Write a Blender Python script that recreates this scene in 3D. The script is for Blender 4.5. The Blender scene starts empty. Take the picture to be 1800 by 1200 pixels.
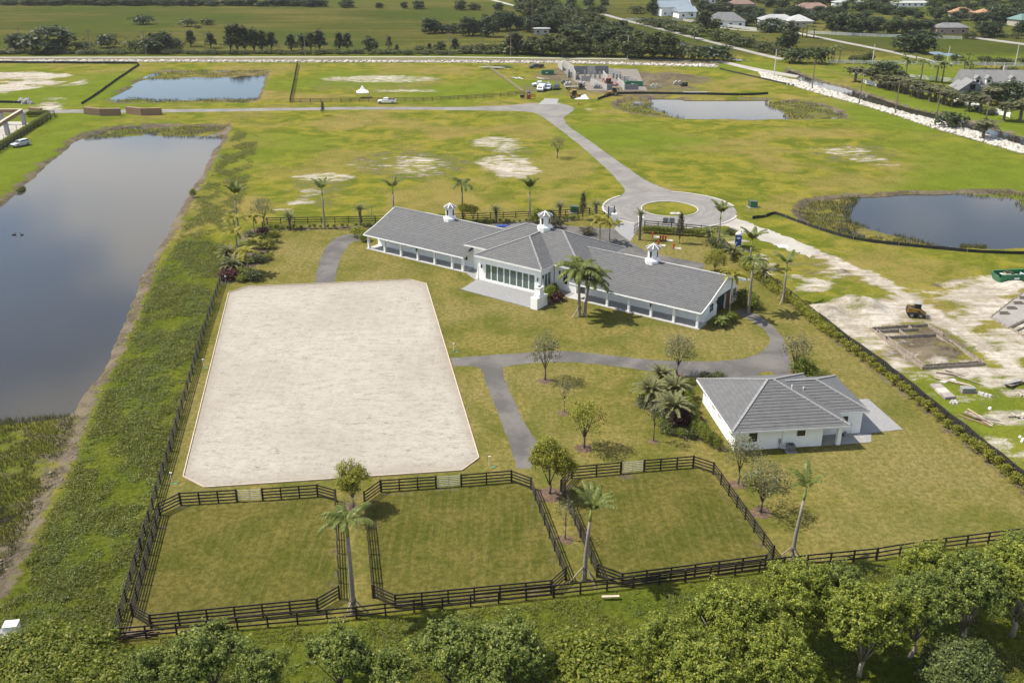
import bpy, math, random
import numpy as np
from mathutils import Vector, Matrix
random.seed(11)
rng = np.random.default_rng(11)
S = bpy.context.scene
COL = S.collection

# ------------------------------------------------------------------ camera
F_PX, Y_HOR, CAM_H = 1700.0, -140.0, 53.0          # photo pixels (1800 wide), metres
PITCH = math.atan((600 - Y_HOR) / F_PX)
cd = bpy.data.cameras.new('camera')
cd.sensor_width = 36; cd.lens = 36 * F_PX / 1800; cd.clip_start = 0.5; cd.clip_end = 30000
cam = bpy.data.objects.new('camera', cd); COL.objects.link(cam)
cam.location = (0, 0, CAM_H); cam.rotation_euler = (math.pi / 2 - PITCH, 0, 0)
S.camera = cam
# ------------------------------------------------------------------ sky, sun, exposure
SUN_EL = math.radians(55)
SHD = Vector((1.0, -0.17, 0)).normalized()          # shadows fall this way on the ground
w = bpy.data.worlds.new('World'); S.world = w; w.use_nodes = True
nt = w.node_tree; nt.nodes.clear()
wo = nt.nodes.new('ShaderNodeOutputWorld'); bg = nt.nodes.new('ShaderNodeBackground')
sky = nt.nodes.new('ShaderNodeTexSky'); sky.sky_type = 'NISHITA'; sky.sun_disc = False
sky.sun_elevation = SUN_EL
sky.sun_rotation = math.atan2(-SHD.x, -SHD.y)       # azimuth of the sun, from +Y towards +X
sky.altitude = 50; sky.air_density = 1.0; sky.dust_density = 0.7
bg.inputs['Strength'].default_value = 0.105
CLOUD_OFF = (3.7, 1.3, 0.0)
# fair-weather clouds: noise on a flat cloud layer, the same all round the sky
tc = nt.nodes.new('ShaderNodeTexCoord'); sx = nt.nodes.new('ShaderNodeSeparateXYZ')
nt.links.new(tc.outputs['Generated'], sx.inputs[0])
mz = nt.nodes.new('ShaderNodeMath'); mz.operation = 'MAXIMUM'; mz.inputs[1].default_value = 0.0
nt.links.new(sx.outputs['Z'], mz.inputs[0])
az = nt.nodes.new('ShaderNodeMath'); az.operation = 'ADD'; az.inputs[1].default_value = 0.12
nt.links.new(mz.outputs[0], az.inputs[0])
cx = nt.nodes.new('ShaderNodeCombineXYZ')
for i, k in enumerate('XY'):
    d = nt.nodes.new('ShaderNodeMath'); d.operation = 'DIVIDE'
    nt.links.new(sx.outputs[k], d.inputs[0]); nt.links.new(az.outputs[0], d.inputs[1])
    nt.links.new(d.outputs[0], cx.inputs[i])
cn = nt.nodes.new('ShaderNodeTexNoise'); cn.inputs['Scale'].default_value = 1.15
cn.inputs['Detail'].default_value = 6; cn.inputs['Roughness'].default_value = 0.55
cm = nt.nodes.new('ShaderNodeMapping'); cm.inputs['Location'].default_value = CLOUD_OFF; nt.links.new(cx.outputs[0], cm.inputs[0]); nt.links.new(cm.outputs[0], cn.inputs['Vector'])
cr = nt.nodes.new('ShaderNodeMapRange'); cr.inputs[1].default_value = 0.48; cr.inputs[2].default_value = 0.60
cr.interpolation_type = 'SMOOTHSTEP'
nt.links.new(cn.outputs['Fac'], cr.inputs[0])
mx = nt.nodes.new('ShaderNodeMix'); mx.data_type = 'RGBA'
nt.links.new(cr.outputs[0], mx.inputs[0]); nt.links.new(sky.outputs[0], mx.inputs[6])
mx.inputs[7].default_value = (6.9, 6.9, 6.9, 1)
nt.links.new(mx.outputs[2], bg.inputs['Color']); nt.links.new(bg.outputs[0], wo.inputs['Surface'])
sl = bpy.data.lights.new('sun', 'SUN'); sl.energy = 4.1; sl.angle = math.radians(0.55); sl.color = (1, 0.94, 0.82)
sun = bpy.data.objects.new('sun', sl); COL.objects.link(sun); sun.location = (-60, 100, 120)
ld = Vector((SHD.x * math.cos(SUN_EL), SHD.y * math.cos(SUN_EL), -math.sin(SUN_EL)))
sun.rotation_euler = ld.to_track_quat('-Z', 'Y').to_euler()
vs = S.view_settings; vs.view_transform = 'Standard'; vs.look = 'None'; vs.exposure = 0.88; vs.gamma = 1
vs.use_curve_mapping = False
S.cycles.use_denoising = True
S.cycles.max_bounces = 6; S.cycles.diffuse_bounces = 3; S.cycles.transmission_bounces = 4
S.cycles.transparent_max_bounces = 6; S.cycles.caustics_reflective = False; S.cycles.caustics_refractive = False

# ------------------------------------------------------------------ pixel to place
_c, _s = math.cos(PITCH), math.sin(PITCH)
def P(px, py, z=0.0):
    """photo pixel -> point of the horizontal plane at height z"""
    u = (px - 900) / F_PX; v = (600 - py) / F_PX
    d = (u, _c + v * _s, -_s + v * _c); t = (z - CAM_H) / d[2]
    return Vector((d[0] * t, d[1] * t, z))
def PP(pts, z=0.0): return [P(a, b, z) for a, b in pts]
def proj_y(x, y, z): return 600 - F_PX * (y * _s + (z - CAM_H) * _c) / (y * _c - (z - CAM_H) * _s)
def hz(bx, by, ty):
    """height of a thing standing on ground pixel (bx,by) whose top is seen at row ty"""
    p = P(bx, by); lo, hi = 0.0, 60.0
    for _ in range(30):
        m = (lo + hi) / 2
        if proj_y(p.x, p.y, m) > ty: lo = m
        else: hi = m
    return lo
def mpp(by): return 1.0 / ((by - Y_HOR) * math.cos(PITCH) / CAM_H)   # metres per pixel on the ground row

# ------------------------------------------------------------------ object helpers
def tag(o, label=None, cat=None, group=None, kind=None):
    if label: o['label'] = label
    if cat: o['category'] = cat
    if group: o['group'] = group
    if kind: o['kind'] = kind
    return o
def thing(name, label, cat, loc=(0, 0, 0), rz=0.0, group=None, scale=1.0):
    o = bpy.data.objects.new(name, None); COL.objects.link(o)
    o.empty_display_size = 0.3
    o.location = loc; o.rotation_euler = (0, 0, rz); o.scale = (scale,) * 3 if not hasattr(scale, '__len__') else scale
    return tag(o, label, cat, group)
def obj(name, me, mat=None, parent=None, loc=(0, 0, 0), rot=(0, 0, 0), scale=(1, 1, 1)):
    o = bpy.data.objects.new(name, me); COL.objects.link(o)
    if mat is not None and not me.materials: me.materials.append(mat)
    o.location = loc; o.rotation_euler = rot; o.scale = scale
    if parent is not None: o.parent = parent
    return o
def np_mesh(name, V, F, smooth=False):
    V = np.asarray(V, dtype=np.float32); F = np.asarray(F, dtype=np.int32)
    me = bpy.data.meshes.new(name); k = F.shape[1]
    me.vertices.add(len(V)); me.vertices.foreach_set('co', V.ravel())
    me.loops.add(F.size); me.loops.foreach_set('vertex_index', F.ravel())
    me.polygons.add(len(F)); me.polygons.foreach_set('loop_start', np.arange(0, F.size, k, dtype=np.int32))
    me.update(calc_edges=True)
    if smooth: me.polygons.foreach_set('use_smooth', np.ones(len(F), dtype=bool))
    me.validate(); return me
class MB:
    """collects shapes that become ONE mesh"""
    def __init__(s): s.v = []; s.f = []
    def add(s, vs, fs):
        n = len(s.v); s.v += [tuple(p) for p in vs]; s.f += [tuple(i + n for i in f) for f in fs]; return s
    def box(s, x0, x1, y0, y1, z0, z1):
        return s.add([(x0, y0, z0), (x1, y0, z0), (x1, y1, z0), (x0, y1, z0), (x0, y0, z1), (x1, y0, z1), (x1, y1, z1), (x0, y1, z1)],
                     [(0, 3, 2, 1), (4, 5, 6, 7), (0, 1, 5, 4), (1, 2, 6, 5), (2, 3, 7, 6), (3, 0, 4, 7)])
    def beam(s, a, b, wd, ht=None, up=(0, 0, 1)):
        """bar of rectangular section from a to b"""
        a = Vector(a); b = Vector(b); ht = wd if ht is None else ht
        d = (b - a).normalized(); up = Vector(up)
        if abs(d.dot(up)) > 0.98: up = Vector((1, 0, 0))
        sd = d.cross(up).normalized(); u2 = sd.cross(d).normalized()
        vs = [p + sd * (i * wd / 2) + u2 * (j * ht / 2) for p in (a, b) for i, j in ((-1, -1), (1, -1), (1, 1), (-1, 1))]
        return s.add(vs, [(0, 1, 2, 3), (4, 7, 6, 5), (0, 4, 5, 1), (1, 5, 6, 2), (2, 6, 7, 3), (3, 7, 4, 0)])
    def tube(s, pts, rad, n=6, cap=True):
        pts = [Vector(p) for p in pts]; rad = rad if hasattr(rad, '__len__') else [rad] * len(pts); base = len(s.v); vs = []
        for i, p in enumerate(pts):
            d = (pts[min(i + 1, len(pts) - 1)] - pts[max(i - 1, 0)]).normalized()
            up = Vector((0, 0, 1)) if abs(d.z) < 0.95 else Vector((1, 0, 0))
            a = d.cross(up).normalized(); b = a.cross(d).normalized()
            for k in range(n):
                t = 2 * math.pi * k / n; vs.append(p + (a * math.cos(t) + b * math.sin(t)) * rad[i])
        fs = [(i * n + k, i * n + (k + 1) % n, (i + 1) * n + (k + 1) % n, (i + 1) * n + k) for i in range(len(pts) - 1) for k in range(n)]
        if cap: fs += [tuple(range(n - 1, -1, -1)), tuple((len(pts) - 1) * n + k for k in range(n))]
        return s.add(vs, fs)
    def prism(s, poly, z0, z1):
        n = len(poly)
        return s.add([(p[0], p[1], z0) for p in poly] + [(p[0], p[1], z1) for p in poly],
                     [tuple(range(n - 1, -1, -1)), tuple(range(n, 2 * n))] + [(i, (i + 1) % n, n + (i + 1) % n, n + i) for i in range(n)])
    def xprism(s, poly, x0, x1):
        """polygon in (y,z) extruded along x"""
        n = len(poly)
        return s.add([(x0, p[0], p[1]) for p in poly] + [(x1, p[0], p[1]) for p in poly],
                     [tuple(range(n)), tuple(range(2 * n - 1, n - 1, -1))] + [(i, n + i, n + (i + 1) % n, (i + 1) % n) for i in range(n)])
    def yprism(s, poly, y0, y1):
        """polygon in (x,z) extruded along y"""
        n = len(poly)
        return s.add([(p[0], y0, p[1]) for p in poly] + [(p[0], y1, p[1]) for p in poly],
                     [tuple(range(n)), tuple(range(2 * n - 1, n - 1, -1))] + [(i, n + i, n + (i + 1) % n, (i + 1) % n) for i in range(n)])
    def cyl(s, c, r, h, n=12, r2=None, axis='z'):
        r2 = r if r2 is None else r2; vs = []
        for k, (rr, t) in enumerate(((r, 0), (r2, h))):
            for i in range(n):
                a = 2 * math.pi * i / n; q = (rr * math.cos(a), rr * math.sin(a), t)
                if axis == 'y': q = (q[0], q[2], q[1])
                if axis == 'x': q = (q[2], q[0], q[1])
                vs.append((c[0] + q[0], c[1] + q[1], c[2] + q[2]))
        return s.add(vs, [tuple(range(n - 1, -1, -1)), tuple(range(n, 2 * n))] + [(i, (i + 1) % n, n + (i + 1) % n, n + i) for i in range(n)])
    def mesh(s, name, smooth=False):
        me = bpy.data.meshes.new(name); me.from_pydata(s.v, [], s.f); me.update()
        if smooth: me.polygons.foreach_set('use_smooth', np.ones(len(me.polygons), dtype=bool))
        return me
    def build(s, name, mat, parent=None, loc=(0, 0, 0), rot=(0, 0, 0), smooth=False):
        return obj(name, s.mesh(name, smooth), mat, parent, loc, rot)

# ------------------------------------------------------------------ materials
def new_mat(name):
    m = bpy.data.materials.new(name); m.use_nodes = True; nt = m.node_tree; nt.nodes.clear()
    out = nt.nodes.new('ShaderNodeOutputMaterial'); b = nt.nodes.new('ShaderNodeBsdfPrincipled')
    nt.links.new(b.outputs[0], out.inputs[0]); return m, nt, b, out
def N(nt, typ, **kw):
    n = nt.nodes.new(typ)
    for k, v in kw.items():
        if isinstance(k, str) and k.startswith('i_'): n.inputs[k[2:].replace('_', ' ')].default_value = v
        else: setattr(n, k, v)
    return n
def noise_node(nt, vec, scale, detail=4, rough=0.55, dist=0.0):
    n = nt.nodes.new('ShaderNodeTexNoise'); n.inputs['Scale'].default_value = scale; n.inputs['Detail'].default_value = detail
    n.inputs['Roughness'].default_value = rough; n.inputs['Distortion'].default_value = dist
    if vec is not None: nt.links.new(vec, n.inputs['Vector'])
    return n.outputs['Fac']
def mixc(nt, fac, a, b):
    m = nt.nodes.new('ShaderNodeMix'); m.data_type = 'RGBA'
    for val, idx in ((fac, 0), (a, 6), (b, 7)):
        if hasattr(val, 'links') or hasattr(val, 'is_linked'): nt.links.new(val, m.inputs[idx])
        else: m.inputs[idx].default_value = val if idx == 0 else (*val[:3], 1)
    return m.outputs[2]
def math_n(nt, op, a, b=None, c=None):
    m = nt.nodes.new('ShaderNodeMath'); m.operation = op
    for i, val in enumerate((a, b, c)):
        if val is None: continue
        if hasattr(val, 'is_linked'): nt.links.new(val, m.inputs[i])
        else: m.inputs[i].default_value = val
    return m.outputs[0]
def ramp(nt, val, lo, hi):
    m = nt.nodes.new('ShaderNodeMapRange'); m.interpolation_type = 'SMOOTHSTEP'
    m.inputs[1].default_value = lo; m.inputs[2].default_value = hi; nt.links.new(val, m.inputs[0]); return m.outputs[0]
def bump(nt, b, h, strength=0.3, dist=0.05):
    n = nt.nodes.new('ShaderNodeBump'); n.inputs['Strength'].default_value = strength; n.inputs['Distance'].default_value = dist
    nt.links.new(h, n.inputs['Height']); nt.links.new(n.outputs[0], b.inputs['Normal'])
MATS = {}
def pm(name, c1, c2=None, scale=2.0, rough=0.8, bmp=0.0, metal=0.0, spec=0.3, world=False, stretch=None):
    """noise-mottled painted / mineral material"""
    if name in MATS: return MATS[name]
    m, nt, b, out = new_mat(name)
    c2 = c2 or tuple(x * 0.8 for x in c1)
    if world: vec = N(nt, 'ShaderNodeNewGeometry').outputs['Position']
    else: vec = N(nt, 'ShaderNodeTexCoord').outputs['Object']
    if stretch:
        mp = nt.nodes.new('ShaderNodeMapping'); mp.inputs['Scale'].default_value = stretch; nt.links.new(vec, mp.inputs[0]); vec = mp.outputs[0]
    n1 = noise_node(nt, vec, scale, 5); n2 = noise_node(nt, vec, scale * 9, 3)
    f = ramp(nt, math_n(nt, 'ADD', math_n(nt, 'MULTIPLY', n1, 0.65), math_n(nt, 'MULTIPLY', n2, 0.35)), 0.36, 0.64)
    nt.links.new(mixc(nt, f, c1, c2), b.inputs['Base Color'])
    b.inputs['Roughness'].default_value = rough; b.inputs['Metallic'].default_value = metal
    b.inputs['Specular IOR Level'].default_value = spec
    if bmp: bump(nt, b, n2, bmp, 0.03)
    MATS[name] = m; return m
def leafmat(name, cA, cB, cC=None, trans=0.3, rough=0.5):
    """leaves: each leaf its own shade, light passing through"""
    if name in MATS: return MATS[name]
    m, nt, b, out = new_mat(name)
    g = N(nt, 'ShaderNodeNewGeometry'); r = g.outputs['Random Per Island']
    vec = N(nt, 'ShaderNodeTexCoord').outputs['Object']
    n1 = noise_node(nt, vec, 0.7, 2)
    f = ramp(nt, math_n(nt, 'ADD', math_n(nt, 'MULTIPLY', r, 0.55), math_n(nt, 'MULTIPLY', n1, 0.6)), 0.25, 0.85)
    col = mixc(nt, f, cA, cB)
    if cC: col = mixc(nt, math_n(nt, 'GREATER_THAN', r, 0.9), col, cC)
    nt.links.new(col, b.inputs['Base Color']); b.inputs['Roughness'].default_value = rough; b.inputs['Specular IOR Level'].default_value = 0.25
    t = nt.nodes.new('ShaderNodeBsdfTranslucent'); nt.links.new(col, t.inputs[0])
    ms = nt.nodes.new('ShaderNodeMixShader'); ms.inputs[0].default_value = trans
    nt.links.new(b.outputs[0], ms.inputs[1]); nt.links.new(t.outputs[0], ms.inputs[2]); nt.links.new(ms.outputs[0], out.inputs[0])
    MATS[name] = m; return m
WHITE = pm('white_stucco', (0.84, 0.84, 0.81), (0.79, 0.79, 0.76), 0.9, 0.85, 0.05)
TRIM = pm('white_trim', (0.74, 0.74, 0.73), (0.68, 0.68, 0.66), 3, 0.5)
BLACK = pm('black_fence_paint', (0.018, 0.015, 0.013), (0.034, 0.027, 0.022), 3, 0.6)
DARK = pm('dark_metal', (0.02, 0.02, 0.022), (0.03, 0.03, 0.03), 5, 0.4)
WOOD = pm('raw_lumber', (0.27, 0.18, 0.105), (0.19, 0.125, 0.075), 3, 0.8, stretch=(1, 1, 6))
GREYWOOD = pm('weathered_form_board', (0.32, 0.27, 0.22), (0.19, 0.155, 0.125), 2.5, 0.9)
CONC = pm('concrete', (0.27, 0.262, 0.25), (0.21, 0.205, 0.195), 1.2, 0.9, 0.1)
BARK = pm('tree_bark', (0.16, 0.13, 0.10), (0.09, 0.07, 0.055), 3, 0.9, 0.3)
PALMBARK = pm('palm_trunk_bark', (0.25, 0.215, 0.175), (0.17, 0.145, 0.115), 1.5, 0.9, 0.3, stretch=(1, 1, 5))
SHAFT = pm('palm_crownshaft_green', (0.16, 0.22, 0.05), (0.22, 0.25, 0.07), 2, 0.5)
MULCH = pm('mulch', (0.14, 0.09, 0.06), (0.07, 0.045, 0.03), 3, 0.95, 0.5, world=True)
STAKE = pm('timber_stake', (0.36, 0.30, 0.225), (0.27, 0.215, 0.165), 3, 0.8)
TYRE = pm('tyre_rubber', (0.02, 0.02, 0.02), (0.03, 0.03, 0.03), 8, 0.9)
WINDOW = None
def glassy(name, col, rough=0.05):
    if name in MATS: return MATS[name]
    m, nt, b, out = new_mat(name)
    vec = N(nt, 'ShaderNodeTexCoord').outputs['Object']
    nt.links.new(mixc(nt, noise_node(nt, vec, 1.5, 2), col, tuple(x * 0.6 for x in col)), b.inputs['Base Color'])
    b.inputs['Roughness'].default_value = rough; b.inputs['Specular IOR Level'].default_value = 0.7
    MATS[name] = m; return m
GLASS = glassy('dark_window_glass', (0.02, 0.022, 0.022))
# ================================================================== GROUND
def axis_pts(lo_far, lo, hi, hi_far, step, growth):
    a = list(np.arange(lo, hi, step)); x, d = a[-1], step
    while x < hi_far: d *= growth; x += d; a.append(x)
    b = []; x, d = lo, step
    while x > lo_far: d *= growth; x -= d; b.append(x)
    return np.array(b[::-1] + a)
GX = axis_pts(-7000, -78, 112, 7000, 0.8, 1.035)
GY = axis_pts(-7000, 44, 176, 9000, 0.8, 1.016)
XX, YY = np.meshgrid(GX, GY)                       # rows = y
def sdf(poly):
    """signed distance to a polygon (negative inside), only evaluated near it"""
    pts = np.array([(p[0], p[1]) for p in poly]); lo = pts.min(0) - 14; hi = pts.max(0) + 14
    D = np.full(XX.shape, 99.0)
    iy = np.where((GY >= lo[1]) & (GY <= hi[1]))[0]; ix = np.where((GX >= lo[0]) & (GX <= hi[0]))[0]
    if len(iy) == 0 or len(ix) == 0: return D
    sl = np.ix_(iy, ix); X = XX[sl]; Y = YY[sl]; d2 = np.full(X.shape, 1e9); ins = np.zeros(X.shape, bool)
    for i in range(len(pts)):
        ax, ay = pts[i]; bx, by = pts[(i + 1) % len(pts)]
        ex, ey = bx - ax, by - ay; L = ex * ex + ey * ey + 1e-9
        t = np.clip(((X - ax) * ex + (Y - ay) * ey) / L, 0, 1)
        d2 = np.minimum(d2, (X - ax - t * ex) ** 2 + (Y - ay - t * ey) ** 2)
        cond = ((ay > Y) != (by > Y)) & (X < ex * (Y - ay) / (ey + (1e-12 if ey == 0 else 0)) + ax)
        ins ^= cond
    D[sl] = np.where(ins, -1, 1) * np.sqrt(d2); return D
def sm(x): x = np.clip(x, 0, 1); return x * x * (3 - 2 * x)
def wob(freq, amp, seed):
    r = np.random.default_rng(seed); out = np.zeros(XX.shape)
    for k in range(6):
        a = r.uniform(0, 6.28); f = freq * r.uniform(0.6, 1.8)
        out += np.sin((XX * math.cos(a) + YY * math.sin(a)) * f + r.uniform(0, 6.28))
    return out / 6 * amp
WB = wob(0.55, 1.0, 3) + wob(1.7, 0.5, 4)
def ell(cx, cy, rx, ry, n=20):
    return [P(cx + rx * math.cos(2 * math.pi * i / n), cy + ry * math.sin(2 * math.pi * i / n)) for i in range(n)]
def strip_poly(pts, w):
    pts = [Vector((p[0], p[1], 0)) for p in pts]; L, R = [], []
    for i, p in enumerate(pts):
        d = (pts[min(i + 1, len(pts) - 1)] - pts[max(i - 1, 0)]).normalized(); n = Vector((-d.y, d.x, 0))
        wi = w[i] if hasattr(w, '__len__') else w
        L.append(p + n * wi / 2); R.append(p - n * wi / 2)
    return L + R[::-1]
def smooth_line(pts, n=6):
    """Catmull-Rom through points (2-D/3-D vectors)"""
    pts = [Vector((p[0], p[1], 0)) for p in pts]; out = []
    for i in range(len(pts) - 1):
        p0, p1, p2, p3 = pts[max(i - 1, 0)], pts[i], pts[i + 1], pts[min(i + 2, len(pts) - 1)]
        for k in range(n):
            t = k / n
            out.append(0.5 * ((2 * p1) + (p2 - p0) * t + (2 * p0 - 5 * p1 + 4 * p2 - p3) * t * t + (3 * p1 - p0 - 3 * p2 + p3) * t ** 3))
    out.append(pts[-1]); return out
def smooth_loop(pts, n=5):
    pts = [Vector((p[0], p[1], 0)) for p in pts]; out = []; m = len(pts)
    for i in range(m):
        p0, p1, p2, p3 = pts[i - 1], pts[i], pts[(i + 1) % m], pts[(i + 2) % m]
        for k in range(n):
            t = k / n
            out.append(0.5 * ((2 * p1) + (p2 - p0) * t + (2 * p0 - 5 * p1 + 4 * p2 - p3) * t * t + (3 * p1 - p0 - 3 * p2 + p3) * t ** 3))
    return out

# ---- water bodies: bank outlines in photo pixels
LAKE = smooth_loop(PP([(408, 221), (385, 268), (347, 338), (312, 400), (272, 475), (238, 565), (198, 645), (166, 708), (150, 752), (108, 850),
        (62, 940), (22, 1010), (-20, 1075), (-160, 1200), (-420, 1150), (-520, 800), (-420, 560), (-250, 430), (-60, 388), (0, 348), (48, 305), (98, 265), (140, 236), (200, 221), (300, 217), (380, 217)]), 4)
POND_B = smooth_loop(PP([(190, 179), (222, 152), (253, 131), (285, 123), (380, 121), (462, 122), (474, 128), (463, 160), (457, 175), (440, 179), (320, 180)]), 4)
POND_C = smooth_loop(PP([(1072, 184), (1088, 174), (1135, 169), (1240, 173), (1345, 172), (1430, 178), (1475, 192), (1492, 204), (1470, 208), (1380, 210), (1220, 209), (1135, 203), (1090, 193)]), 4)
POND_D = smooth_loop(PP([(1394, 364), (1408, 351), (1453, 343), (1520, 339), (1650, 334), (1790, 333), (1980, 345), (2060, 385), (1990, 430), (1800, 437), (1652, 436), (1556, 429), (1482, 415), (1426, 398), (1402, 379)]), 4)
CANAL = PP([(1384, 118), (1420, 131), (1450, 142), (1485, 150), (1528, 163), (1605, 187), (1693, 206), (1761, 226), (1830, 245), (2050, 300), (2050, 340), (1830, 268), (1800, 258), (1714, 233), (1650, 213), (1605, 203), (1522, 180), (1450, 157), (1410, 143), (1376, 126)])
CANAL2 = PP([(1188, 70), (1205, 72), (1250, 88), (1315, 104), (1318, 107), (1285, 104), (1240, 92), (1195, 78)])
POND_E = smooth_loop(PP([(1632, 88), (1660, 90), (1700, 96), (1698, 99), (1660, 97), (1636, 93)]), 3)
WATER_Z = -0.55
Z = np.zeros(XX.shape)
mud = np.zeros(XX.shape); sand = np.zeros(XX.shape)
def dig(poly, depth=1.7, slope=3.2, wobble=0.6, mudw=2.6):
    global Z, mud
    d = sdf(poly) + WB * wobble
    inside = d < 0
    z = np.where(inside, -depth * sm(-d / slope), 0.0); Z = np.minimum(Z, z)
    mud = np.maximum(mud, sm((mudw + d) / 1.0) * sm((0.7 - d) / 0.9) * 0.9 * (np.abs(d) < 50))
    return d
dL = dig(LAKE, slope=4.5, wobble=0.7, mudw=4.0); dB = dig(POND_B, slope=3.5); dC = dig(POND_C, slope=3.5); dD = dig(POND_D, slope=3.5); dK = dig(CANAL, slope=3.0, wobble=0.3); dig(CANAL2, slope=1.5, wobble=0.1, mudw=0.5); dig(POND_E, slope=2, mudw=0.5)
# shallows where the marsh grows: bottom lies at or just under the water
weeds_marsh = []
def shallow(poly, top=-0.50, green=False):
    global Z, mud
    m = sm(0.5 - sdf(poly) / 3.0); Z = Z * (1 - m) + np.maximum(Z, top + WB * 0.10) * m
    if green: m = sm(0.5 - (sdf(poly) + 2.4 + WB * 0.8) / 3.0); weeds_marsh.append(0.75 * m * (Z < -0.1)); mud = mud * (1 - m) + 0.42 * m
    else: mud = np.maximum(mud, 0.55 * m * (Z < -0.2))
MARSH_L = PP([(-150, 735), (30, 728), (130, 722), (152, 740), (150, 760), (112, 830), (60, 930), (20, 985), (-60, 1060), (-160, 1000)])
MARSH_T = PP([(138, 238), (205, 220), (405, 219), (394, 241), (300, 238), (200, 239), (150, 243)])
MARSH_B1 = PP([(258, 134), (282, 122), (474, 122), (470, 131), (400, 135), (255, 138)]); MARSH_B2 = PP([(188, 180), (215, 168), (280, 172), (455, 170), (455, 181)])
MARSH_C1 = PP([(1072, 184), (1090, 172), (1140, 168), (1150, 180), (1142, 184), (1165, 192), (1205, 205), (1210, 211), (1100, 200)]); MARSH_C2 = PP([(1345, 172), (1440, 178), (1500, 206), (1385, 210), (1370, 195), (1345, 182)])
MARSH_D1 = PP([(1394, 364), (1410, 350), (1450, 342), (1515, 341), (1508, 352), (1495, 375), (1500, 385), (1540, 398), (1610, 415), (1655, 428), (1700, 440), (1600, 440), (1480, 420), (1415, 400)])
MARSH_D2 = PP([(1690, 425), (1735, 427), (1740, 440), (1680, 440)]); MARSH_D3 = PP([(1640, 330), (1850, 330), (1850, 370), (1795, 365), (1780, 348), (1700, 341)])
shallow(MARSH_L, -0.47, True)
for m_ in (MARSH_T, MARSH_B1, MARSH_B2, MARSH_C1, MARSH_C2, MARSH_D1, MARSH_D2, MARSH_D3): shallow(m_)
shallow(PP([(2, 352), (45, 322), (44, 330), (8, 352)]))
# raised banks and spoil heaps
def mound(px, py, r, h, sand_k=0.0, mud_k=0.0):
    global Z, sand, mud
    c = P(px, py); d = np.hypot(XX - c.x, YY - c.y) + WB * r * 0.18; m = sm(1 - d / r)
    Z += h * m * (1 + 0.25 * WB * (d < r)); sand = np.maximum(sand, sand_k * sm((1 - d / r) * 2)); mud = np.maximum(mud, mud_k * sm((1 - d / r) * 2))
mound(1448, 548, 3.8, 1.2, 1.0); mound(1478, 535, 3.6, 1.1, 0.2); mound(1512, 538, 4.0, 1.4, 0.5); mound(1535, 545, 3.2, 0.7, 0.6)
mound(1640, 628, 3.6, 0.8, 0, 0.8); mound(1665, 610, 3.0, 0.5, 0, 0.6); mound(1480, 478, 1.9, 0.35, 0, 0.9); mound(1647, 503, 1.6, 0.3, 0, 0.9); mound(1790, 505, 3.2, 1.1, 0.4, 0.5)
mound(1186, 137, 10, 1.6, 0, 0.9); mound(1160, 135, 7, 1.0, 0, 0.9)
# ---- surface weights
def blend(arr, poly, strength=1.0, feather=0.6, wobble=0.0):
    d = sdf(poly) + WB * wobble
    return np.maximum(arr, strength * sm(0.5 - d / (2 * feather)))
ESTATE = PP([(205, 1124), (300, 795), (390, 490), (405, 440), (440, 405), (470, 394), (660, 391), (840, 387), (1016, 379), (1036, 377), (1062, 384), (1085, 393), (1130, 396), (1235, 412), (1290, 449), (1353, 497), (1389, 524), (1489, 604), (1603, 692), (1777, 832), (1900, 935), (1774, 949), (1540, 982), (1377, 998), (1204, 1021), (973, 1048), (627, 1086)])
PAD1 = PP([(281, 905), (318, 887), (417, 881), (462, 879), (558.6, 872), (590, 881), (597, 1052), (558.6, 1074.5), (266.5, 1103.5), (233.5, 1083)])
PAD2 = PP([(641, 885), (670, 864), (766.5, 857), (811, 854), (899, 847), (933.5, 859.6), (994, 1019), (969, 1042), (695.6, 1068), (656.4, 1050)])
PAD3 = PP([(986, 864), (1005, 840), (1091, 832), (1132, 828), (1218, 821), (1253.6, 833), (1358, 981), (1345, 997), (1093, 1030), (1049.4, 1013.6)])
lawn = blend(np.zeros(XX.shape), ESTATE, 1, 0.5)
paddock = np.zeros(XX.shape)
for p_ in (PAD1, PAD2, PAD3): paddock = blend(paddock, p_, 1, 0.8)
weeds = blend(np.zeros(XX.shape), PP([(203, 1128), (300, 797), (389, 492), (398, 440), (372, 415), (330, 412), (300, 440), (272, 475), (238, 565), (198, 645), (166, 708), (150, 752), (108, 850), (62, 940), (22, 1010), (-20, 1075), (-200, 1300), (-200, 1700), (2200, 1700), (2200, 940), (1774, 952), (1540, 985), (1377, 1002), (973, 1051), (627, 1089)]), 1, 1.2, 0.4)
for m_ in weeds_marsh: weeds = np.maximum(weeds, m_)
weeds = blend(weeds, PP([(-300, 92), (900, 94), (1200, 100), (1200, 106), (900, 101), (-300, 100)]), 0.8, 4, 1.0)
far = sm((YY - 418) / 25.0)
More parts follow.
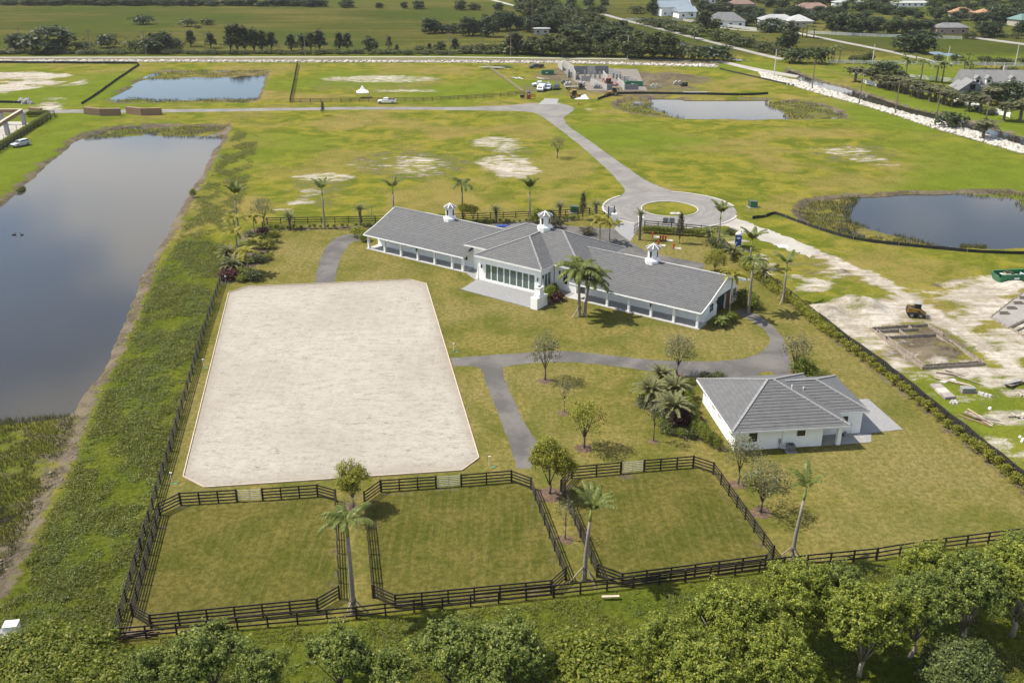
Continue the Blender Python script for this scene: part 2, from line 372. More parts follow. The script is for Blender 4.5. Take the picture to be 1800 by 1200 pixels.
for (cx_, cy_, rx, ry, k) in [(670, 139, 110, 7, .6), (650, 138, 50, 4, .68), (720, 159.5, 70, 2.8, .58), (570, 312, 58, 9, .62), (548, 338, 22, 10, .5), (532, 356, 30, 6, .6), (500, 370, 22, 5, .5), (735, 292, 60, 20, .5), (740, 281, 30, 6, .62), (870, 250, 50, 11, .62),
        (890, 262, 30, 8, .6), (885, 288, 54, 17, .66), (908, 300, 48, 14, .72), (890, 296, 24, 7, .8), (700, 280, 40, 9, .4), (640, 290, 40, 10, .35), (1490, 266, 48, 9, .52), (1525, 280, 35, 6, .55), (1440, 262, 20, 3, .45), (1560, 290, 30, 3, .4),
        (30, 133, 100, 7, .8), (60, 145, 62, 4.2, .82), (20, 154, 45, 5.5, .95), (141, 145, 13, 5, .85), (85, 150, 50, 3, .5), (0, 162, 30, 3, .6), (88, 187, 24, 8, .8), (95, 174, 30, 4, .5), (620, 215, 60, 6, .25), (1030, 192, 12, 3, .5), (1060, 197, 10, 2, .5),
        (1466, 476, 28, 22, .66), (1432, 500, 38, 15, .72), (1400, 490, 25, 10, .5), (1332, 455, 24, 12, .8), (1352, 470, 20, 8, .6), (1400, 432, 14, 4, .6), (1310, 440, 20, 8, .55), (1345, 480, 15, 5, .5),
        (1475, 550, 50, 18, 0.77), (1560, 548, 67, 27, 0.92), (1510, 565, 67, 16, 0.92), (1590, 535, 39, 23, 0.87), (1545, 600, 50, 28, 0.69), (1580, 640, 44, 23, 0.63), (1620, 665, 33, 11, 0.48), (1520, 580, 56, 13, 0.87), (1690, 655, 69, 11, 0.97), (1760, 670, 47, 13, 0.72), (1785, 655, 44, 13, 0.87),
        (1720, 515, 61, 23, 0.87), (1745, 545, 56, 25, 0.92), (1770, 500, 67, 18, 0.87), (1690, 500, 44, 13, 0.68), (1700, 560, 39, 23, 0.82), (1650, 520, 44, 11, 0.48), (1790, 590, 67, 29, 0.82), (1780, 620, 56, 23, 0.82), (1660, 650, 67, 18, 0.68), (1640, 560, 33, 13, 0.48), (1780, 735, 40, 14, 0.82), (1757, 783, 33, 10, 0.69), (1800, 800, 44, 9, 0.57), (1740, 765, 15, 4, 0.57), (1700, 700, 56, 9, 0.44), (1790, 690, 33, 10, 0.77), (1640, 690, 28, 9, 0.48), (1700, 735, 33, 10, 0.44), (1290, 425, 33, 8, 0.57), (1275, 412, 26, 4, 0.57)]:
    sand = blend(sand, ell(cx_, cy_, rx, ry), k, max(1.2, mpp(cy_) * ry * 1.6), 0.9)
for (cx_, cy_, rx, ry, k) in [(1000, 132, 60, 14, .8), (1090, 145, 110, 22, .85), (1180, 158, 55, 10, .7), (940, 155, 35, 10, .65), (1130, 168, 60, 5, .7), (1000, 160, 60, 10, .45), (1210, 140, 50, 9, .75), (955, 130, 25, 6, .6), (1455, 195, 30, 8, .6), (1560, 560, 40, 14, .35),
        (1625, 610, 85, 40, .98), (1730, 580, 40, 14, .3), (60, 290, 30, 20, 0.0), (1490, 210, 20, 4, .5), (650, 150, 120, 14, .45), (720, 290, 130, 30, .55), (560, 335, 70, 34, .55), (880, 275, 75, 40, .5), (1500, 270, 90, 18, .55), (1450, 485, 90, 40, .5), (1720, 700, 90, 60, .35), (1600, 560, 110, 40, .5), (440, 884, 26, 6, .62), (789, 859, 26, 6, .62), (1111, 834, 24, 6, .62), (560, 500, 22, 4, .5), (620, 1062, 14, 22, .6), (612, 950, 12, 80, .45), (640, 875, 16, 16, .5), (1010, 970, 20, 60, .45)]:
    mud = blend(mud, ell(cx_, cy_, rx, ry), k, max(1.2, mpp(cy_) * ry * 1.6), 0.9)
# sandy haul road leaving the turning circle, worn into two tracks further on
TRACK = smooth_line(PP([(1405, 432), (1470, 460), (1540, 492), (1610, 533), (1690, 585), (1760, 630), (1840, 675), (1950, 735)]), 5)
dT = sdf(strip_poly(TRACK, 3.6)) + WB * 0.8
sand = np.maximum(sand, sm(0.5 - dT / 3.4) * 0.9)
# planting beds (mulch), and the bare strips under the fences
def bedmask(poly, k=0.95, f=0.35):
    global mud; mud = np.maximum(mud, k * sm(0.5 - sdf(poly) / (2 * f)))
HEDGE_R = PP([(1292, 455), (1352, 503), (1388, 530), (1440, 573), (1489, 612), (1550, 658), (1603, 700), (1690, 770), (1790, 852), (1860, 915)])
bedmask(strip_poly(HEDGE_R, 1.7), 0.7)
BACK_BED = PP([(430, 425), (470, 404), (560, 402), (660, 398), (760, 396), (850, 393), (930, 391), (1015, 386)])
bedmask(strip_poly(BACK_BED, 2.2), 0.7)
BED_L = smooth_loop(PP([(388, 498), (412, 497), (440, 497), (458, 487), (452, 478), (440, 474), (462, 465), (480, 455), (455, 446), (478, 441), (470, 428), (450, 430), (485, 412), (470, 404), (430, 405), (405, 440), (392, 480)]), 3)
bedmask(BED_L, 0.9)
BED_H = smooth_loop(PP([(1115, 705), (1125, 690), (1150, 670), (1200, 668), (1212, 680), (1226, 715), (1262, 775), (1275, 792), (1262, 792), (1230, 775), (1200, 772), (1165, 755), (1148, 725), (1125, 718)]), 4)
bedmask(BED_H, 0.9)
BED_F = PP([(940, 525), (985, 503), (1000, 512), (985, 530), (950, 545)]); bedmask(BED_F)
for p_ in (PAD1, PAD2, PAD3):
    d_ = np.abs(sdf(p_) + 0.5 + WB * 0.25); mud = np.maximum(mud, 0.52 * sm(1 - d_ / 0.9))
d_ = np.abs(sdf(ESTATE) + 0.3 + WB * 0.2); mud = np.maximum(mud, 0.42 * sm(1 - d_ / 0.9))
n_v = XX.size
V = np.stack([XX.ravel(), YY.ravel(), Z.ravel()], 1)
nx, ny = len(GX), len(GY)
ii = (np.arange(ny - 1)[:, None] * nx + np.arange(nx - 1)[None, :]).ravel()
Fq = np.stack([ii, ii + 1, ii + 1 + nx, ii + nx], 1)
gme = np_mesh('ground', V, Fq, smooth=True)
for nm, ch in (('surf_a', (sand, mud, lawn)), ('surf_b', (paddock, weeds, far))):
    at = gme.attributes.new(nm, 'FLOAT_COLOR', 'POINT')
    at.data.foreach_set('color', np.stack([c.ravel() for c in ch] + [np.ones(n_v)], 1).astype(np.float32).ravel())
def ground_material():
    m, nt, b, out = new_mat('ground_surface')
    g = N(nt, 'ShaderNodeNewGeometry').outputs['Position']
    a = N(nt, 'ShaderNodeAttribute', attribute_name='surf_a'); a2 = N(nt, 'ShaderNodeAttribute', attribute_name='surf_b')
    s1 = nt.nodes.new('ShaderNodeSeparateColor'); nt.links.new(a.outputs['Color'], s1.inputs[0])
    s2 = nt.nodes.new('ShaderNodeSeparateColor'); nt.links.new(a2.outputs['Color'], s2.inputs[0])
    nS = noise_node(nt, g, 0.035, 4, 0.6); nM = noise_node(nt, g, 0.16, 5, 0.65, 0.6); nF = noise_node(nt, g, 0.9, 5, 0.7); nX = noise_node(nt, g, 5.0, 4, 0.75); nL = noise_node(nt, g, 0.011, 3, 0.5); nT = noise_node(nt, g, 1.7, 4, 0.72)
    def streak(ang, sx, sy, scale):
        mp = nt.nodes.new('ShaderNodeMapping'); mp.inputs['Rotation'].default_value = (0, 0, ang); mp.inputs['Scale'].default_value = (sx, sy, 1)
        nt.links.new(g, mp.inputs[0]); return noise_node(nt, mp.outputs[0], scale, 3, 0.6)
    tex = math_n(nt, 'ADD', math_n(nt, 'MULTIPLY', nT, 0.7), math_n(nt, 'MULTIPLY', nX, 0.3))     # fine clumps
    t = ramp(nt, tex, 0.40, 0.60)
    # open field: bright yellow-green, browner and greener patches
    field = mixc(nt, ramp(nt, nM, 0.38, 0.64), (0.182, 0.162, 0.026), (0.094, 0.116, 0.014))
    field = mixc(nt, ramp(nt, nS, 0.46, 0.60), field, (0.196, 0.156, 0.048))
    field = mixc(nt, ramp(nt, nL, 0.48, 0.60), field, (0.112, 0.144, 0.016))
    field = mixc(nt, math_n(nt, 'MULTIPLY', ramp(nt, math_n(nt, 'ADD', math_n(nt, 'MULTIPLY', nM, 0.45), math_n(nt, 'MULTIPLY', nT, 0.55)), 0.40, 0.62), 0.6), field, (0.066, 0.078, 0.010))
    # far pasture: grass tones, with streaks and patches of clouds' shade put into the colour
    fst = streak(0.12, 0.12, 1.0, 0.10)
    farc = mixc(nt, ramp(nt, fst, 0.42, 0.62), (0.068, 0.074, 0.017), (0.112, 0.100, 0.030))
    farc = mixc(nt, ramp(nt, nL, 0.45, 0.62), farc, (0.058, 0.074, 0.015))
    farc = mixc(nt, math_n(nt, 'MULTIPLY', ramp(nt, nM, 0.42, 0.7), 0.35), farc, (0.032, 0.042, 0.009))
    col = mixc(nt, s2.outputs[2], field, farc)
    # estate lawn: mown, dry, with faint mower lines
    mow = streak(0.10, 1.0, 0.04, 1.1)
    lw = mixc(nt, ramp(nt, nM, 0.36, 0.66), (0.202, 0.162, 0.050), (0.098, 0.104, 0.020))
    lw = mixc(nt, math_n(nt, 'MULTIPLY', ramp(nt, nS, 0.45, 0.62), 0.75), lw, (0.214, 0.174, 0.068))
    lw = mixc(nt, math_n(nt, 'MULTIPLY', t, 0.6), lw, (0.058, 0.058, 0.012))
    lw = mixc(nt, math_n(nt, 'MULTIPLY', ramp(nt, mow, 0.42, 0.62), 0.25), lw, (0.086, 0.098, 0.018))
    weedspot = ramp(nt, math_n(nt, 'ADD', math_n(nt, 'MULTIPLY', nM, 0.5), math_n(nt, 'MULTIPLY', nF, 0.5)), 0.615, 0.66)
    lw = mixc(nt, math_n(nt, 'MULTIPLY', weedspot, 0.8), lw, (0.058, 0.078, 0.013))
    col = mixc(nt, s1.outputs[2], col, lw)
    # paddock turf
    mow2 = streak(0.16, 1.0, 0.05, 2.2)
    pd = mixc(nt, ramp(nt, nM, 0.34, 0.66), (0.128, 0.110, 0.030), (0.068, 0.076, 0.014))
    pd = mixc(nt, math_n(nt, 'MULTIPLY', ramp(nt, mow2, 0.44, 0.60), 0.5), pd, (0.146, 0.122, 0.038))
    pd = mixc(nt, math_n(nt, 'MULTIPLY', t, 0.6), pd, (0.038, 0.040, 0.007))
    col = mixc(nt, s2.outputs[0], col, pd)
    # rough weedy banks
    wd = mixc(nt, ramp(nt, nM, 0.36, 0.64), (0.072, 0.094, 0.012), (0.110, 0.122, 0.018))
    wd = mixc(nt, math_n(nt, 'MULTIPLY', t, 0.7), wd, (0.034, 0.040, 0.005))
    col = mixc(nt, s2.outputs[1], col, wd)
    # bare earth, mud and mulch: edges broken by noise
    stk = streak(0.05, 0.55, 1.1, 0.5)
    brk = math_n(nt, 'ADD', math_n(nt, 'ADD', math_n(nt, 'MULTIPLY', math_n(nt, 'SUBTRACT', nF, 0.5), 0.9), math_n(nt, 'MULTIPLY', math_n(nt, 'SUBTRACT', nX, 0.5), 0.8)), math_n(nt, 'MULTIPLY', math_n(nt, 'SUBTRACT', stk, 0.5), 1.5))
    mm = ramp(nt, math_n(nt, 'ADD', s1.outputs[1], brk), 0.40, 0.85)
    mc = mixc(nt, t, (0.120, 0.098, 0.070), (0.062, 0.050, 0.036))
    mc = mixc(nt, ramp(nt, nM, 0.45, 0.62), mc, (0.145, 0.118, 0.084))
    col = mixc(nt, mm, col, mc)
    sm_ = ramp(nt, math_n(nt, 'ADD', s1.outputs[0], brk), 0.36, 0.78)
    trk = streak(0.60, 0.05, 1.0, 1.0)
    sc = mixc(nt, ramp(nt, math_n(nt, 'ADD', math_n(nt, 'MULTIPLY', nF, 0.5), math_n(nt, 'MULTIPLY', nM, 0.5)), 0.40, 0.60), (0.44, 0.405, 0.35), (0.265, 0.228, 0.18))
    sc = mixc(nt, math_n(nt, 'MULTIPLY', ramp(nt, trk, 0.48, 0.60), 0.45), sc, (0.20, 0.165, 0.12))
    col = mixc(nt, sm_, col, sc)
    nt.links.new(col, b.inputs['Base Color']); b.inputs['Roughness'].default_value = 1.0; b.inputs['Specular IOR Level'].default_value = 0.0
    bump(nt, b, tex, 1.0, 0.25)
    return m
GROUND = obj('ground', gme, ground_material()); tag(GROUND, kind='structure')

# ---- water sheets
def water_material():
    m, nt, b, out = new_mat('still_pond_water')
    g = N(nt, 'ShaderNodeNewGeometry').outputs['Position']
    b.inputs['Base Color'].default_value = (0.022, 0.024, 0.022, 1)
    nt.links.new(mixc(nt, noise_node(nt, g, 0.05, 3), (0.026, 0.024, 0.020), (0.036, 0.032, 0.025)), b.inputs['Base Color'])
    b.inputs['Roughness'].default_value = 0.035; b.inputs['IOR'].default_value = 1.33; b.inputs['Specular IOR Level'].default_value = 0.5
    mp = nt.nodes.new('ShaderNodeMapping'); mp.inputs['Scale'].default_value = (1, 2.2, 1); nt.links.new(g, mp.inputs[0])
    bump(nt, b, noise_node(nt, mp.outputs[0], 1.4, 4, 0.6), 0.10, 0.05)
    return m
WATER = water_material()
def flat(name, poly, mat, z, parent=None):
    me = bpy.data.meshes.new(name); me.from_pydata([(p[0], p[1], z) for p in poly], [], [tuple(range(len(poly)))]); me.update()
    if me.polygons[0].normal.z < 0: me.flip_normals()
    return obj(name, me, mat, parent)
for nm, pl in (('lake_water', LAKE), ('pond_water', POND_B), ('pond_water', POND_C), ('pond_water', POND_D), ('canal_water', CANAL), ('canal_water', CANAL2), ('pond_water', POND_E)):
    tag(flat(nm, pl, WATER, WATER_Z), kind='structure')

# ---- paved surfaces
def paved(name, c1, c2, c3=None, scale=0.5, st=0.25):
    m, nt, b, out = new_mat(name); g = N(nt, 'ShaderNodeNewGeometry').outputs['Position']
    n1 = noise_node(nt, g, scale * 0.35, 5, 0.65, 0.4); n2 = noise_node(nt, g, 6, 4, 0.7)
    col = mixc(nt, ramp(nt, n1, 0.36, 0.66), c1, c2); col = mixc(nt, math_n(nt, 'MULTIPLY', ramp(nt, n2, 0.35, 0.7), 0.35), col, c3 or tuple(x * 0.6 for x in c1))
    nt.links.new(col, b.inputs['Base Color']); b.inputs['Roughness'].default_value = 0.9; b.inputs['Specular IOR Level'].default_value = 0.2
    bump(nt, b, n2, st, 0.02); return m
ROADM = paved('pale_weathered_asphalt', (0.215, 0.202, 0.185), (0.150, 0.141, 0.130))
DRIVE = paved('dark_asphalt', (0.088, 0.082, 0.077), (0.150, 0.138, 0.126), (0.055, 0.051, 0.048))
SHELL = paved('white_shell_rock', (0.37, 0.345, 0.305), (0.295, 0.275, 0.24))
KERBM = pm('pale_concrete_kerb', (0.42, 0.40, 0.365), (0.34, 0.325, 0.30), 0.8, 0.9, world=True)
def paver_material(name, c1, c2, size):
    m, nt, b, out = new_mat(name); g = N(nt, 'ShaderNodeTexCoord').outputs['Object']
    br = nt.nodes.new('ShaderNodeTexBrick'); br.inputs['Scale'].default_value = 1 / size; nt.links.new(g, br.inputs['Vector'])
    br.inputs['Color1'].default_value = (*c1, 1); br.inputs['Color2'].default_value = (*c2, 1); br.inputs['Mortar'].default_value = (*[x * 0.5 for x in c1], 1)
    br.inputs['Mortar Size'].default_value = 0.02
    col = mixc(nt, math_n(nt, 'MULTIPLY', noise_node(nt, g, 1.2, 4), 0.5), br.outputs['Color'], tuple(x * 0.75 for x in c2))
    nt.links.new(col, b.inputs['Base Color']); b.inputs['Roughness'].default_value = 0.85; bump(nt, b, br.outputs['Fac'], -0.3, 0.01); return m
PAVER = paver_material('grey_paving_stone', (0.29, 0.286, 0.284), (0.225, 0.223, 0.225), 0.6)
def ragged(pl, amp):
    """uneven edge where grass creeps over the surface"""
    out = []; n = len(pl); r = random.Random(9)
    for i in range(n):
        a, b = Vector((pl[i][0], pl[i][1], 0)), Vector((pl[(i + 1) % n][0], pl[(i + 1) % n][1], 0)); L = (b - a).length
        if L < 1e-4: continue
        k = max(1, int(L / 0.7)) if a.y < 230 else 1; d = (b - a) / L; nr = Vector((-d.y, d.x, 0))
        for j in range(k): out.append(a.lerp(b, j / k) + nr * r.uniform(-amp, amp))
    return out
def sheet(name, pts, mat, z=0.006, kind='structure', smooth=False, world=False):
    pl = pts if world else PP(pts)
    if name in ('bridle_path', 'stable_drive', 'haul_road', 'subdivision_road'): pl = ragged(pl, 0.10 if name != 'haul_road' else 0.45)
    if smooth: pl = smooth_loop(pl, 4)
    return tag(flat(name, pl, mat, z), kind=kind)
# subdivision road, side spur and turning circle
top = smooth_line(PP([(-260, 196), (60, 193), (290, 192.5), (600, 188.5), (800, 188.3), (880, 186), (917, 183), (945, 181.5)]), 4)
low = smooth_line(PP([(-260, 202), (60, 199), (290, 198), (600, 193.3), (800, 193.8), (880, 195), (917, 196), (943, 200), (967, 215), (1000, 240), (1033, 267), (1067, 298), (1086, 318), (1098, 333), (1092, 343), (1075, 350)]), 4)
rgt = smooth_line(PP([(982, 181), (1004, 187), (1009, 193), (1000, 200), (991, 208), (1000, 222), (1033, 245), (1067, 270), (1107, 298), (1132, 315), (1162, 329), (1200, 340), (1230, 347)]), 4)
RC = P(1177, 367.5); RC.z = 0
sheet('subdivision_road', top + rgt + low[::-1], ROADM, 0.012, world=True)
ring_o = [RC + Vector((13.15 * math.cos(a), 13.0 * math.sin(a), 0)) for a in [2 * math.pi * i / 72 for i in range(72)]]
me = bpy.data.meshes.new('turning_circle'); ri = [RC + Vector((5.55 * math.cos(a), 5.55 * math.sin(a), 0)) for a in [2 * math.pi * i / 72 for i in range(72)]]
me.from_pydata([(p.x, p.y, 0.018) for p in ring_o + ri], [], [(i, (i + 1) % 72, 72 + (i + 1) % 72, 72 + i) for i in range(72)]); me.update()
def circle_material():
    m, nt, b, out = new_mat('tyre_marked_asphalt'); g = N(nt, 'ShaderNodeNewGeometry').outputs['Position']
    sb = nt.nodes.new('ShaderNodeVectorMath'); sb.operation = 'SUBTRACT'; sb.inputs[1].default_value = (RC.x, RC.y, 0); nt.links.new(g, sb.inputs[0])
    sp = nt.nodes.new('ShaderNodeSeparateXYZ'); nt.links.new(sb.outputs[0], sp.inputs[0])
    r_ = math_n(nt, 'SQRT', math_n(nt, 'ADD', math_n(nt, 'MULTIPLY', sp.outputs[0], sp.outputs[0]), math_n(nt, 'MULTIPLY', sp.outputs[1], sp.outputs[1])))
    an = math_n(nt, 'ARCTAN2', sp.outputs[1], sp.outputs[0]); cb = nt.nodes.new('ShaderNodeCombineXYZ'); nt.links.new(r_, cb.inputs[0]); nt.links.new(math_n(nt, 'MULTIPLY', an, 1.1), cb.inputs[1])
    rut = noise_node(nt, cb.outputs[0], 1.5, 4, 0.6, 0.3); n1 = noise_node(nt, g, 0.18, 5, 0.65); n2 = noise_node(nt, g, 6, 4, 0.7)
    col = mixc(nt, ramp(nt, n1, 0.36, 0.66), (0.215, 0.202, 0.185), (0.165, 0.155, 0.143)); col = mixc(nt, math_n(nt, 'MULTIPLY', ramp(nt, rut, 0.46, 0.62), 0.5), col, (0.115, 0.108, 0.10)); col = mixc(nt, math_n(nt, 'MULTIPLY', ramp(nt, rut, 0.42, 0.34), 0.5), col, (0.29, 0.275, 0.25)); col = mixc(nt, math_n(nt, 'MULTIPLY', n2, 0.3), col, (0.13, 0.12, 0.11))
    nt.links.new(col, b.inputs['Base Color']); b.inputs['Roughness'].default_value = 0.9; bump(nt, b, n2, 0.25, 0.02); return m
tag(obj('turning_circle', me, circle_material()), kind='structure')
kb = MB()
def kerb_arc(mb, a0, a1, r, wd=0.42, h=0.13, n=60):
    """low concrete kerb following an arc of the turning circle"""
    for i in range(n):
        t0, t1 = a0 + (a1 - a0) * i / n, a0 + (a1 - a0) * (i + 1) / n
        q = [(RC.x + rr * math.cos(t), RC.y + rr * math.sin(t)) for t in (t0, t1) for rr in (r - wd / 2, r + wd / 2)]
        mb.add([(q[0][0], q[0][1], 0), (q[1][0], q[1][1], 0), (q[3][0], q[3][1], 0), (q[2][0], q[2][1], 0)] + [(x, y, h) for x, y in (q[0], q[1], q[3], q[2])],
               [(4, 5, 6, 7), (0, 1, 5, 4), (1, 2, 6, 5), (2, 3, 7, 6), (3, 0, 4, 7)])
kerb_arc(kb, math.radians(-228), math.radians(-128), 13.3); kerb_arc(kb, math.radians(-108), math.radians(-22), 13.3); kerb_arc(kb, math.radians(8), math.radians(80), 13.3)
tag(kb.build('road_kerb', KERBM), kind='structure')
kb = MB(); kerb_arc(kb, 0, 2 * math.pi, 5.6, 0.25, 0.12, 72); tag(kb.build('island_kerb', KERBM), kind='structure')
sheet('haul_road', smooth_line(PP([(1268, 392), (1284, 380), (1300, 385), (1345, 402), (1405, 424), (1440, 441)]), 3) + smooth_line(PP([(1425, 452), (1380, 438), (1320, 415), (1280, 399), (1262, 396)]), 3), SHELL, 0.008, world=True)
sheet('site_driveway', [(958, 173), (982, 174), (979, 184), (945, 184)], CONC, 0.024)
sheet('entrance_paving', [(1086, 394), (1104, 386), (1132, 393.5), (1120, 405), (1108, 424), (1090, 412), (1080, 402)], PAVER, 0.016)
sheet('stable_drive', [(860, 393), (945, 389), (1000, 397), (1080, 402), (1090, 412), (1108, 424), (1135, 441), (1175, 451), (1239, 463), (1232, 480), (1120, 470), (1000, 440), (900, 425)], DRIVE, 0.008)
sheet('bridle_path', smooth_line(PP([(553, 498), (556, 480), (563, 455), (575, 432), (592, 418), (612, 412), (640, 411)]), 4) + smooth_line(PP([(640, 421), (618, 427), (606, 440), (597, 458), (591, 480), (589, 497)]), 4), DRIVE, 0.008, world=True)
up = smooth_line(PP([(791, 629), (850, 625), (920, 620), (985, 617), (1050, 621.5), (1120, 630), (1180, 634), (1240, 635), (1290, 632), (1322, 626), (1345, 612), (1353, 598), (1346, 583), (1325, 567), (1292, 548)]), 4)
dn = smooth_line(PP([(1302, 541), (1330, 553), (1360, 574), (1378, 598), (1386, 620), (1393, 640), (1402, 654), (1400, 668), (1372, 660), (1345, 652), (1322, 663), (1280, 668), (1210, 662), (1160, 656), (1120, 648.5), (1050, 640), (980, 635.5), (920, 640), (884, 645)]), 4)
pd_r = smooth_line(PP([(884, 645), (887, 665), (900, 695), (915, 730), (930, 757), (945, 777), (942, 800), (935, 823)]), 4)
pd_l = smooth_line(PP([(908, 823), (898, 785), (885, 750), (869, 710), (852, 668), (841, 645), (797, 643)]), 4)
sheet('bridle_path', up + dn + pd_r[1:] + pd_l, DRIVE, 0.009, world=True)
sheet('back_service_track', [(-300, 100.5), (780, 99.5), (1100, 103), (1270, 107), (1335, 121), (1405, 133), (1400, 137), (1330, 126), (1265, 110), (1100, 105), (780, 101.2), (-300, 102.5)], SHELL, 0.02)
for pts, wd in (([(1060, 25), (1095, 35), (1180, 56), (1290, 84), (1376, 105)], 4.0), ([(1395, 57), (1470, 72), (1560, 90), (1640, 108), (1674, 112)], 4.0), ([(1708, 66), (1800, 78), (1900, 92)], 6.5), ([(850, -4), (880, 4), (925, 16)], 4.0), ([(1250, 46), (1290, 52), (1345, 56)], 4)):
    sheet('shell_rock_lane', strip_poly(smooth_line(PP(pts), 4), wd), SHELL, 0.03, world=True)
# ================================================================== RIDING ARENA
AR = PP([(322, 838), (360, 857), (812, 827), (842, 805), (749.5, 499), (722, 492), (435, 504), (402, 515)])
def arena_material():
    m, nt, b, out = new_mat('arena_sand'); g = N(nt, 'ShaderNodeNewGeometry').outputs['Position']
    mp = nt.nodes.new('ShaderNodeMapping'); mp.inputs['Rotation'].default_value = (0, 0, -0.08); mp.inputs['Scale'].default_value = (0.6, 1.3, 1); nt.links.new(g, mp.inputs[0])
    n1 = noise_node(nt, g, 0.06, 3); n2 = noise_node(nt, mp.outputs[0], 0.8, 7, 0.78, 0.15); n3 = noise_node(nt, mp.outputs[0], 3.4, 5, 0.8)
    mp2 = nt.nodes.new('ShaderNodeMapping'); mp2.inputs['Rotation'].default_value = (0, 0, 0.17); mp2.inputs['Scale'].default_value = (3.0, 0.05, 1); nt.links.new(g, mp2.inputs[0])
    n4 = noise_node(nt, mp2.outputs[0], 1.0, 3)
    col = mixc(nt, ramp(nt, n2, 0.34, 0.62), (0.228, 0.200, 0.160), (0.335, 0.308, 0.260))
    col = mixc(nt, math_n(nt, 'MULTIPLY', ramp(nt, n3, 0.42, 0.60), 0.75), col, (0.375, 0.348, 0.305))
    col = mixc(nt, math_n(nt, 'MULTIPLY', ramp(nt, n1, 0.40, 0.64), 0.35), col, (0.235, 0.205, 0.170))
    col = mixc(nt, math_n(nt, 'MULTIPLY', ramp(nt, n4, 0.5, 0.7), 0.18), col, (0.40, 0.375, 0.33))
    dk = ramp(nt, math_n(nt, 'ADD', math_n(nt, 'MULTIPLY', n2, 0.5), math_n(nt, 'MULTIPLY', n3, 0.5)), 0.45, 0.36)
    col = mixc(nt, math_n(nt, 'MULTIPLY', dk, 0.8), col, (0.135, 0.108, 0.080))
    at = N(nt, 'ShaderNodeAttribute', attribute_name='edge'); e_ = math_n(nt, 'MULTIPLY', ramp(nt, math_n(nt, 'ADD', at.outputs['Fac'], math_n(nt, 'MULTIPLY', math_n(nt, 'SUBTRACT', n2, 0.5), 0.7)), 0.25, 0.9), 0.35)
    col = mixc(nt, e_, col, (0.19, 0.155, 0.118))
    nt.links.new(col, b.inputs['Base Color']); b.inputs['Roughness'].default_value = 0.95; b.inputs['Specular IOR Level'].default_value = 0.1
    bump(nt, b, math_n(nt, 'ADD', n3, n2), 0.6, 0.12); return m
ac_ = sum(AR, Vector()) / len(AR); av = []; af = []; lv = (1.0, 0.985, 0.95, 0.90, 0.80)
for k, f_ in enumerate(lv): av += [(*(ac_.lerp(p, f_)).xy, 0.03) for p in AR]
nA = len(AR); af = [(k * nA + i, k * nA + (i + 1) % nA, (k + 1) * nA + (i + 1) % nA, (k + 1) * nA + i) for k in range(len(lv) - 1) for i in range(nA)] + [tuple((len(lv) - 1) * nA + i for i in range(nA))]
ame = bpy.data.meshes.new('arena_sand'); ame.from_pydata(av, [], af); ame.update()
if ame.polygons[-1].normal.z < 0: ame.flip_normals()
ea = ame.attributes.new('edge', 'FLOAT', 'POINT'); ea.data.foreach_set('value', np.repeat([0.95, 0.9, 0.55, 0.25, 0.0], nA).astype(np.float32))
tag(obj('arena_sand', ame, arena_material()), kind='structure')
BOARD = pm('pale_treated_board', (0.50, 0.42, 0.33), (0.42, 0.33, 0.25), 2, 0.8)
ab = thing('arena_edging', 'low pale timber edging boards round the white sand riding arena', 'edging', AR[0])
for i in range(len(AR)):
    a, b_ = AR[i], AR[(i + 1) % len(AR)]; L = (b_ - a).length; n = max(1, round(L / 4.8))
    for k in range(n):
        p, q = a.lerp(b_, k / n), a.lerp(b_, (k + 1) / n); d = (q - p).normalized()
        MB().beam(p - AR[0] + Vector((0, 0, 0.07)) + d * 0.02, q - AR[0] + Vector((0, 0, 0.07)) - d * 0.02, 0.10, 0.14).build('board', BOARD, ab)

# ================================================================== ROOF TOOLS
def tile_material():
    m, nt, b, out = new_mat('grey_concrete_roof_tile'); g = N(nt, 'ShaderNodeTexCoord').outputs['Object']
    n1 = noise_node(nt, g, 0.5, 4); n2 = noise_node(nt, g, 4.5, 3, 0.7)
    r = N(nt, 'ShaderNodeNewGeometry').outputs['Random Per Island']
    col = mixc(nt, r, (0.080, 0.080, 0.083), (0.104, 0.103, 0.105)); col = mixc(nt, math_n(nt, 'MULTIPLY', ramp(nt, n1, 0.4, 0.65), 0.4), col, (0.092, 0.091, 0.093))
    col = mixc(nt, math_n(nt, 'MULTIPLY', ramp(nt, n2, 0.45, 0.65), 0.3), col, (0.15, 0.148, 0.146))
    nt.links.new(col, b.inputs['Base Color']); b.inputs['Roughness'].default_value = 0.75; return m
TILE = tile_material()
CAPM = pm('pale_ridge_cap', (0.27, 0.267, 0.265), (0.20, 0.198, 0.198), 3, 0.8)
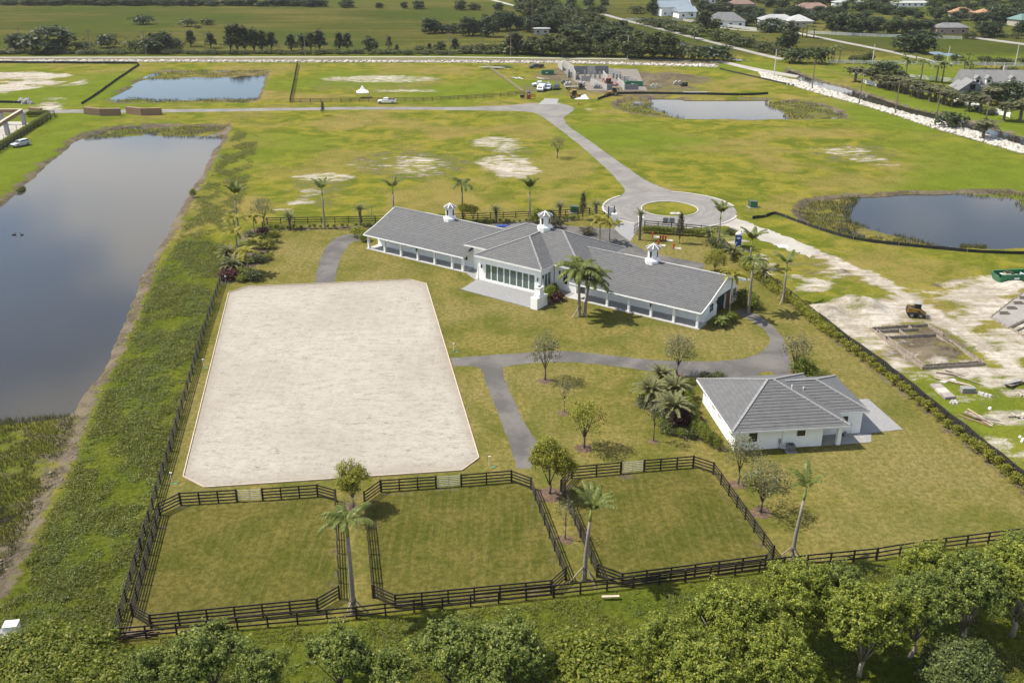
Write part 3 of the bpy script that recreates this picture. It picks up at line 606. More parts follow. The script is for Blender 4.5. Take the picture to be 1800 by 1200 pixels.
def roof_face(mb, a, b, c, d, course=0.42, step=0.055, tile=0.66):
    """stepped courses of flat tiles on the plane a-b (eave) to d-c (top); a tile = its own island"""
    a, b, c, d = map(Vector, (a, b, c, d)); n = (b - a).cross((d if (d - a).length > 1e-4 else c) - a).normalized()
    if n.z < 0: n = -n
    L = max((d - a).length, (c - b).length); e = (b - a).normalized(); h = abs(((d + c) / 2 - a - e * ((d + c) / 2 - a).dot(e)).length)
    m = max(2, round(h / course))
    for i in range(m):
        t0, t1 = i / m, min(1.0, (i + 1.06) / m)
        p0, q0, p1, q1 = a.lerp(d, t0), b.lerp(c, t0), a.lerp(d, t1), b.lerp(c, t1)
        k = max(1, round((q0 - p0).length / tile)); off = 0.5 * (i % 2) / k
        cuts = [0.0] + [(j + 1) / k - off for j in range(k) if 0.02 < (j + 1) / k - off < 0.98] + [1.0]
        for s0, s1 in zip(cuts[:-1], cuts[1:]):
            up = n * (step + random.uniform(-0.006, 0.006))
            A, B, C, D = p0.lerp(q0, s0), p0.lerp(q0, s1), p1.lerp(q1, s1), p1.lerp(q1, s0)
            mb.add([A + up, B + up, C + n * 0.008, D + n * 0.008, A - n * 0.02, B - n * 0.02], [(0, 1, 2, 3), (4, 5, 1, 0)])
def slab(mb, a, b, c, d, th=0.12):
    """solid board under a roof plane"""
    a, b, c, d = map(Vector, (a, b, c, d)); n = (b - a).cross(c - a).normalized()
    if n.z < 0: n = -n
    o = n * -0.03; vs = [p + o for p in (a, b, c, d)] + [p + o - n * th for p in (a, b, c, d)]
    if (c - d).length < 1e-4: mb.add([vs[0], vs[1], vs[2], vs[4], vs[5], vs[6]], [(0, 1, 2), (5, 4, 3), (0, 3, 4, 1), (1, 4, 5, 2), (2, 5, 3, 0)])
    else: mb.add(vs, [(0, 1, 2, 3), (7, 6, 5, 4), (0, 4, 5, 1), (1, 5, 6, 2), (2, 6, 7, 3), (3, 7, 4, 0)])
def caps(mb, a, b, wd=0.26):
    """row of ridge caps"""
    a, b = Vector(a), Vector(b); L = (b - a).length; n = max(1, round(L / 0.42)); up = Vector((0, 0, 0.06))
    for i in range(n):
        p, q = a.lerp(b, i / n), a.lerp(b, (i + 1.12) / n if i < n - 1 else 1)
        mb.beam(p + up * 1.25, q + up * 0.7, wd, 0.11)
def window(parent, c, wd, ht, axis, face, bars=(1, 1), depth=0.10, glass=None, frame=TRIM):
    """window on a wall: axis 'x' wall runs along x (normal +-y), 'y' wall runs along y"""
    x, y, z = c; f = face; fr = MB(); t = 0.07
    def bx(mb, a0, a1, z0, z1, d0, d1):
        d0, d1 = sorted((d0 * f, d1 * f))
        if axis == 'x': mb.box(x + a0, x + a1, y + d0, y + d1, z + z0, z + z1)
        else: mb.box(x + d0, x + d1, y + a0, y + a1, z + z0, z + z1)
    w2, h2 = wd / 2, ht / 2
    bx(fr, -w2 - t, w2 + t, -h2 - t, -h2, 0.0, depth * 0.8); bx(fr, -w2 - t, w2 + t, h2, h2 + t, 0.0, depth * 0.8)
    bx(fr, -w2 - t, -w2, -h2, h2, 0.0, depth * 0.8); bx(fr, w2, w2 + t, -h2, h2, 0.0, depth * 0.8)
    wn = fr.build('window', frame, parent)
    p = MB(); bx(p, -w2, w2, -h2, h2, 0.004, 0.02); p.build('pane', glass or GLASS, wn)
    if bars[0] + bars[1]:
        bmb = MB()
        for i in range(bars[0]): q = -w2 + wd * (i + 1) / (bars[0] + 1); bx(bmb, q - 0.02, q + 0.02, -h2, h2, 0.021, 0.04)
        for i in range(bars[1]): q = -h2 + ht * (i + 1) / (bars[1] + 1); bx(bmb, -w2, w2, q - 0.02, q + 0.02, 0.0212, 0.0402)
        bmb.build('glazing_bar', frame, wn)
    return wn
def lantern(parent, x, y, z):
    m = MB(); m.box(x - 0.05, x + 0.05, y - 0.05, y + 0.05, z + 0.22, z + 0.3); m.cyl((x, y, z - 0.25), 0.09, 0.42, 6, 0.14); m.cyl((x, y, z + 0.17), 0.17, 0.12, 6, 0.03); m.cyl((x, y, z - 0.36), 0.03, 0.11, 6, 0.08)
    return m.build('wall_lantern', DARK, parent)

# ================================================================== STABLE BARN
b0 = P(649, 437); b1 = P(1225, 577); BA = math.atan2(b1.y - b0.y, b1.x - b0.x)
barn = thing('stable_barn', 'long white stable barn with grey tiled roof, glazed central pavilion and three cupolas', 'barn', b0, BA)
# floors
for u0, u1 in ((-0.3, 21.6), (41.5, 63.3)): MB().box(u0, u1, -0.25, 2.4, 0, 0.10).build('porch_floor', pm('dark_grey_paver', (0.34, 0.335, 0.335), (0.42, 0.41, 0.405), 3, 0.8), barn)
MB().box(-0.36, 21.66, -0.42, -0.255, 0, 0.115).build('porch_edge', KERBM, barn); MB().box(41.4, 63.36, -0.42, -0.255, 0, 0.115).build('porch_edge', KERBM, barn)
# walls of the wings (gable ends with the roof profile)
PROF = [(-0.45, 2.55), (2.3, 3.38), (8.0, 5.6), (13.7, 3.38), (16.45, 2.55)]
def gable(u0, u1, name='gable_wall'):
    g = MB(); g.xprism([(2.3, 0.0), (13.7, 0.0), (13.7, 3.2), (8.0, 5.42), (2.3, 3.2)], u0, u1); return g.build(name, WHITE, barn)
gable(0.0, 0.25)
# right gable: wall with a stall-aisle doorway
g = MB(); g.xprism([(2.3, 0), (6.5, 0), (6.5, 2.5), (9.5, 2.5), (9.5, 0), (13.7, 0), (13.7, 3.2), (8.0, 5.42), (2.3, 3.2)], 62.65, 62.9); g.build('gable_wall', WHITE, barn)
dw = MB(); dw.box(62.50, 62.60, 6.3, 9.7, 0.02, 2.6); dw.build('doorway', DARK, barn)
sd = MB(); sd.box(62.91, 62.99, 9.55, 11.2, 0.08, 2.45)
sdo = sd.build('door', pm('dark_brown_door', (0.10, 0.05, 0.035), (0.14, 0.07, 0.05), 2, 0.6), barn)
MB().box(62.91, 63.0, 6.3, 11.3, 2.52, 2.66).build('door_rail', DARK, barn)
window(barn, (62.9, 4.4, 1.75), 1.25, 1.2, 'y', 1, (1, 1)); window(barn, (62.9, 12.5, 1.7), 1.0, 1.2, 'y', 1, (1, 1))
window(barn, (0.0, 4.4, 1.75), 1.25, 1.2, 'y', -1, (1, 1))
lantern(barn, 63.12, 5.9, 2.2)
for u0, u1 in ((0.25, 21.7), (41.6, 62.65)):
    MB().box(u0, u1, 2.3, 2.52, 0.10, 3.3).build('wing_wall', WHITE, barn); MB().box(u0, u1, 13.48, 13.7, 0, 3.3).build('wing_wall', WHITE, barn)
# porch columns
cols = [0, 3.76, 7.5, 11.25, 14.95, 18.7, 20.9] + [62.86 - 3.66 * k for k in range(6)]
for u in cols:
    cm = MB(); cm.box(u - 0.17, u + 0.17, -0.17, 0.17, 0.10, 2.42); cm.box(u - 0.21, u + 0.21, -0.21, 0.21, 0.10, 0.32); cm.box(u - 0.21, u + 0.21, -0.21, 0.21, 2.30, 2.425)
    cm.build('column', TRIM, barn)
for u in (11.25, 55.54): lantern(barn, u, -0.33, 1.95)
for u0, u1 in ((-0.3, 21.2), (41.9, 63.2)): MB().box(u0, u1, -0.15, 0.15, 2.43, 2.62).build('porch_beam', TRIM, barn)
for k in range(6):
    for du in (-0.92, 0.92):
        for base in (1.88 + k * 3.74,): 
            if base + du < 20.6: window(barn, (base + du, 2.3, 1.72), 1.0, 1.15, 'x', -1, (1, 1))
        base = 62.86 - 1.83 - k * 3.66
        if base + du > 43.2: window(barn, (base + du, 2.3, 1.72), 1.0, 1.15, 'x', -1, (1, 1))
# wing roofs
def wing_roof(ua, ub, u_low_a, u_low_b, ra, rb):
    t = MB(); s = MB(); cp = MB(); n = len(PROF)
    for i in range(n - 1):
        (v0, z0), (v1, z1) = PROF[i], PROF[i + 1]
        lo, hi = ((v0, z0), (v1, z1)) if z0 < z1 else ((v1, z1), (v0, z0))
        x0, x1 = (u_low_a, u_low_b) if i in (0, 3) else (ua, ub)
        A, B_, C, D = (x0, lo[0], lo[1]), (x1, lo[0], lo[1]), (x1, hi[0], hi[1]), (x0, hi[0], hi[1])
        roof_face(t, A, B_, C, D); slab(s, A, B_, C, D)
    caps(cp, (ra, 8.0, 5.6), (rb, 8.0, 5.6))
    r = t.build('roof', TILE, barn); s.build('soffit', TRIM, r); cp.build('ridge_cap', CAPM, r)
    f = MB(); f.box(u_low_a, u_low_b, -0.58, -0.47, 2.42, 2.60); f.box(u_low_a, u_low_b, 16.47, 16.58, 2.42, 2.60)
    for x in ((u_low_a,) if ua == u_low_a else ()) + ((u_low_b,) if ub == u_low_b else ()):
        for (v0, z0), (v1, z1) in zip(PROF[:-1], PROF[1:]): f.beam((x, v0, z0 - 0.04), (x, v1, z1 - 0.04), 0.10, 0.22)
    f.build('fascia', TRIM, r); return r
wing_roof(-0.75, 23.6, -0.75, 21.4, -0.75, 23.6)
wing_roof(39.7, 63.6, 41.8, 63.6, 39.7, 63.6)
# ---- centre block: hipped main roof + hipped pavilion in front
ZE, ZR, ZP = 4.3, 7.5, 7.0
mU0, mU1, mV0, mV1, mR0, mR1, mRv = 20.4, 43.0, 1.05, 14.6, 28.2, 35.2, 7.82
pU0, pU1, pV0, pVr, pUm = 25.1, 38.0, -2.4, 3.7, 31.55
vB = mV0 + (ZP - ZE) / (ZR - ZE) * (mRv - mV0)     # where the pavilion ridge meets the main slope
t = MB(); s = MB(); cp = MB()
faces = [((mU0, mV1, ZE), (mU0, mV0, ZE), (mR0, mRv, ZR), (mR0, mRv, ZR)), ((mU1, mV0, ZE), (mU1, mV1, ZE), (mR1, mRv, ZR), (mR1, mRv, ZR)),
         ((mU0, mV0, ZE), (mU1, mV0, ZE), (mR1, mRv, ZR), (mR0, mRv, ZR)), ((mU1, mV1, ZE), (mU0, mV1, ZE), (mR0, mRv, ZR), (mR1, mRv, ZR)),
         ((pU0, pV0, ZE), (pU1, pV0, ZE), (pUm, pVr, ZP), (pUm, pVr, ZP)), ((pU1, pV0, ZE), (pU1, mV0, ZE), (pUm, vB, ZP), (pUm, pVr, ZP)), ((pU0, mV0, ZE), (pU0, pV0, ZE), (pUm, pVr, ZP), (pUm, vB, ZP))]
for fc in faces: roof_face(t, *fc)
for fc in faces[:4]: slab(s, *fc)
slab(s, *faces[4])
for a, b in (((mU0, mV0, ZE), (mR0, mRv, ZR)), ((mU0, mV1, ZE), (mR0, mRv, ZR)), ((mU1, mV0, ZE), (mR1, mRv, ZR)), ((mU1, mV1, ZE), (mR1, mRv, ZR)), ((mR0, mRv, ZR), (mR1, mRv, ZR)), ((pU0, pV0, ZE), (pUm, pVr, ZP)), ((pU1, pV0, ZE), (pUm, pVr, ZP)), ((pUm, pVr, ZP), (pUm, vB, ZP))): caps(cp, a, b)
r = t.build('roof', TILE, barn); s.build('soffit', TRIM, r); cp.build('ridge_cap', CAPM, r)
f = MB()
for a, b in (((mU0, mV0), (pU0, mV0)), ((pU1, mV0), (mU1, mV0)), ((mU1, mV0), (mU1, mV1)), ((mU1, mV1), (mU0, mV1)), ((mU0, mV1), (mU0, mV0)), ((pU0, mV0), (pU0, pV0)), ((pU0, pV0), (pU1, pV0)), ((pU1, pV0), (pU1, mV0))):
    f.beam((a[0], a[1], ZE - 0.10), (b[0], b[1], ZE - 0.10), 0.10, 0.24)
f.build('fascia', TRIM, r)
sf = MB(); sf.box(mU0 + 0.06, mU1 - 0.06, mV0 + 0.06, mV1 - 0.06, 4.10, 4.14); sf.box(pU0 + 0.06, pU1 - 0.06, pV0 + 0.06, mV0 + 0.05, 4.10, 4.14); sf.build('eave_ceiling', TRIM, r)
# main block walls
wU0, wU1, wV0, wV1 = 21.75, 41.6, 1.9, 13.9
wl = MB(); wl.box(wU0, 25.6, wV0, wV0 + 0.25, 0, 4.1); wl.box(37.6, wU1, wV0, wV0 + 0.25, 0, 4.1); wl.box(wU0, wU1, wV1 - 0.25, wV1, 0, 4.1); wl.box(wU0, wU0 + 0.25, wV0 + 0.25, wV1 - 0.25, 0, 4.1); wl.box(wU1 - 0.25, wU1, wV0 + 0.25, wV1 - 0.25, 0, 4.1)
wl.build('centre_wall', WHITE, barn)
for u, zc, hh in ((24.6, 2.6, 1.9), (39.6, 2.3, 2.2)): window(barn, (u, wV0, zc), 0.8, hh, 'x', -1, (0, 1))
window(barn, (42.6, 2.28, 1.2), 0.9, 2.1, 'x', -1, (0, 0))
lantern(barn, 38.6, wV0 - 0.15, 2.9)
# pavilion: corner piers, lintel, sill and glazing, with a room inside
PV = -1.8; zS, zT = 0.42, 3.05
pv = MB()
pv.box(25.6, 26.85, PV, PV + 0.3, 0.1, 4.1); pv.box(36.35, 37.5, PV, PV + 0.3, 0.1, 4.1); pv.box(26.85, 36.35, PV, PV + 0.3, zT, 4.1); pv.box(26.85, 36.35, PV - 0.03, PV + 0.3, 0.1, zS)
pv.box(37.2, 37.5, PV + 0.3, -1.62, 0.1, 4.1); pv.box(37.2, 37.5, 1.05, wV0, 0.1, 4.1); pv.box(37.2, 37.5, -1.62, 1.05, zT + 0.1, 4.1); pv.box(37.2, 37.5, -1.62, 1.05, 0.1, 0.5)
pv.box(25.6, 25.9, PV + 0.3, wV0, 0.1, 4.1)
pv.build('pavilion_wall', WHITE, barn)
rm = MB(); rm.box(25.9, 37.2, PV + 0.3, 7.0, 0.10, 0.14); rm.box(25.9, 37.2, 7.0, 7.2, 0.1, 4.1)
rm.build('room_floor', pm('pale_room_finish', (0.62, 0.62, 0.58), (0.55, 0.55, 0.52), 0.6, 0.6), barn)
def glass_material():
    m, nt, b, out = new_mat('green_painted_reflection_glass')
    b.inputs['Base Color'].default_value = (0.13, 0.19, 0.155, 1); b.inputs['Roughness'].default_value = 0.03; b.inputs['IOR'].default_value = 2.1  # green-grey base colour painted in for the reflected lawn
    tr = nt.nodes.new('ShaderNodeBsdfTransparent'); tr.inputs[0].default_value = (0.80, 0.93, 0.85, 1)
    ms = nt.nodes.new('ShaderNodeMixShader'); ly = nt.nodes.new('ShaderNodeFresnel'); ly.inputs[0].default_value = 1.9
    vec = N(nt, 'ShaderNodeTexCoord').outputs['Object']; bump(nt, b, noise_node(nt, vec, 0.8, 2), 0.02, 0.02)
    nt.links.new(math_n(nt, 'MAXIMUM', ly.outputs[0], 0.6), ms.inputs[0]); nt.links.new(tr.outputs[0], ms.inputs[1]); nt.links.new(b.outputs[0], ms.inputs[2]); nt.links.new(ms.outputs[0], out.inputs[0]); return m
PGLASS = glass_material()
mul = [26.85, 27.99, 29.21, 30.47, 31.6, 32.9, 34.05, 35.2, 36.35]
for i, (a, b) in enumerate(zip(mul[:-1], mul[1:])):
    gp = MB(); gp.box(a, b, PV + 0.02, PV + 0.14, zS, zS + 0.09); gp.box(a, b, PV + 0.02, PV + 0.14, zT - 0.09, zT); gp.box(a, a + 0.09, PV + 0.02, PV + 0.14, zS + 0.09, zT - 0.09); gp.box(b - 0.09, b, PV + 0.02, PV + 0.14, zS + 0.09, zT - 0.09)
    wn = gp.build('glazed_panel', TRIM, barn); MB().box(a + 0.09, b - 0.09, PV + 0.07, PV + 0.09, zS + 0.09, zT - 0.09).build('pane', PGLASS, wn)
for a, b in ((-1.62, -0.73), (-0.73, 0.16), (0.16, 1.05)):
    gp = MB(); z0, z1 = 0.5, zT + 0.1; x0, x1 = 37.34, 37.46
    gp.box(x0, x1, a, b, z0, z0 + 0.08); gp.box(x0, x1, a, b, z1 - 0.08, z1); gp.box(x0, x1, a, a + 0.08, z0 + 0.08, z1 - 0.08); gp.box(x0, x1, b - 0.08, b, z0 + 0.08, z1 - 0.08)
    wn = gp.build('glazed_panel', TRIM, barn); MB().box(37.39, 37.41, a + 0.08, b - 0.08, z0 + 0.08, z1 - 0.08).build('pane', PGLASS, wn)
lantern(barn, 26.2, PV - 0.17, 2.5); lantern(barn, 36.95, PV - 0.17, 2.5)
# sloping wing walls either side of the glazed front
for u, f_ in ((25.35, -1), (37.75, 1)):
    fw = MB(); fw.yprism([(u, 0.1), (u + 0.55 * f_, 0.1), (u + 0.28 * f_, 1.0), (u + 0.08 * f_, 1.9), (u - 0.02 * f_, 2.7)][::f_], PV + 0.02, PV + 0.28); fw.build('flared_buttress', WHITE, barn)
# terrace and outdoor fireplace
tr = MB(); tr.prism([(25.2, PV + 0.02), (25.9, -6.9), (40.4, -7.2), (38.4, PV + 0.02)], 0, 0.09); tr.build('terrace', PAVER, barn)
tr = MB(); tr.prism([(21.6, -0.3), (25.2, -2.2), (25.3, wV0), (21.6, wV0)], 0, 0.085); tr.build('terrace', PAVER, barn)
tr = MB(); tr.prism([(38.6, wV0), (38.9, 0.4), (42.6, -0.5), (43.4, 2.2), (41.6, wV0)], 0, 0.085); tr.build('terrace', PAVER, barn)
fp = thing('outdoor_fireplace', 'white stucco outdoor fireplace with square chimney at terrace corner', 'fireplace', b0, BA)
m = MB(); m.box(39.3, 40.5, -7.3, -4.5, 0.0, 1.75); m.build('hearth_block', WHITE, fp)
m = MB(); m.prism([(39.45, -6.6), (40.35, -6.6), (40.35, -5.2), (39.45, -5.2)], 1.75, 2.1); m.box(39.5, 40.3, -6.3, -5.4, 2.1, 3.05); m.box(39.42, 40.38, -6.38, -5.32, 3.05, 3.17); m.build('chimney', WHITE, fp)
m = MB(); m.box(39.62, 40.18, -6.15, -5.55, 3.17, 3.24); m.build('flue_cap', DARK, fp)
m = MB(); m.box(39.26, 39.30, -6.5, -5.3, 0.3, 1.1); m.build('firebox', DARK, fp)
# cupolas
def cupola(u, v, z, k=1.0):
    bz = z - 0.35
    def ring(r, zz): return [(u + r * k * math.cos(math.pi / 4 * (i + 0.5)), v + r * k * math.sin(math.pi / 4 * (i + 0.5)), zz) for i in range(8)]
    def lath(mb, prof):
        vs = []; fs = []
        for r_, zz in prof: vs += ring(r_, zz)
        for j in range(len(prof) - 1):
            for i in range(8): fs.append((j * 8 + i, j * 8 + (i + 1) % 8, (j + 1) * 8 + (i + 1) % 8, (j + 1) * 8 + i))
        fs += [tuple(range(7, -1, -1)), tuple((len(prof) - 1) * 8 + i for i in range(8))]; mb.add(vs, fs); return mb
    body = lath(MB(), [(1.22, bz - 0.35), (1.22, bz + 0.55), (0.86, bz + 0.78), (0.80, bz + 0.85), (0.80, bz + 2.15), (0.95, bz + 2.22), (1.15, bz + 2.32), (1.15, bz + 2.44)]).build('cupola', TRIM, barn)
    lath(MB(), [(1.22, bz + 2.45), (1.18, bz + 2.52), (0.62, bz + 2.80), (0.04, bz + 3.05)]).build('cupola_roof', TILE, body)
    cm = MB()
    for q in ring(1.2, bz + 2.5): cm.beam(q, (u, v, bz + 3.07), 0.11, 0.07)
    cm.cyl((u, v, bz + 3.04), 0.12, 0.14, 8, 0.05); cm.build('hip_cap', TRIM, body)
    for i in range(0, 8, 2):
        a = math.pi / 4 * (i - 0.0) + math.radians(0); c_, s_ = math.cos(a), math.sin(a); rr = 0.80 * k * math.cos(math.pi / 8) + 0.012
        t_ = Vector((-s_, c_, 0)); o = Vector((u + rr * c_, v + rr * s_, bz)); n_ = Vector((c_, s_, 0)); hw = 0.17 * k
        vs = [o + t_ * (i2 * hw) + Vector((0, 0, zz)) for zz in (1.05, 1.98) for i2 in (-1, 1)]
        vs += [p - n_ * 0.1 for p in vs]
        MB().add(vs, [(0, 1, 3, 2), (4, 6, 7, 5), (0, 4, 5, 1), (1, 5, 7, 3), (3, 7, 6, 2), (2, 6, 4, 0)]).build('louvre', DARK, body)
cupola(12.0, 8.0, 5.6, 0.98); cupola(31.8, mRv, ZR, 1.06); cupola(51.3, 8.0, 5.6, 0.98)

# ================================================================== GUEST HOUSE
h0 = P(1290, 792); h1 = P(1443, 783); HA = math.atan2(h1.y - h0.y, h1.x - h0.x)
house = thing('guest_house', 'small white bungalow with grey hipped tile roof behind the paddocks', 'house', h0, HA)
hw = MB(); hw.box(0, 9.9, 0, 0.25, 0, 2.62); hw.box(0, 0.25, 0.25, 11.7, 0, 2.62); hw.box(9.65, 9.9, 0.25, 2.2, 0, 2.62); hw.box(0.25, 12.0, 11.45, 11.7, 0, 2.62); hw.box(9.65, 15.35, 2.2, 2.45, 0, 2.62); hw.box(15.1, 15.35, 2.45, 10.9, 0, 2.62); hw.box(12.0, 15.35, 10.9, 11.15, 0, 2.62)
hw.build('wall', WHITE, house)
t = MB(); s = MB(); cp = MB(); e = 2.75; za, zb = 5.5, 4.68
E1 = (-0.7, 12.5, -0.75, 12.4); ap0, ap1 = (5.35, 5.85, za), (6.0, 5.85, za)
E2 = (6.0, 16.1, 2.25, 11.4); aq = (11.5, 6.85, zb); uq = 12.5 - (zb - e) / (za - e) * 6.5
fl = [((E1[0], E1[2], e), (E1[1], E1[2], e), ap1, ap0), ((E1[1], E1[3], e), (E1[0], E1[3], e), ap0, ap1), ((E1[0], E1[3], e), (E1[0], E1[2], e), ap0, ap0), ((E1[1], E1[2], e), (E1[1], E1[3], e), ap1, ap1),
      ((12.5, E2[2], e), (E2[1], E2[2], e), aq, (uq, aq[1], zb)), ((E2[1], E2[3], e), (12.5, E2[3], e), (uq, aq[1], zb), aq), ((E2[1], E2[2], e), (E2[1], E2[3], e), aq, aq)]
for fc in fl: roof_face(t, *fc, course=0.46, step=0.06); slab(s, *fc)
for a, b in (((E1[0], E1[2], e), ap0), ((E1[0], E1[3], e), ap0), ((E1[1], E1[2], e), ap1), ((E1[1], E1[3], e), ap1), (ap0, ap1), ((uq, aq[1], zb), aq), ((E2[1], E2[2], e), aq), ((E2[1], E2[3], e), aq)): caps(cp, a, b)
r = t.build('roof', TILE, house); s.build('soffit', TRIM, r); cp.build('ridge_cap', CAPM, r)
f = MB()
for a, b in (((E1[0], E1[2]), (E1[1], E1[2])), ((E1[1], E1[2]), (E1[1], E2[2])), ((E1[1], E2[2]), (E2[1], E2[2])), ((E2[1], E2[2]), (E2[1], E2[3])), ((E1[0], E1[2]), (E1[0], E1[3])), ((E1[0], E1[3]), (E1[1], E1[3]))): f.beam((a[0], a[1], e - 0.1), (b[0], b[1], e - 0.1), 0.12, 0.2)
f.build('fascia', TRIM, r)
MB().box(E1[0] + 0.08, E1[1] - 0.08, E1[2] + 0.08, E1[3] - 0.08, 2.55, 2.58).build('eave_ceiling', TRIM, r)
MB().box(12.55, E2[1] - 0.08, E2[2] + 0.08, E2[3] - 0.08, 2.55, 2.58).build('eave_ceiling', TRIM, r)
for (x, y, z) in ((7.8, 4.7, 5.05), (9.6, 5.6, 4.25)): MB().cyl((x, y, z - 0.3), 0.07, 0.55, 8).build('vent_pipe', TRIM, r)
BRN = pm('dark_bronze_frame', (0.07, 0.035, 0.02), (0.09, 0.05, 0.03), 3, 0.5)
window(house, (2.0, 0, 1.62), 0.75, 1.0, 'x', -1, (0, 0), frame=BRN); window(house, (7.4, 0, 1.85), 0.75, 0.68, 'x', -1, (0, 0), frame=BRN); window(house, (13.35, 2.2, 1.9), 0.5, 0.62, 'x', -1, (0, 0), frame=BRN)
for v in (1.3, 5.4, 7.6, 11.0): window(house, (0, v, 1.85), 0.7, 0.8, 'y', -1, (0, 0), frame=BRN)
cm = MB(); cm.box(11.55, 12.0, -0.2, 0.2, 0.06, 2.6); cm.build('porch_column', WHITE, house)
MB().box(9.9, 15.35, 0.02, 2.2, 0, 0.06).build('porch_floor', CONC, house)
MB().box(11.0, 11.9, 2.16, 2.2, 0.06, 2.2).build('door', TRIM, house)
m = MB(); m.prism([(15.36, 2.0), (20.6, 2.45), (20.1, 10.2), (15.36, 10.2)], 0, 0.05); m.prism([(15.37, 0.05), (15.8, 0.2), (16.6, 1.98), (15.37, 1.98)], 0, 0.045); m.build('patio', PAVER, house)
dp = MB(); dp.tube([(3.0 + 2.3, -0.05, 0.2), (5.3, -0.05, 2.5)], 0.04, 6); dp.build('downpipe', TRIM, house)
# equipment against the wall
hv = lambda u, v: h0 + Vector((u * math.cos(HA) - v * math.sin(HA), u * math.sin(HA) + v * math.cos(HA), 0))
ac = thing('air_conditioner', 'grey outdoor air conditioning unit beside the bungalow front wall', 'air conditioner', hv(6.1, -0.75), HA)
MB().box(-0.6, 0.6, -0.55, 0.55, 0, 0.08).build('concrete_pad', CONC, ac); MB().box(-0.4, 0.4, -0.4, 0.4, 0.08, 0.82).build('cabinet', pm('grey_grille', (0.16, 0.16, 0.16), (0.22, 0.22, 0.22), 20, 0.6), ac)
MB().cyl((0, 0, 0.82), 0.33, 0.05, 16).build('fan_guard', DARK, ac)
for z in (0.2, 0.35, 0.5, 0.65): MB().box(-0.42, 0.42, -0.42, -0.405, z, z + 0.04).build('louvre', DARK, ac)
m = MB(); m.tube([(-0.4, 0.1, 0.3), (-0.9, 0.3, 0.25), (-1.0, 0.62, 0.5)], 0.04, 6); m.build('pipe', TRIM, ac)
mt = thing('meter_box', 'small grey meter box with pipe on the bungalow front wall', 'meter box', hv(5.05, 0), HA); MB().box(-0.12, 0.12, -0.16, -0.005, 0.7, 1.2).build('box', CONC, mt); MB().tube([(0, -0.08, 0), (0, -0.08, 0.7)], 0.04, 6).build('pipe', CONC, mt)
pmpo = thing('pool_pump', 'grey pump and pipework standing by the recessed bungalow wall', 'pump', hv(13.4, 1.75), HA); MB().cyl((0, 0, 0.06), 0.22, 0.5, 10, 0.18).build('tank', CONC, pmpo); MB().tube([(0.2, 0, 0.3), (0.7, 0.1, 0.3), (0.75, 0.3, 1.4)], 0.035, 6).build('pipe', CONC, pmpo); MB().box(-0.7, -0.25, -0.15, 0.15, 0.06, 0.35).build('motor', DARK, pmpo)
# ================================================================== FENCES
_unit = {}
def unit_rail(h, t):
    k = (h, t)
    if k not in _unit: _unit[k] = MB().box(0, 1, -t / 2, t / 2, -h / 2, h / 2).mesh('rail')
    return _unit[k]
_post = {}
def post_mesh(w_, h):
    k = (w_, round(h, 2))
    if k not in _post:
        m = MB(); m.box(-w_ / 2, w_ / 2, -w_ / 2, w_ / 2, -0.1, h - 0.04)
        m.add([(-w_ / 2, -w_ / 2, h - 0.04), (w_ / 2, -w_ / 2, h - 0.04), (w_ / 2, w_ / 2, h - 0.04), (-w_ / 2, w_ / 2, h - 0.04), (0, 0, h)], [(0, 1, 4), (1, 2, 4), (2, 3, 4), (3, 0, 4)])
        _post[k] = m.mesh('post')
    return _post[k]
def fence(label, pts, rails=4, h=1.42, bay=2.44, mat=None, corner=0.17, pw=0.13, rh=0.14, gaps=(), cap=False, name='board_fence'):
    """posts and boards, each its own part; gaps = indices of segments left open for a gate"""
    mat = mat or BLACK; o = pts[0]
    root = thing(name, label, 'fence', o)
    for i, (a, b) in enumerate(zip(pts[:-1], pts[1:])):
        L = (b - a).length; d = (b - a).normalized(); ang = math.atan2(d.y, d.x); n = max(1, round(L / bay))
        nrm = Vector((-d.y, d.x, 0))
        obj('post', post_mesh(corner, h + 0.06), mat, root, a - o, (0, 0, ang))
        if i == len(pts) - 2: obj('post', post_mesh(corner, h + 0.06), mat, root, b - o, (0, 0, ang))
        if i in gaps: continue
        for k in range(n):
            p, q = a.lerp(b, k / n), a.lerp(b, (k + 1) / n)
            if k: obj('post', post_mesh(pw, h + 0.02), mat, root, p - o, (0, 0, ang))
            for r_ in range(rails):
                z = h - 0.10 - r_ * (h - 0.10) / (rails - 0.25) + random.uniform(-0.012, 0.012)
                rl = obj('rail', unit_rail(rh, 0.045), mat, root, p - o + Vector((0, 0, z)), (0, -math.atan2(random.uniform(-0.015, 0.015), L / n), ang)); rl.scale = (L / n * 1.0, 1, 1)
        if cap:
            for k in range(n): pass
    return root
def gate(label, a, b, h=1.3):
    g = thing('metal_gate', label, 'gate', a, math.atan2((b - a).y, (b - a).x)); L = (b - a).length - 0.25
    GAL = pm('galvanised_tube', (0.55, 0.55, 0.52), (0.46, 0.46, 0.44), 4, 0.4, metal=0.3)
    for i in range(6): MB().tube([(0.14, 0, 0.22 + i * (h - 0.25) / 5), (0.1 + L, 0, 0.22 + i * (h - 0.25) / 5)], 0.022, 6).build('rail', GAL, g)
    for x in (0.14, 0.12 + L / 2, 0.1 + L): MB().tube([(x, 0, 0.18), (x, 0, h)], 0.026, 6).build('upright', GAL, g)
    return g
PX = lambda *pts: PP(pts)
fence('black four-board fence enclosing the leftmost of the three grass paddocks', PX((417, 881), (318, 887), (281, 905), (233.5, 1083), (266.5, 1103.5), (558.6, 1074.5), (597, 1052), (590, 881), (558.6, 872), (462.5, 879)), bay=2.1)
gate('silver tube gate in the leftmost paddock fence', P(417, 881), P(462.5, 879))
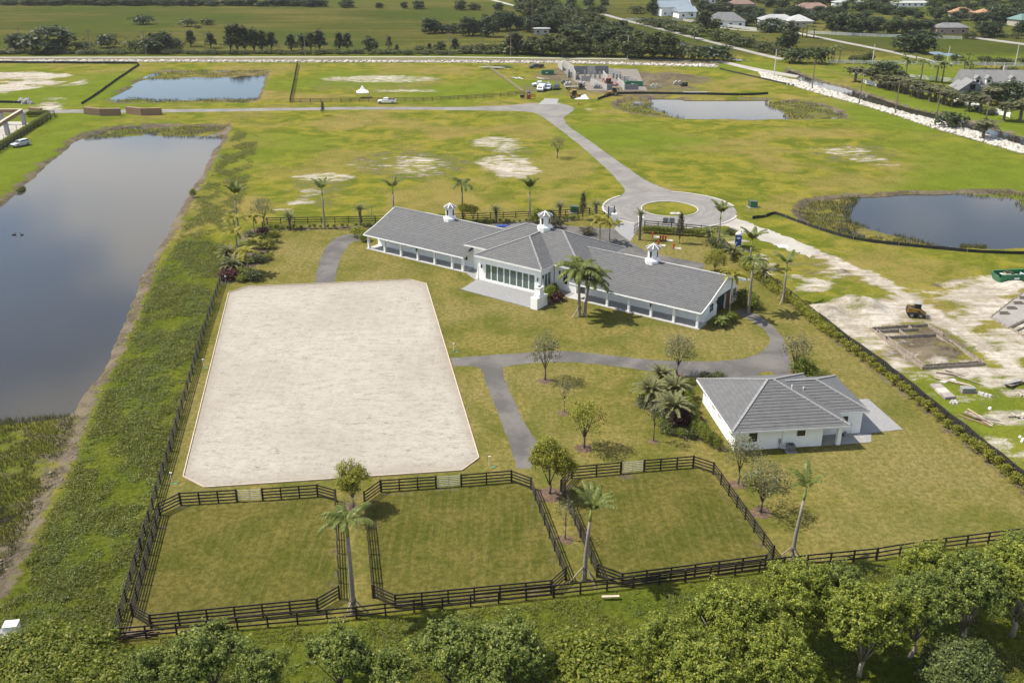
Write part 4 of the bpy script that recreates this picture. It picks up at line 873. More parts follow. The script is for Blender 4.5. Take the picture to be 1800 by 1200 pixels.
fence('black four-board fence enclosing the middle of the three grass paddocks', PX((766.5, 857), (670, 864), (641, 885), (656.4, 1050), (695.6, 1068), (969, 1042), (994, 1019), (933.5, 859.6), (899, 847), (811, 854)), bay=2.1)
gate('silver tube gate in the middle paddock fence', P(766.5, 857), P(811, 854))
fence('black four-board fence enclosing the rightmost of the three grass paddocks', PX((1091, 832), (1005, 840), (986, 864), (1049.4, 1013.6), (1093, 1030), (1345, 997), (1358, 981), (1253.6, 833), (1218, 821), (1132, 828)), bay=2.1)
gate('silver tube gate in the rightmost paddock fence', P(1091, 832), P(1132, 828))
fence('long black three-board boundary fence along the front, nearest the tree row', PX((203, 1126), (627, 1087), (973, 1049), (1204, 1022), (1377, 999), (1540, 983), (1621, 969.5), (1774, 950), (1960, 925)), rails=3, h=1.3)
fence('black four-board boundary fence between the lake bank and the sand arena', PX((203, 1126), (248, 967), (300, 793), (358, 590), (390, 494), (399, 455)), rails=4, h=1.4)
fence('black three-board fence behind the stable barn, facing the open field', PX((462, 402), (470, 394), (660, 391), (840, 386), (1016, 379), (1036, 376.5), (1062, 384), (1076, 391)), rails=3, h=1.3)
fence('black fence with hedge beside the entrance gate, nearest the turning circle', PX((1133, 398), (1180, 402), (1232, 407), (1262, 409)), rails=3, h=1.2)
fence('black three-board boundary fence on the right, dividing lawn from the building site', PX((1262, 424), (1290, 449), (1353, 498), (1389, 525), (1489, 606), (1550, 651), (1603, 693), (1777, 833), (1890, 926)), rails=3, h=1.3)
# black silt fabric stretched on stakes
SILT = pm('black_silt_fabric', (0.012, 0.014, 0.013), (0.03, 0.032, 0.03), 2, 0.8)
def silt_fence(label, pts, h=0.6, stake=2.6):
    root = thing('silt_fence', label, 'fence', pts[0]); o = pts[0]; v = []; f = []; line = smooth_line(pts, 4)
    for i, p in enumerate(line):
        hh = h * random.uniform(0.82, 1.05); j = Vector((random.uniform(-.06, .06), random.uniform(-.06, .06), 0)); q = p - o
        v += [tuple(q + Vector((0, 0, -0.05))), tuple(q + j + Vector((0, 0, hh))), tuple(q + j + Vector((0.02, 0.02, hh))), tuple(q + Vector((0.02, 0.02, -0.05)))]
        if i: a = 4 * (i - 1); b = 4 * i; f += [(a, b, b + 1, a + 1), (a + 1, b + 1, b + 2, a + 2), (a + 2, b + 2, b + 3, a + 3)]
    MB().add(v, f).build('fabric', SILT, root)
    tot = 0
    for a, b in zip(pts[:-1], pts[1:]):
        n = max(1, int((b - a).length / stake)); d = (b - a).normalized()
        for k in range(n): MB().box(-0.03, 0.03, -0.03, 0.03, -0.1, h * 1.25).build('stake', GREYWOOD, root, a.lerp(b, k / n) - o + Vector((d.y, -d.x, 0)) * 0.06)
    return root
silt_fence('black silt fence sagging along the near edge of the right-hand pond', PX((1322, 385), (1345, 382), (1362, 377), (1400, 390), (1440, 404), (1500, 421), (1580, 431), (1700, 443), (1800, 447), (1900, 448)))
silt_fence('black silt fabric behind the right boundary fence and hedge', [p + Vector((0.45, 0.4, 0)) for p in PX((1436, 562), (1489, 605), (1550, 650), (1603, 692), (1690, 762), (1777, 831), (1890, 924))], 1.0)
silt_fence('black silt fence running diagonally beside the far left pond', PX((143, 184), (170, 167), (200, 145), (225, 128), (245, 115)), 0.8, 5)
silt_fence('black silt fence along the foot of the white rock bank, far left', PX((-20, 111), (120, 112), (243, 112.5)), 0.9, 6)
silt_fence('black silt fence along the top of the pond near the block building', PX((1050, 176), (1065, 171), (1085, 166.5), (1120, 165.5), (1190, 166), (1300, 168), (1350, 166)), 0.8, 6)
silt_fence('short black silt fence by the rubble heap at far left', PX((-10, 181), (25, 181.5), (48, 183)), 0.8, 5)
silt_fence('black silt fence along the rock bank in front of the canal corner', PX((1265, 122), (1330, 137), (1400, 153), (1440, 165)), 0.6, 8)
# far field fences: too thin to tell boards apart, built as one piece each
def far_fence(label, pts, mat, h=1.3, bay=3.0, rails=3, rh=0.14, cat='fence'):
    root = thing('field_fence', label, cat, pts[0]); pm_ = MB(); rm_ = MB(); o = pts[0]
    for a, b in zip(pts[:-1], pts[1:]):
        L = (b - a).length; n = max(1, round(L / bay)); d = (b - a).normalized()
        for k in range(n + 1): p = a.lerp(b, k / n) - o; pm_.box(p.x - 0.08, p.x + 0.08, p.y - 0.08, p.y + 0.08, 0, h)
        for r_ in range(rails): z = Vector((0, 0, h - 0.1 - r_ * h / rails * 0.95)); rm_.beam(a - o + z, b - o + z, 0.05, rh)
    tag(pm_.build('posts', mat, root), kind='stuff'); tag(rm_.build('boards', mat, root), kind='stuff'); return root
BROWNF = pm('brown_field_fence', (0.10, 0.065, 0.045), (0.16, 0.11, 0.08), 2, 0.8)
WHITEF = pm('white_vinyl_fence', (0.74, 0.74, 0.72), (0.66, 0.66, 0.64), 2, 0.6)
far_fence('brown field fence along the road behind the white tent', PX((510, 181), (600, 180), (760, 178), (880, 171), (921, 166)), BROWNF)
far_fence('pale brown field fence running up to the canal bank beside the parked trucks', PX((921, 166), (884, 138), (848, 113)), pm('tan_field_fence', (0.34, 0.27, 0.18), (0.26, 0.2, 0.14), 2, 0.8))
far_fence('dark field fence between the far left pond and the open field', PX((510, 181), (517, 146), (523, 114)), BLACK, h=1.5, bay=2.4, rails=4)
for lb, pts in (('white paddock fence right of the tall grey-barked tree', [(1420, 60), (1500, 64), (1590, 67), (1690, 70)]), ('white paddock fence below the second shell-rock lane', [(1455, 112), (1560, 114), (1680, 115), (1800, 118), (1860, 120)]), ('white paddock fence behind the row of tall palms', [(1500, 132), (1590, 138), (1680, 146)]), ('white fence in front of the blue-roofed house', [(1100, 37), (1200, 38), (1330, 55)])):
    far_fence(lb, PX(*pts), WHITEF, h=1.5, bay=3.5, rails=3, rh=0.22)
for lb, pts in (('white board fence below the clipped palm hedge, upper piece', [(1517, 147), (1540, 153)]), ('white board fence by the dormer house drive, left piece', [(1675, 178), (1690, 185), (1720, 192)]), ('white board fence by the dormer house drive, right piece', [(1740, 198), (1775, 208)])):
    far_fence(lb, PX(*pts), WHITEF, h=1.6, bay=2.5, rails=4, rh=0.3)
# entrance gate
eg = thing('driveway_gate', 'dark steel driveway gate leaf standing open by a white pillar', 'gate', P(1114, 413), math.radians(62))
EL = 3.6
for z in (0.25, 0.9, 1.75): MB().box(0, EL, -0.03, 0.03, z - 0.04, z + 0.04).build('rail', DARK, eg)
for i in range(13): MB().box(i * EL / 12 - 0.02, i * EL / 12 + 0.02, -0.018, 0.018, 0.2, 1.8).build('bar', DARK, eg)
eg2 = thing('driveway_gate', 'dark steel driveway gate leaf left of the entrance paving', 'gate', P(1076, 392), math.radians(75))
for z in (0.25, 0.9, 1.75): MB().box(0, EL, -0.03, 0.03, z - 0.04, z + 0.04).build('rail', DARK, eg2)
for i in range(13): MB().box(i * EL / 12 - 0.02, i * EL / 12 + 0.02, -0.018, 0.018, 0.2, 1.8).build('bar', DARK, eg2)
for lb, q in (('white gate pillar with flat cap at the right of the entrance', (1126, 400)), ('white gate pillar with flat cap at the left of the entrance', (1079, 394))):
    gp = thing('gate_pillar', lb, 'pillar', P(*q)); MB().box(-0.4, 0.4, -0.4, 0.4, 0, 1.9).build('shaft', WHITE, gp); MB().box(-0.5, 0.5, -0.5, 0.5, 1.9, 2.05).build('cap', TRIM, gp)
    lantern(gp, 0, 0, 2.4)

_ones = ['', 'first', 'second', 'third', 'fourth', 'fifth', 'sixth', 'seventh', 'eighth', 'ninth', 'tenth', 'eleventh', 'twelfth', 'thirteenth', 'fourteenth', 'fifteenth', 'sixteenth', 'seventeenth', 'eighteenth', 'nineteenth']
_tens = {20: ('twentieth', 'twenty'), 30: ('thirtieth', 'thirty'), 40: ('fortieth', 'forty'), 50: ('fiftieth', 'fifty'), 60: ('sixtieth', 'sixty'), 70: ('seventieth', 'seventy'), 80: ('eightieth', 'eighty')}
def nth(i):
    """1 -> first, 22 -> twenty-second"""
    if i < 20: return _ones[i]
    t = i // 10 * 10; return _tens[t][0] if i == t else _tens[t][1] + '-' + _ones[i - t]
# ================================================================== PLANTS
def leaf_mesh(name, C, size, up=0.35, out=None, aspect=0.55, seed=1):
    """one diamond-shaped leaf per centre, randomly turned, facing up/outwards"""
    r = np.random.default_rng(seed); n = len(C); size = np.asarray(size) * r.uniform(0.65, 1.3, n)
    nr = r.normal(size=(n, 3)); nr /= np.linalg.norm(nr, axis=1, keepdims=True) + 1e-9
    nr[:, 2] += up * 2
    if out is not None: nr += out * 0.8
    nr /= np.linalg.norm(nr, axis=1, keepdims=True) + 1e-9
    t = np.cross(nr, r.normal(size=(n, 3))); t /= np.linalg.norm(t, axis=1, keepdims=True) + 1e-9; b = np.cross(nr, t)
    s = size[:, None]; a = s * aspect
    V = np.stack([C - t * s * 0.5, C + b * a * 0.5 - t * s * 0.02 + nr * a * 0.12, C + t * s * 0.5, C - b * a * 0.5 - t * s * 0.02 + nr * a * 0.12], 1).reshape(-1, 3)
    Fq = np.arange(4 * n).reshape(n, 4); return np_mesh(name, V, Fq)
def crown_points(nclump, per, rx, ry, rz, cz, spread, seed, hollow=0.35, flat=0.0, lump=0.25, shape='ell', lobes=0, shoot=0.0, low=-0.35):
    """clumps of leaves spread through an uneven ellipsoid crown"""
    r = np.random.default_rng(seed); d = r.normal(size=(nclump, 3)); d /= np.linalg.norm(d, axis=1, keepdims=True)
    d[:, 2] = np.where(d[:, 2] < -0.55, -d[:, 2], d[:, 2])
    ph = r.uniform(0, 6.28, 6); lob = sum(np.sin(k * np.arctan2(d[:, 1], d[:, 0]) + ph[k] + 2.2 * d[:, 2]) for k in (2, 3, 5)) / 3
    rad = (hollow + (1 - hollow) * r.uniform(0, 1, nclump) ** 0.45) * (1 + lump * lob)
    if shape == 'cone': w_ = np.clip((1.0 - d[:, 2] * rad) / 1.7, 0.12, 1)
    elif shape == 'col': w_ = np.clip(1.15 - np.abs(d[:, 2] * rad) ** 3, 0.2, 1)
    else: w_ = 1
    C = np.stack([d[:, 0] * rad * rx * w_, d[:, 1] * rad * ry * w_, d[:, 2] * rad * rz + cz], 1)
    if lobes:
        ld_ = r.normal(size=(lobes, 3)); ld_ /= np.linalg.norm(ld_, axis=1, keepdims=True); ld_[:, 2] = np.where(ld_[:, 2] < low, -ld_[:, 2], ld_[:, 2]); lc = ld_ * r.uniform(0.45, 0.78, (lobes, 1)); lr = r.uniform(0.26, 0.44, lobes)
        wh = r.integers(0, lobes, nclump); d[:, 2] = np.where(d[:, 2] < min(-0.3, low), -d[:, 2], d[:, 2]); q = lc[wh] + d * (lr[wh] * (0.55 + 0.45 * r.uniform(0, 1, nclump)))[:, None]
        C = np.stack([q[:, 0] * rx, q[:, 1] * ry, q[:, 2] * rz + cz], 1); d = d * 0.7 + lc[wh] * 0.5; d /= np.linalg.norm(d, axis=1, keepdims=True)
    L = C[:, None, :] + r.normal(size=(nclump, per, 3)) * spread * np.array([1, 1, 0.7])
    if shoot: L = L + (d + np.array([0, 0, 0.55]))[:, None, :] * (r.uniform(-0.4, 1.0, (nclump, per, 1)) * shoot * r.uniform(0.4, 1.3, (nclump, 1, 1)))
    o = np.repeat(d[:, None, :], per, 1); return L.reshape(-1, 3), o.reshape(-1, 3), C
def limbs(mb, base_h, top, spread, n, r0, seed, forks=2):
    r = random.Random(seed)
    mb.tube([(0, 0, -0.1), (r.uniform(-.05, .05) * top, r.uniform(-.05, .05) * top * 0.5, base_h * 0.6), (r.uniform(-.03, .03) * top, r.uniform(-.03, .03) * top, base_h)], [r0 * 1.25, r0 * 0.9, r0 * 0.8], 7)
    for i in range(n):
        a = 2 * math.pi * (i + r.uniform(-.3, .3)) / n; l = r.uniform(0.6, 1.0)
        z0 = base_h * r.uniform(0.8, 1.05)
        p1 = Vector((math.cos(a) * spread * 0.45 * l, math.sin(a) * spread * 0.45 * l, z0 + (top - z0) * 0.45)); p2 = Vector((math.cos(a) * spread * 0.85 * l, math.sin(a) * spread * 0.85 * l, z0 + (top - z0) * r.uniform(0.7, 0.95)))
        mb.tube([(0, 0, z0 * 0.95), p1, p2], [r0 * 0.55, r0 * 0.34, r0 * 0.1], 5)
        for k in range(forks):
            q = p1.lerp(p2, r.uniform(0.1, 0.6)); e_ = q + Vector((r.uniform(-1, 1) * spread * 0.4, r.uniform(-1, 1) * spread * 0.4, r.uniform(0.1, 0.5) * (top - z0) * 0.6)); mb.tube([q, e_], [r0 * 0.22, r0 * 0.06], 4)
    mb.tube([(0, 0, base_h * 0.95), (0.05 * spread, 0, top * 0.95)], [r0 * 0.6, r0 * 0.08], 5); return mb
# leaf colours
LF = dict(
    fresh=leafmat('fresh_green_leaf', (0.098, 0.128, 0.014), (0.235, 0.262, 0.035), (0.32, 0.31, 0.05), 0.45),
    yellow=leafmat('yellow_green_leaf', (0.115, 0.130, 0.012), (0.300, 0.290, 0.035), (0.40, 0.36, 0.05), 0.45),
    olive=leafmat('olive_grey_leaf', (0.080, 0.085, 0.034), (0.165, 0.162, 0.078), (0.22, 0.20, 0.11), 0.32),
    dark=leafmat('dark_green_leaf', (0.018, 0.030, 0.010), (0.060, 0.082, 0.022), (0.10, 0.12, 0.035), 0.25),
    grove=leafmat('mid_green_leaf', (0.040, 0.056, 0.014), (0.110, 0.125, 0.036), (0.16, 0.16, 0.05), 0.3),
    front=leafmat('glossy_ficus_leaf', (0.084, 0.118, 0.012), (0.235, 0.262, 0.032), (0.34, 0.34, 0.055), 0.34),
    front2=leafmat('dusty_ficus_leaf', (0.058, 0.092, 0.014), (0.180, 0.212, 0.038), (0.28, 0.29, 0.06), 0.32),
    blue=leafmat('blue_green_leaf', (0.045, 0.070, 0.018), (0.125, 0.150, 0.042), (0.18, 0.20, 0.06), 0.35),
    red=leafmat('red_cordyline_leaf', (0.040, 0.014, 0.014), (0.105, 0.036, 0.034), (0.16, 0.06, 0.05), 0.3),
    bronze=leafmat('bronze_magnolia_leaf', (0.040, 0.045, 0.018), (0.10, 0.085, 0.04), (0.17, 0.11, 0.06), 0.2),
    frond=leafmat('royal_palm_leaflet', (0.085, 0.115, 0.022), (0.190, 0.215, 0.050), (0.28, 0.28, 0.09), 0.42),
    frondY=leafmat('yellowing_palm_leaflet', (0.16, 0.165, 0.014), (0.36, 0.32, 0.04), (0.44, 0.34, 0.06), 0.45),
    date=leafmat('date_palm_leaflet', (0.095, 0.108, 0.035), (0.210, 0.205, 0.085), (0.24, 0.21, 0.09), 0.3),
    weed=leafmat('weed_leaf', (0.062, 0.095, 0.014), (0.150, 0.190, 0.034), (0.20, 0.21, 0.06), 0.4),
    weedy=leafmat('pale_weed_leaf', (0.105, 0.125, 0.018), (0.205, 0.215, 0.045), (0.25, 0.23, 0.08), 0.4),
    reed=leafmat('reed_blade', (0.070, 0.080, 0.020), (0.140, 0.140, 0.040), (0.16, 0.13, 0.06), 0.3))
_proto = {}
def tree_proto(key, leaf, nclump, per, rx, rz, cz, spread, lsize, base_h, r0, nl=5, bark=None, **kw):
    """trunk + crown meshes of unit design; shared by every copy"""
    seed = kw.pop('seed', 5); L, o, C = crown_points(nclump, per, rx, kw.pop('ry', rx), rz, cz, spread, seed, **kw)
    cm = leaf_mesh(key + '_crown', L, lsize, out=o, seed=seed + 1); cm.materials.append(LF[leaf])
    tm = limbs(MB(), base_h, cz + rz * 0.75, rx * 0.95, nl, r0, seed).mesh(key + '_trunk', True); tm.materials.append(bark or BARK)
    _proto[key] = (tm, cm, cz + rz); return key
def tree(key, label, loc, h=None, group=None, name='tree', cat='tree', rz=None, wx=1.0, mulch=0.0):
    tm, cm, H0 = _proto[key]; k = (h / H0) if h else 1.0
    t_ = thing(name, label, cat, loc, random.uniform(0, 6.28) if rz is None else rz, group, (k * wx, k * wx, k))
    obj('trunk', tm, None, t_); obj('crown', cm, None, t_)
    if mulch:
        n = 14; pl = [(math.cos(2 * math.pi * i / n) * mulch * random.uniform(.8, 1.15) / (k * wx), math.sin(2 * math.pi * i / n) * mulch * random.uniform(.8, 1.15) / (k * wx)) for i in range(n)]
        m = MB(); m.add([(x, y, 0.006) for x, y in pl] + [(x * 0.4, y * 0.4, 0.10 / k) for x, y in pl] + [(0, 0, 0.12 / k)], [(i, (i + 1) % n, n + (i + 1) % n, n + i) for i in range(n)] + [(n + i, n + (i + 1) % n, 2 * n) for i in range(n)]); m.build('mulch_ring', MULCH, t_)
    return t_
# young specimen trees on the lawn
tree_proto('spec_olive', 'olive', 130, 11, 1.7, 1.9, 3.7, 0.26, 0.20, 1.7, 0.09, 6, seed=21, lump=0.3)
tree_proto('spec_olive2', 'olive', 110, 11, 2.0, 1.7, 3.5, 0.27, 0.20, 1.5, 0.10, 7, seed=33, lump=0.35)
tree_proto('spec_thin', 'olive', 34, 8, 0.95, 1.0, 2.9, 0.22, 0.15, 1.7, 0.05, 4, seed=5)
tree_proto('spec_fresh', 'yellow', 430, 18, 2.4, 2.6, 3.7, 0.18, 0.21, 1.4, 0.12, 6, seed=8, lobes=26, shoot=0.2)
tree_proto('spec_yellow', 'yellow', 400, 18, 2.3, 2.5, 3.8, 0.18, 0.21, 1.6, 0.11, 6, seed=14, lobes=26, shoot=0.2)
tree_proto('spec_round', 'yellow', 230, 16, 1.9, 1.5, 2.3, 0.22, 0.2, 0.9, 0.09, 6, seed=17, hollow=0.5, lump=0.12)
tree_proto('spec_half', 'yellow', 150, 13, 2.1, 1.9, 3.6, 0.28, 0.22, 1.5, 0.11, 7, seed=26, lump=0.3)
tree_proto('magnolia', 'bronze', 120, 14, 1.05, 2.6, 3.2, 0.2, 0.24, 0.8, 0.08, 5, seed=41, shape='cone')
# far trees
tree_proto('far_oak', 'dark', 190, 10, 5.0, 4.0, 3.7, 0.5, 0.9, 1.2, 0.32, 5, seed=51, lobes=15, low=-0.85)
tree_proto('far_oak2', 'dark', 180, 10, 4.4, 4.6, 4.2, 0.5, 0.9, 1.0, 0.3, 5, seed=52, lobes=14, low=-0.85)
tree_proto('far_col', 'dark', 100, 9, 2.0, 4.9, 5.0, 0.45, 0.75, 0.6, 0.2, 4, seed=53, shape='cone', hollow=0.4)
tree_proto('far_grove', 'grove', 190, 10, 4.5, 4.9, 4.4, 0.5, 0.9, 1.0, 0.28, 5, seed=54, lobes=15, low=-0.85)
tree_proto('far_bush', 'grove', 50, 9, 2.6, 1.6, 1.5, 0.5, 0.75, 0.5, 0.15, 4, seed=55, hollow=0.3)
tree_proto('far_darkbush', 'dark', 50, 9, 2.4, 1.7, 1.6, 0.5, 0.75, 0.5, 0.15, 4, seed=56, hollow=0.3)
# big trees at the lower edge of the picture, close to the camera
for i, (lf, sd, rx, rz, cz, nc) in enumerate((('front', 61, 3.5, 3.1, 4.9, 520), ('front2', 62, 3.3, 3.3, 4.9, 500), ('front', 63, 3.9, 2.8, 4.6, 540))):
    tree_proto('front%d' % i, lf, nc, 50, rx, rz, cz, 0.13, 0.22, 1.7, 0.20, 7, seed=sd, lobes=24, shoot=0.55, bark=pm('pale_bark', (0.30, 0.26, 0.21), (0.18, 0.15, 0.12), 3, 0.9))
tree_proto('front_bush', 'front2', 330, 36, 2.6, 2.6, 2.5, 0.13, 0.23, 0.5, 0.12, 7, seed=66, lobes=16, shoot=0.5)
tree_proto('front_shrub', 'fresh', 300, 22, 2.6, 1.0, 0.9, 0.26, 0.24, 0.3, 0.08, 6, seed=67, hollow=0.2)
tree_proto('front_blue', 'blue', 520, 26, 2.9, 2.3, 3.0, 0.22, 0.24, 1.0, 0.15, 7, seed=68, hollow=0.6, lump=0.12)
# shrubs
tree_proto('shrub', 'fresh', 70, 12, 0.75, 0.55, 0.55, 0.16, 0.17, 0.15, 0.03, 4, seed=71, hollow=0.2)
tree_proto('shrub_y', 'yellow', 70, 12, 0.8, 0.6, 0.6, 0.17, 0.19, 0.15, 0.03, 4, seed=72, hollow=0.2)
tree_proto('shrub_d', 'grove', 90, 12, 0.95, 0.6, 0.6, 0.17, 0.17, 0.15, 0.03, 4, seed=73, hollow=0.2)
tree_proto('shrub_b', 'bronze', 70, 12, 0.8, 0.6, 0.6, 0.17, 0.18, 0.15, 0.03, 4, seed=79, hollow=0.2)
tree_proto('shrub_r', 'red', 60, 14, 0.75, 0.6, 0.6, 0.18, 0.22, 0.15, 0.03, 4, seed=74, hollow=0.2)
tree_proto('tall_shrub', 'fresh', 130, 13, 1.0, 1.1, 1.2, 0.2, 0.2, 0.3, 0.05, 5, seed=75, hollow=0.2)
tree_proto('young_hedge_y', 'yellow', 55, 10, 0.45, 0.6, 0.62, 0.15, 0.17, 0.2, 0.025, 4, seed=77, hollow=0.2)
tree_proto('young_hedge', 'fresh', 45, 9, 0.42, 0.55, 0.6, 0.14, 0.16, 0.2, 0.025, 4, seed=76, hollow=0.2)

# ---- palms: every frond is a part
def frond_mesh(name, L, droop, up, npair, leaf, ll, lw, hang, vee, seed, swept=0.0):
    r = random.Random(seed); v = []; f = []; mb = MB(); pts = []
    for i in range(9):
        t_ = i / 8; ang = up - droop * t_ ** 1.3
        if i == 0: pts.append(Vector((0, 0, 0)))
        else: pts.append(pts[-1] + Vector((math.cos(ang) * L / 8, swept * t_ * L / 8, math.sin(ang) * L / 8)))
    mb.tube(pts, [0.035 * (1 - 0.85 * i / 8) * (L / 2.6) + 0.004 for i in range(9)], 4)
    for k in range(npair):
        t_ = 0.16 + 0.84 * (k + 0.5) / npair; x = t_ * 8; i = min(7, int(x)); p = pts[i].lerp(pts[i + 1], x - i); d = (pts[i + 1] - pts[i]).normalized()
        n_ = Vector((0, 1, 0)).cross(d) * -1; lenf = ll * (1.0 - 0.65 * abs(t_ - 0.42) ** 1.2) * (1.15 - 0.5 * t_)
        for sd_ in (-1, 1):
            dirv = (Vector((0, sd_, 0)) * 1.0 + d * r.uniform(0.35, 0.75) + Vector((0, 0, vee - hang * r.uniform(0.6, 1.4)))).normalized()
            mid = p + dirv * lenf * 0.5; tip = p + dirv * lenf + Vector((0, 0, -hang * lenf * 0.45)); wv = d * lw / 2
            b_ = len(mb.v); mb.v += [tuple(p - wv), tuple(p + wv), tuple(mid + wv * 1.1 + Vector((0, 0, 0.02))), tuple(mid - wv * 1.1 + Vector((0, 0, 0.02))), tuple(tip)]; mb.f += [(b_, b_ + 1, b_ + 2, b_ + 3), (b_ + 3, b_ + 2, b_ + 4)]
    me = mb.mesh(name); me.materials.append(LF[leaf]); return me
FR = dict(
    royal=[frond_mesh('royal_frond', 3.1, 1.6, 0.95, 42, 'frond', 0.72, 0.11, 0.55, 0.25, s, sw) for s, sw in ((1, 0.25), (2, -0.1), (3, 0.4))],
    royal_up=[frond_mesh('royal_frond_up', 2.9, 1.0, 1.22, 40, 'frond', 0.66, 0.11, 0.5, 0.2, s, sw) for s, sw in ((4, 0.3), (5, 0.1))],
    yellow=[frond_mesh('yellow_frond', 2.3, 1.7, 0.95, 28, 'frondY', 0.5, 0.11, 0.4, 0.25, s, 0.1) for s in (6, 7)],
    date=[frond_mesh('date_frond', 2.5, 1.25, 0.95, 34, 'date', 0.42, 0.06, 0.12, 0.28, s, 0.05) for s in (8, 9, 10)],
    small=[frond_mesh('small_frond', 1.5, 1.5, 1.0, 18, 'frond', 0.42, 0.09, 0.35, 0.25, s, 0.1) for s in (11, 12)],
    lowpoly=[frond_mesh('distant_frond', 2.6, 1.6, 0.9, 8, 'frond', 0.7, 0.42, 0.5, 0.2, s, 0.1) for s in (13, 14)])
_trunks = {}
def palm(kind, label, base, h, group=None, lean=(0, 0), nfr=None, fr_scale=1.0, stakes=False, rz=None, wind=0.0, name='palm_tree', mulch=0.0):
    """h = height to the base of the crown"""
    t_ = thing(name, label, 'palm tree', base, 0, group); top = Vector((lean[0], lean[1], h))
    r0 = {'royal': 0.24, 'royal_up': 0.2, 'yellow': 0.13, 'date': 0.26, 'small': 0.08, 'lowpoly': 0.2}[kind]
    sh = {'royal': 1.25, 'royal_up': 1.15, 'yellow': 0.7, 'small': 0.3}.get(kind, 0.0)
    mid = top * 0.45 + Vector((-lean[0] * 0.25, -lean[1] * 0.25, 0)); pts = [Vector((0, 0, -0.1)), Vector((0, 0, 0.25)), mid * 0.5, mid, mid.lerp(top, 0.5), top]
    rr = [r0 * 1.5, r0 * 1.15, r0 * 0.95, r0 * 0.9, r0 * 0.75, r0 * 0.62] if kind != 'date' else [r0 * 1.2, r0, r0 * 0.95, r0 * 0.95, r0, r0 * 1.25]
    tb = MB(); tb.tube(pts, rr, 8); tb.build('trunk', PALMBARK if kind != 'date' else BARK, t_, smooth=True)
    d = (top - mid).normalized(); cb = top
    if sh:
        cb = top + d * sh; MB().tube([top - d * 0.05, top + d * sh * 0.35, cb], [r0 * 0.66, r0 * 0.72, r0 * 0.3], 8).build('crownshaft', SHAFT, t_, smooth=True)
    n = nfr or {'royal': 15, 'royal_up': 10, 'yellow': 9, 'date': 30, 'small': 8, 'lowpoly': 12}[kind]
    ms = FR[kind]; a0 = random.uniform(0, 6.28) if rz is None else rz
    for i in range(n):
        a = a0 + i * 2.399963; lv = i / n
        tilt = (0.55 - 1.0 * lv) if kind == 'date' else random.uniform(-0.35, 0.3) * (1 if kind != 'royal_up' else 0.5)
        f_ = obj('frond', ms[i % len(ms)], None, t_, cb - d * 0.04); f_.rotation_mode = 'XYZ'
        q = Matrix.Rotation(a, 4, 'Z') @ Matrix.Rotation(-tilt, 4, 'Y')
        if wind: q = Matrix.Rotation(wind, 4, 'Y') @ q
        f_.rotation_euler = q.to_euler('XYZ'); k = fr_scale * random.uniform(0.86, 1.1); f_.scale = (k, k, k)
    if stakes:
        for i in range(3):
            a = a0 + 2 * math.pi * i / 3; MB().beam((math.cos(a) * r0, math.sin(a) * r0, 1.35), (math.cos(a) * 1.35, math.sin(a) * 1.35, 0.0), 0.085).build('support_stake', STAKE, t_)
        MB().tube([(0, 0, 1.2), (0, 0, 1.5)], r0 * 1.25, 8).build('strap', BARK, t_)
    return t_
def palm_at(kind, label, bx, by, ty, **kw):
    """palm on a ground pixel whose crown top is seen at row ty"""
    h = hz(bx, by, ty); fs = kw.get('fr_scale', 1.0)
    return palm(kind, label, P(bx, by), max(0.3, h - {'royal': 2.6, 'royal_up': 3.1, 'yellow': 1.8, 'date': 1.9, 'small': 1.0, 'lowpoly': 1.2}[kind] * fs), **kw)
# ------------------------------------------------------------------ specimen trees
def tree_at(key, label, bx, by, ty, **kw): return tree(key, label, P(bx, by), max(1.0, hz(bx, by, ty)), **kw)
tree_at('spec_olive', 'slender grey-green tree on the lawn below the bridle path, left of the saplings', 958, 669, 588, mulch=0.9)
tree_at('spec_thin', 'thin staked sapling on the lawn between the two larger trees', 992, 726, 668, mulch=0.8)
tree_at('spec_half', 'bushy yellow-green tree with broad shadow just behind the right paddock gate', 1027, 788, 705, mulch=1.0)
tree_at('spec_olive', 'open grey-green tree at the path edge above the bungalow palms', 1191, 661, 590, wx=1.25, mulch=0.8)
tree_at('spec_olive2', 'rounded grey-green tree behind the bungalow roof by the path bend', 1395, 656, 585, mulch=0.8)
tree_at('spec_thin', 'bare thin sapling at the edge of the bungalow planting bed', 1149, 776, 700, mulch=0.6)
tree_at('spec_olive', 'open grey-green tree in front of the bungalow corner', 1297, 851, 766, mulch=0.9)
tree_at('spec_olive2', 'broad grey tree right of the rightmost paddock, with mulch ring', 1337, 901, 812, wx=1.1, mulch=1.1)
tree_at('spec_fresh', 'dense bright green tree between the middle and right paddocks', 966, 869, 776, wx=1.0, mulch=1.4)
tree_at('spec_fresh', 'shorter green tree tucked behind the dense tree at the right paddock corner', 993, 868, 800, wx=0.8)
tree_at('spec_yellow', 'bright yellow-green tree between the left and middle paddocks', 621, 893, 814, mulch=1.0)
tree_at('spec_thin', 'grey leafless sapling between the left and middle paddocks', 620, 921, 872, wx=1.3)
tree_at('spec_thin', 'grey sapling between the middle and right paddocks', 993, 948, 880, mulch=0.8)
tree_at('spec_olive2', 'small dark oak standing alone in the open field near the road', 980, 278, 240)
tree_at('magnolia', 'small conical tree beside the road near the brown crates', 568, 203, 178)
tree_at('spec_round', 'round bright green tree behind the right end of the stable', 1256, 478, 440)
tree_at('magnolia', 'narrow bronze magnolia in front of the hedge by the turning circle', 1194, 428, 374)
tree_at('magnolia', 'narrow bronze magnolia at the corner of the back fence', 1024, 386, 338)
tree_at('spec_fresh', 'dense round green tree behind the left cupola', 815, 390, 358)
tree_at('spec_fresh', 'second dense green tree behind the left cupola, nearer the middle', 832, 391, 360)
tree_at('spec_olive2', 'grey-green bushy tree at the left end of the back fence', 465, 398, 346)
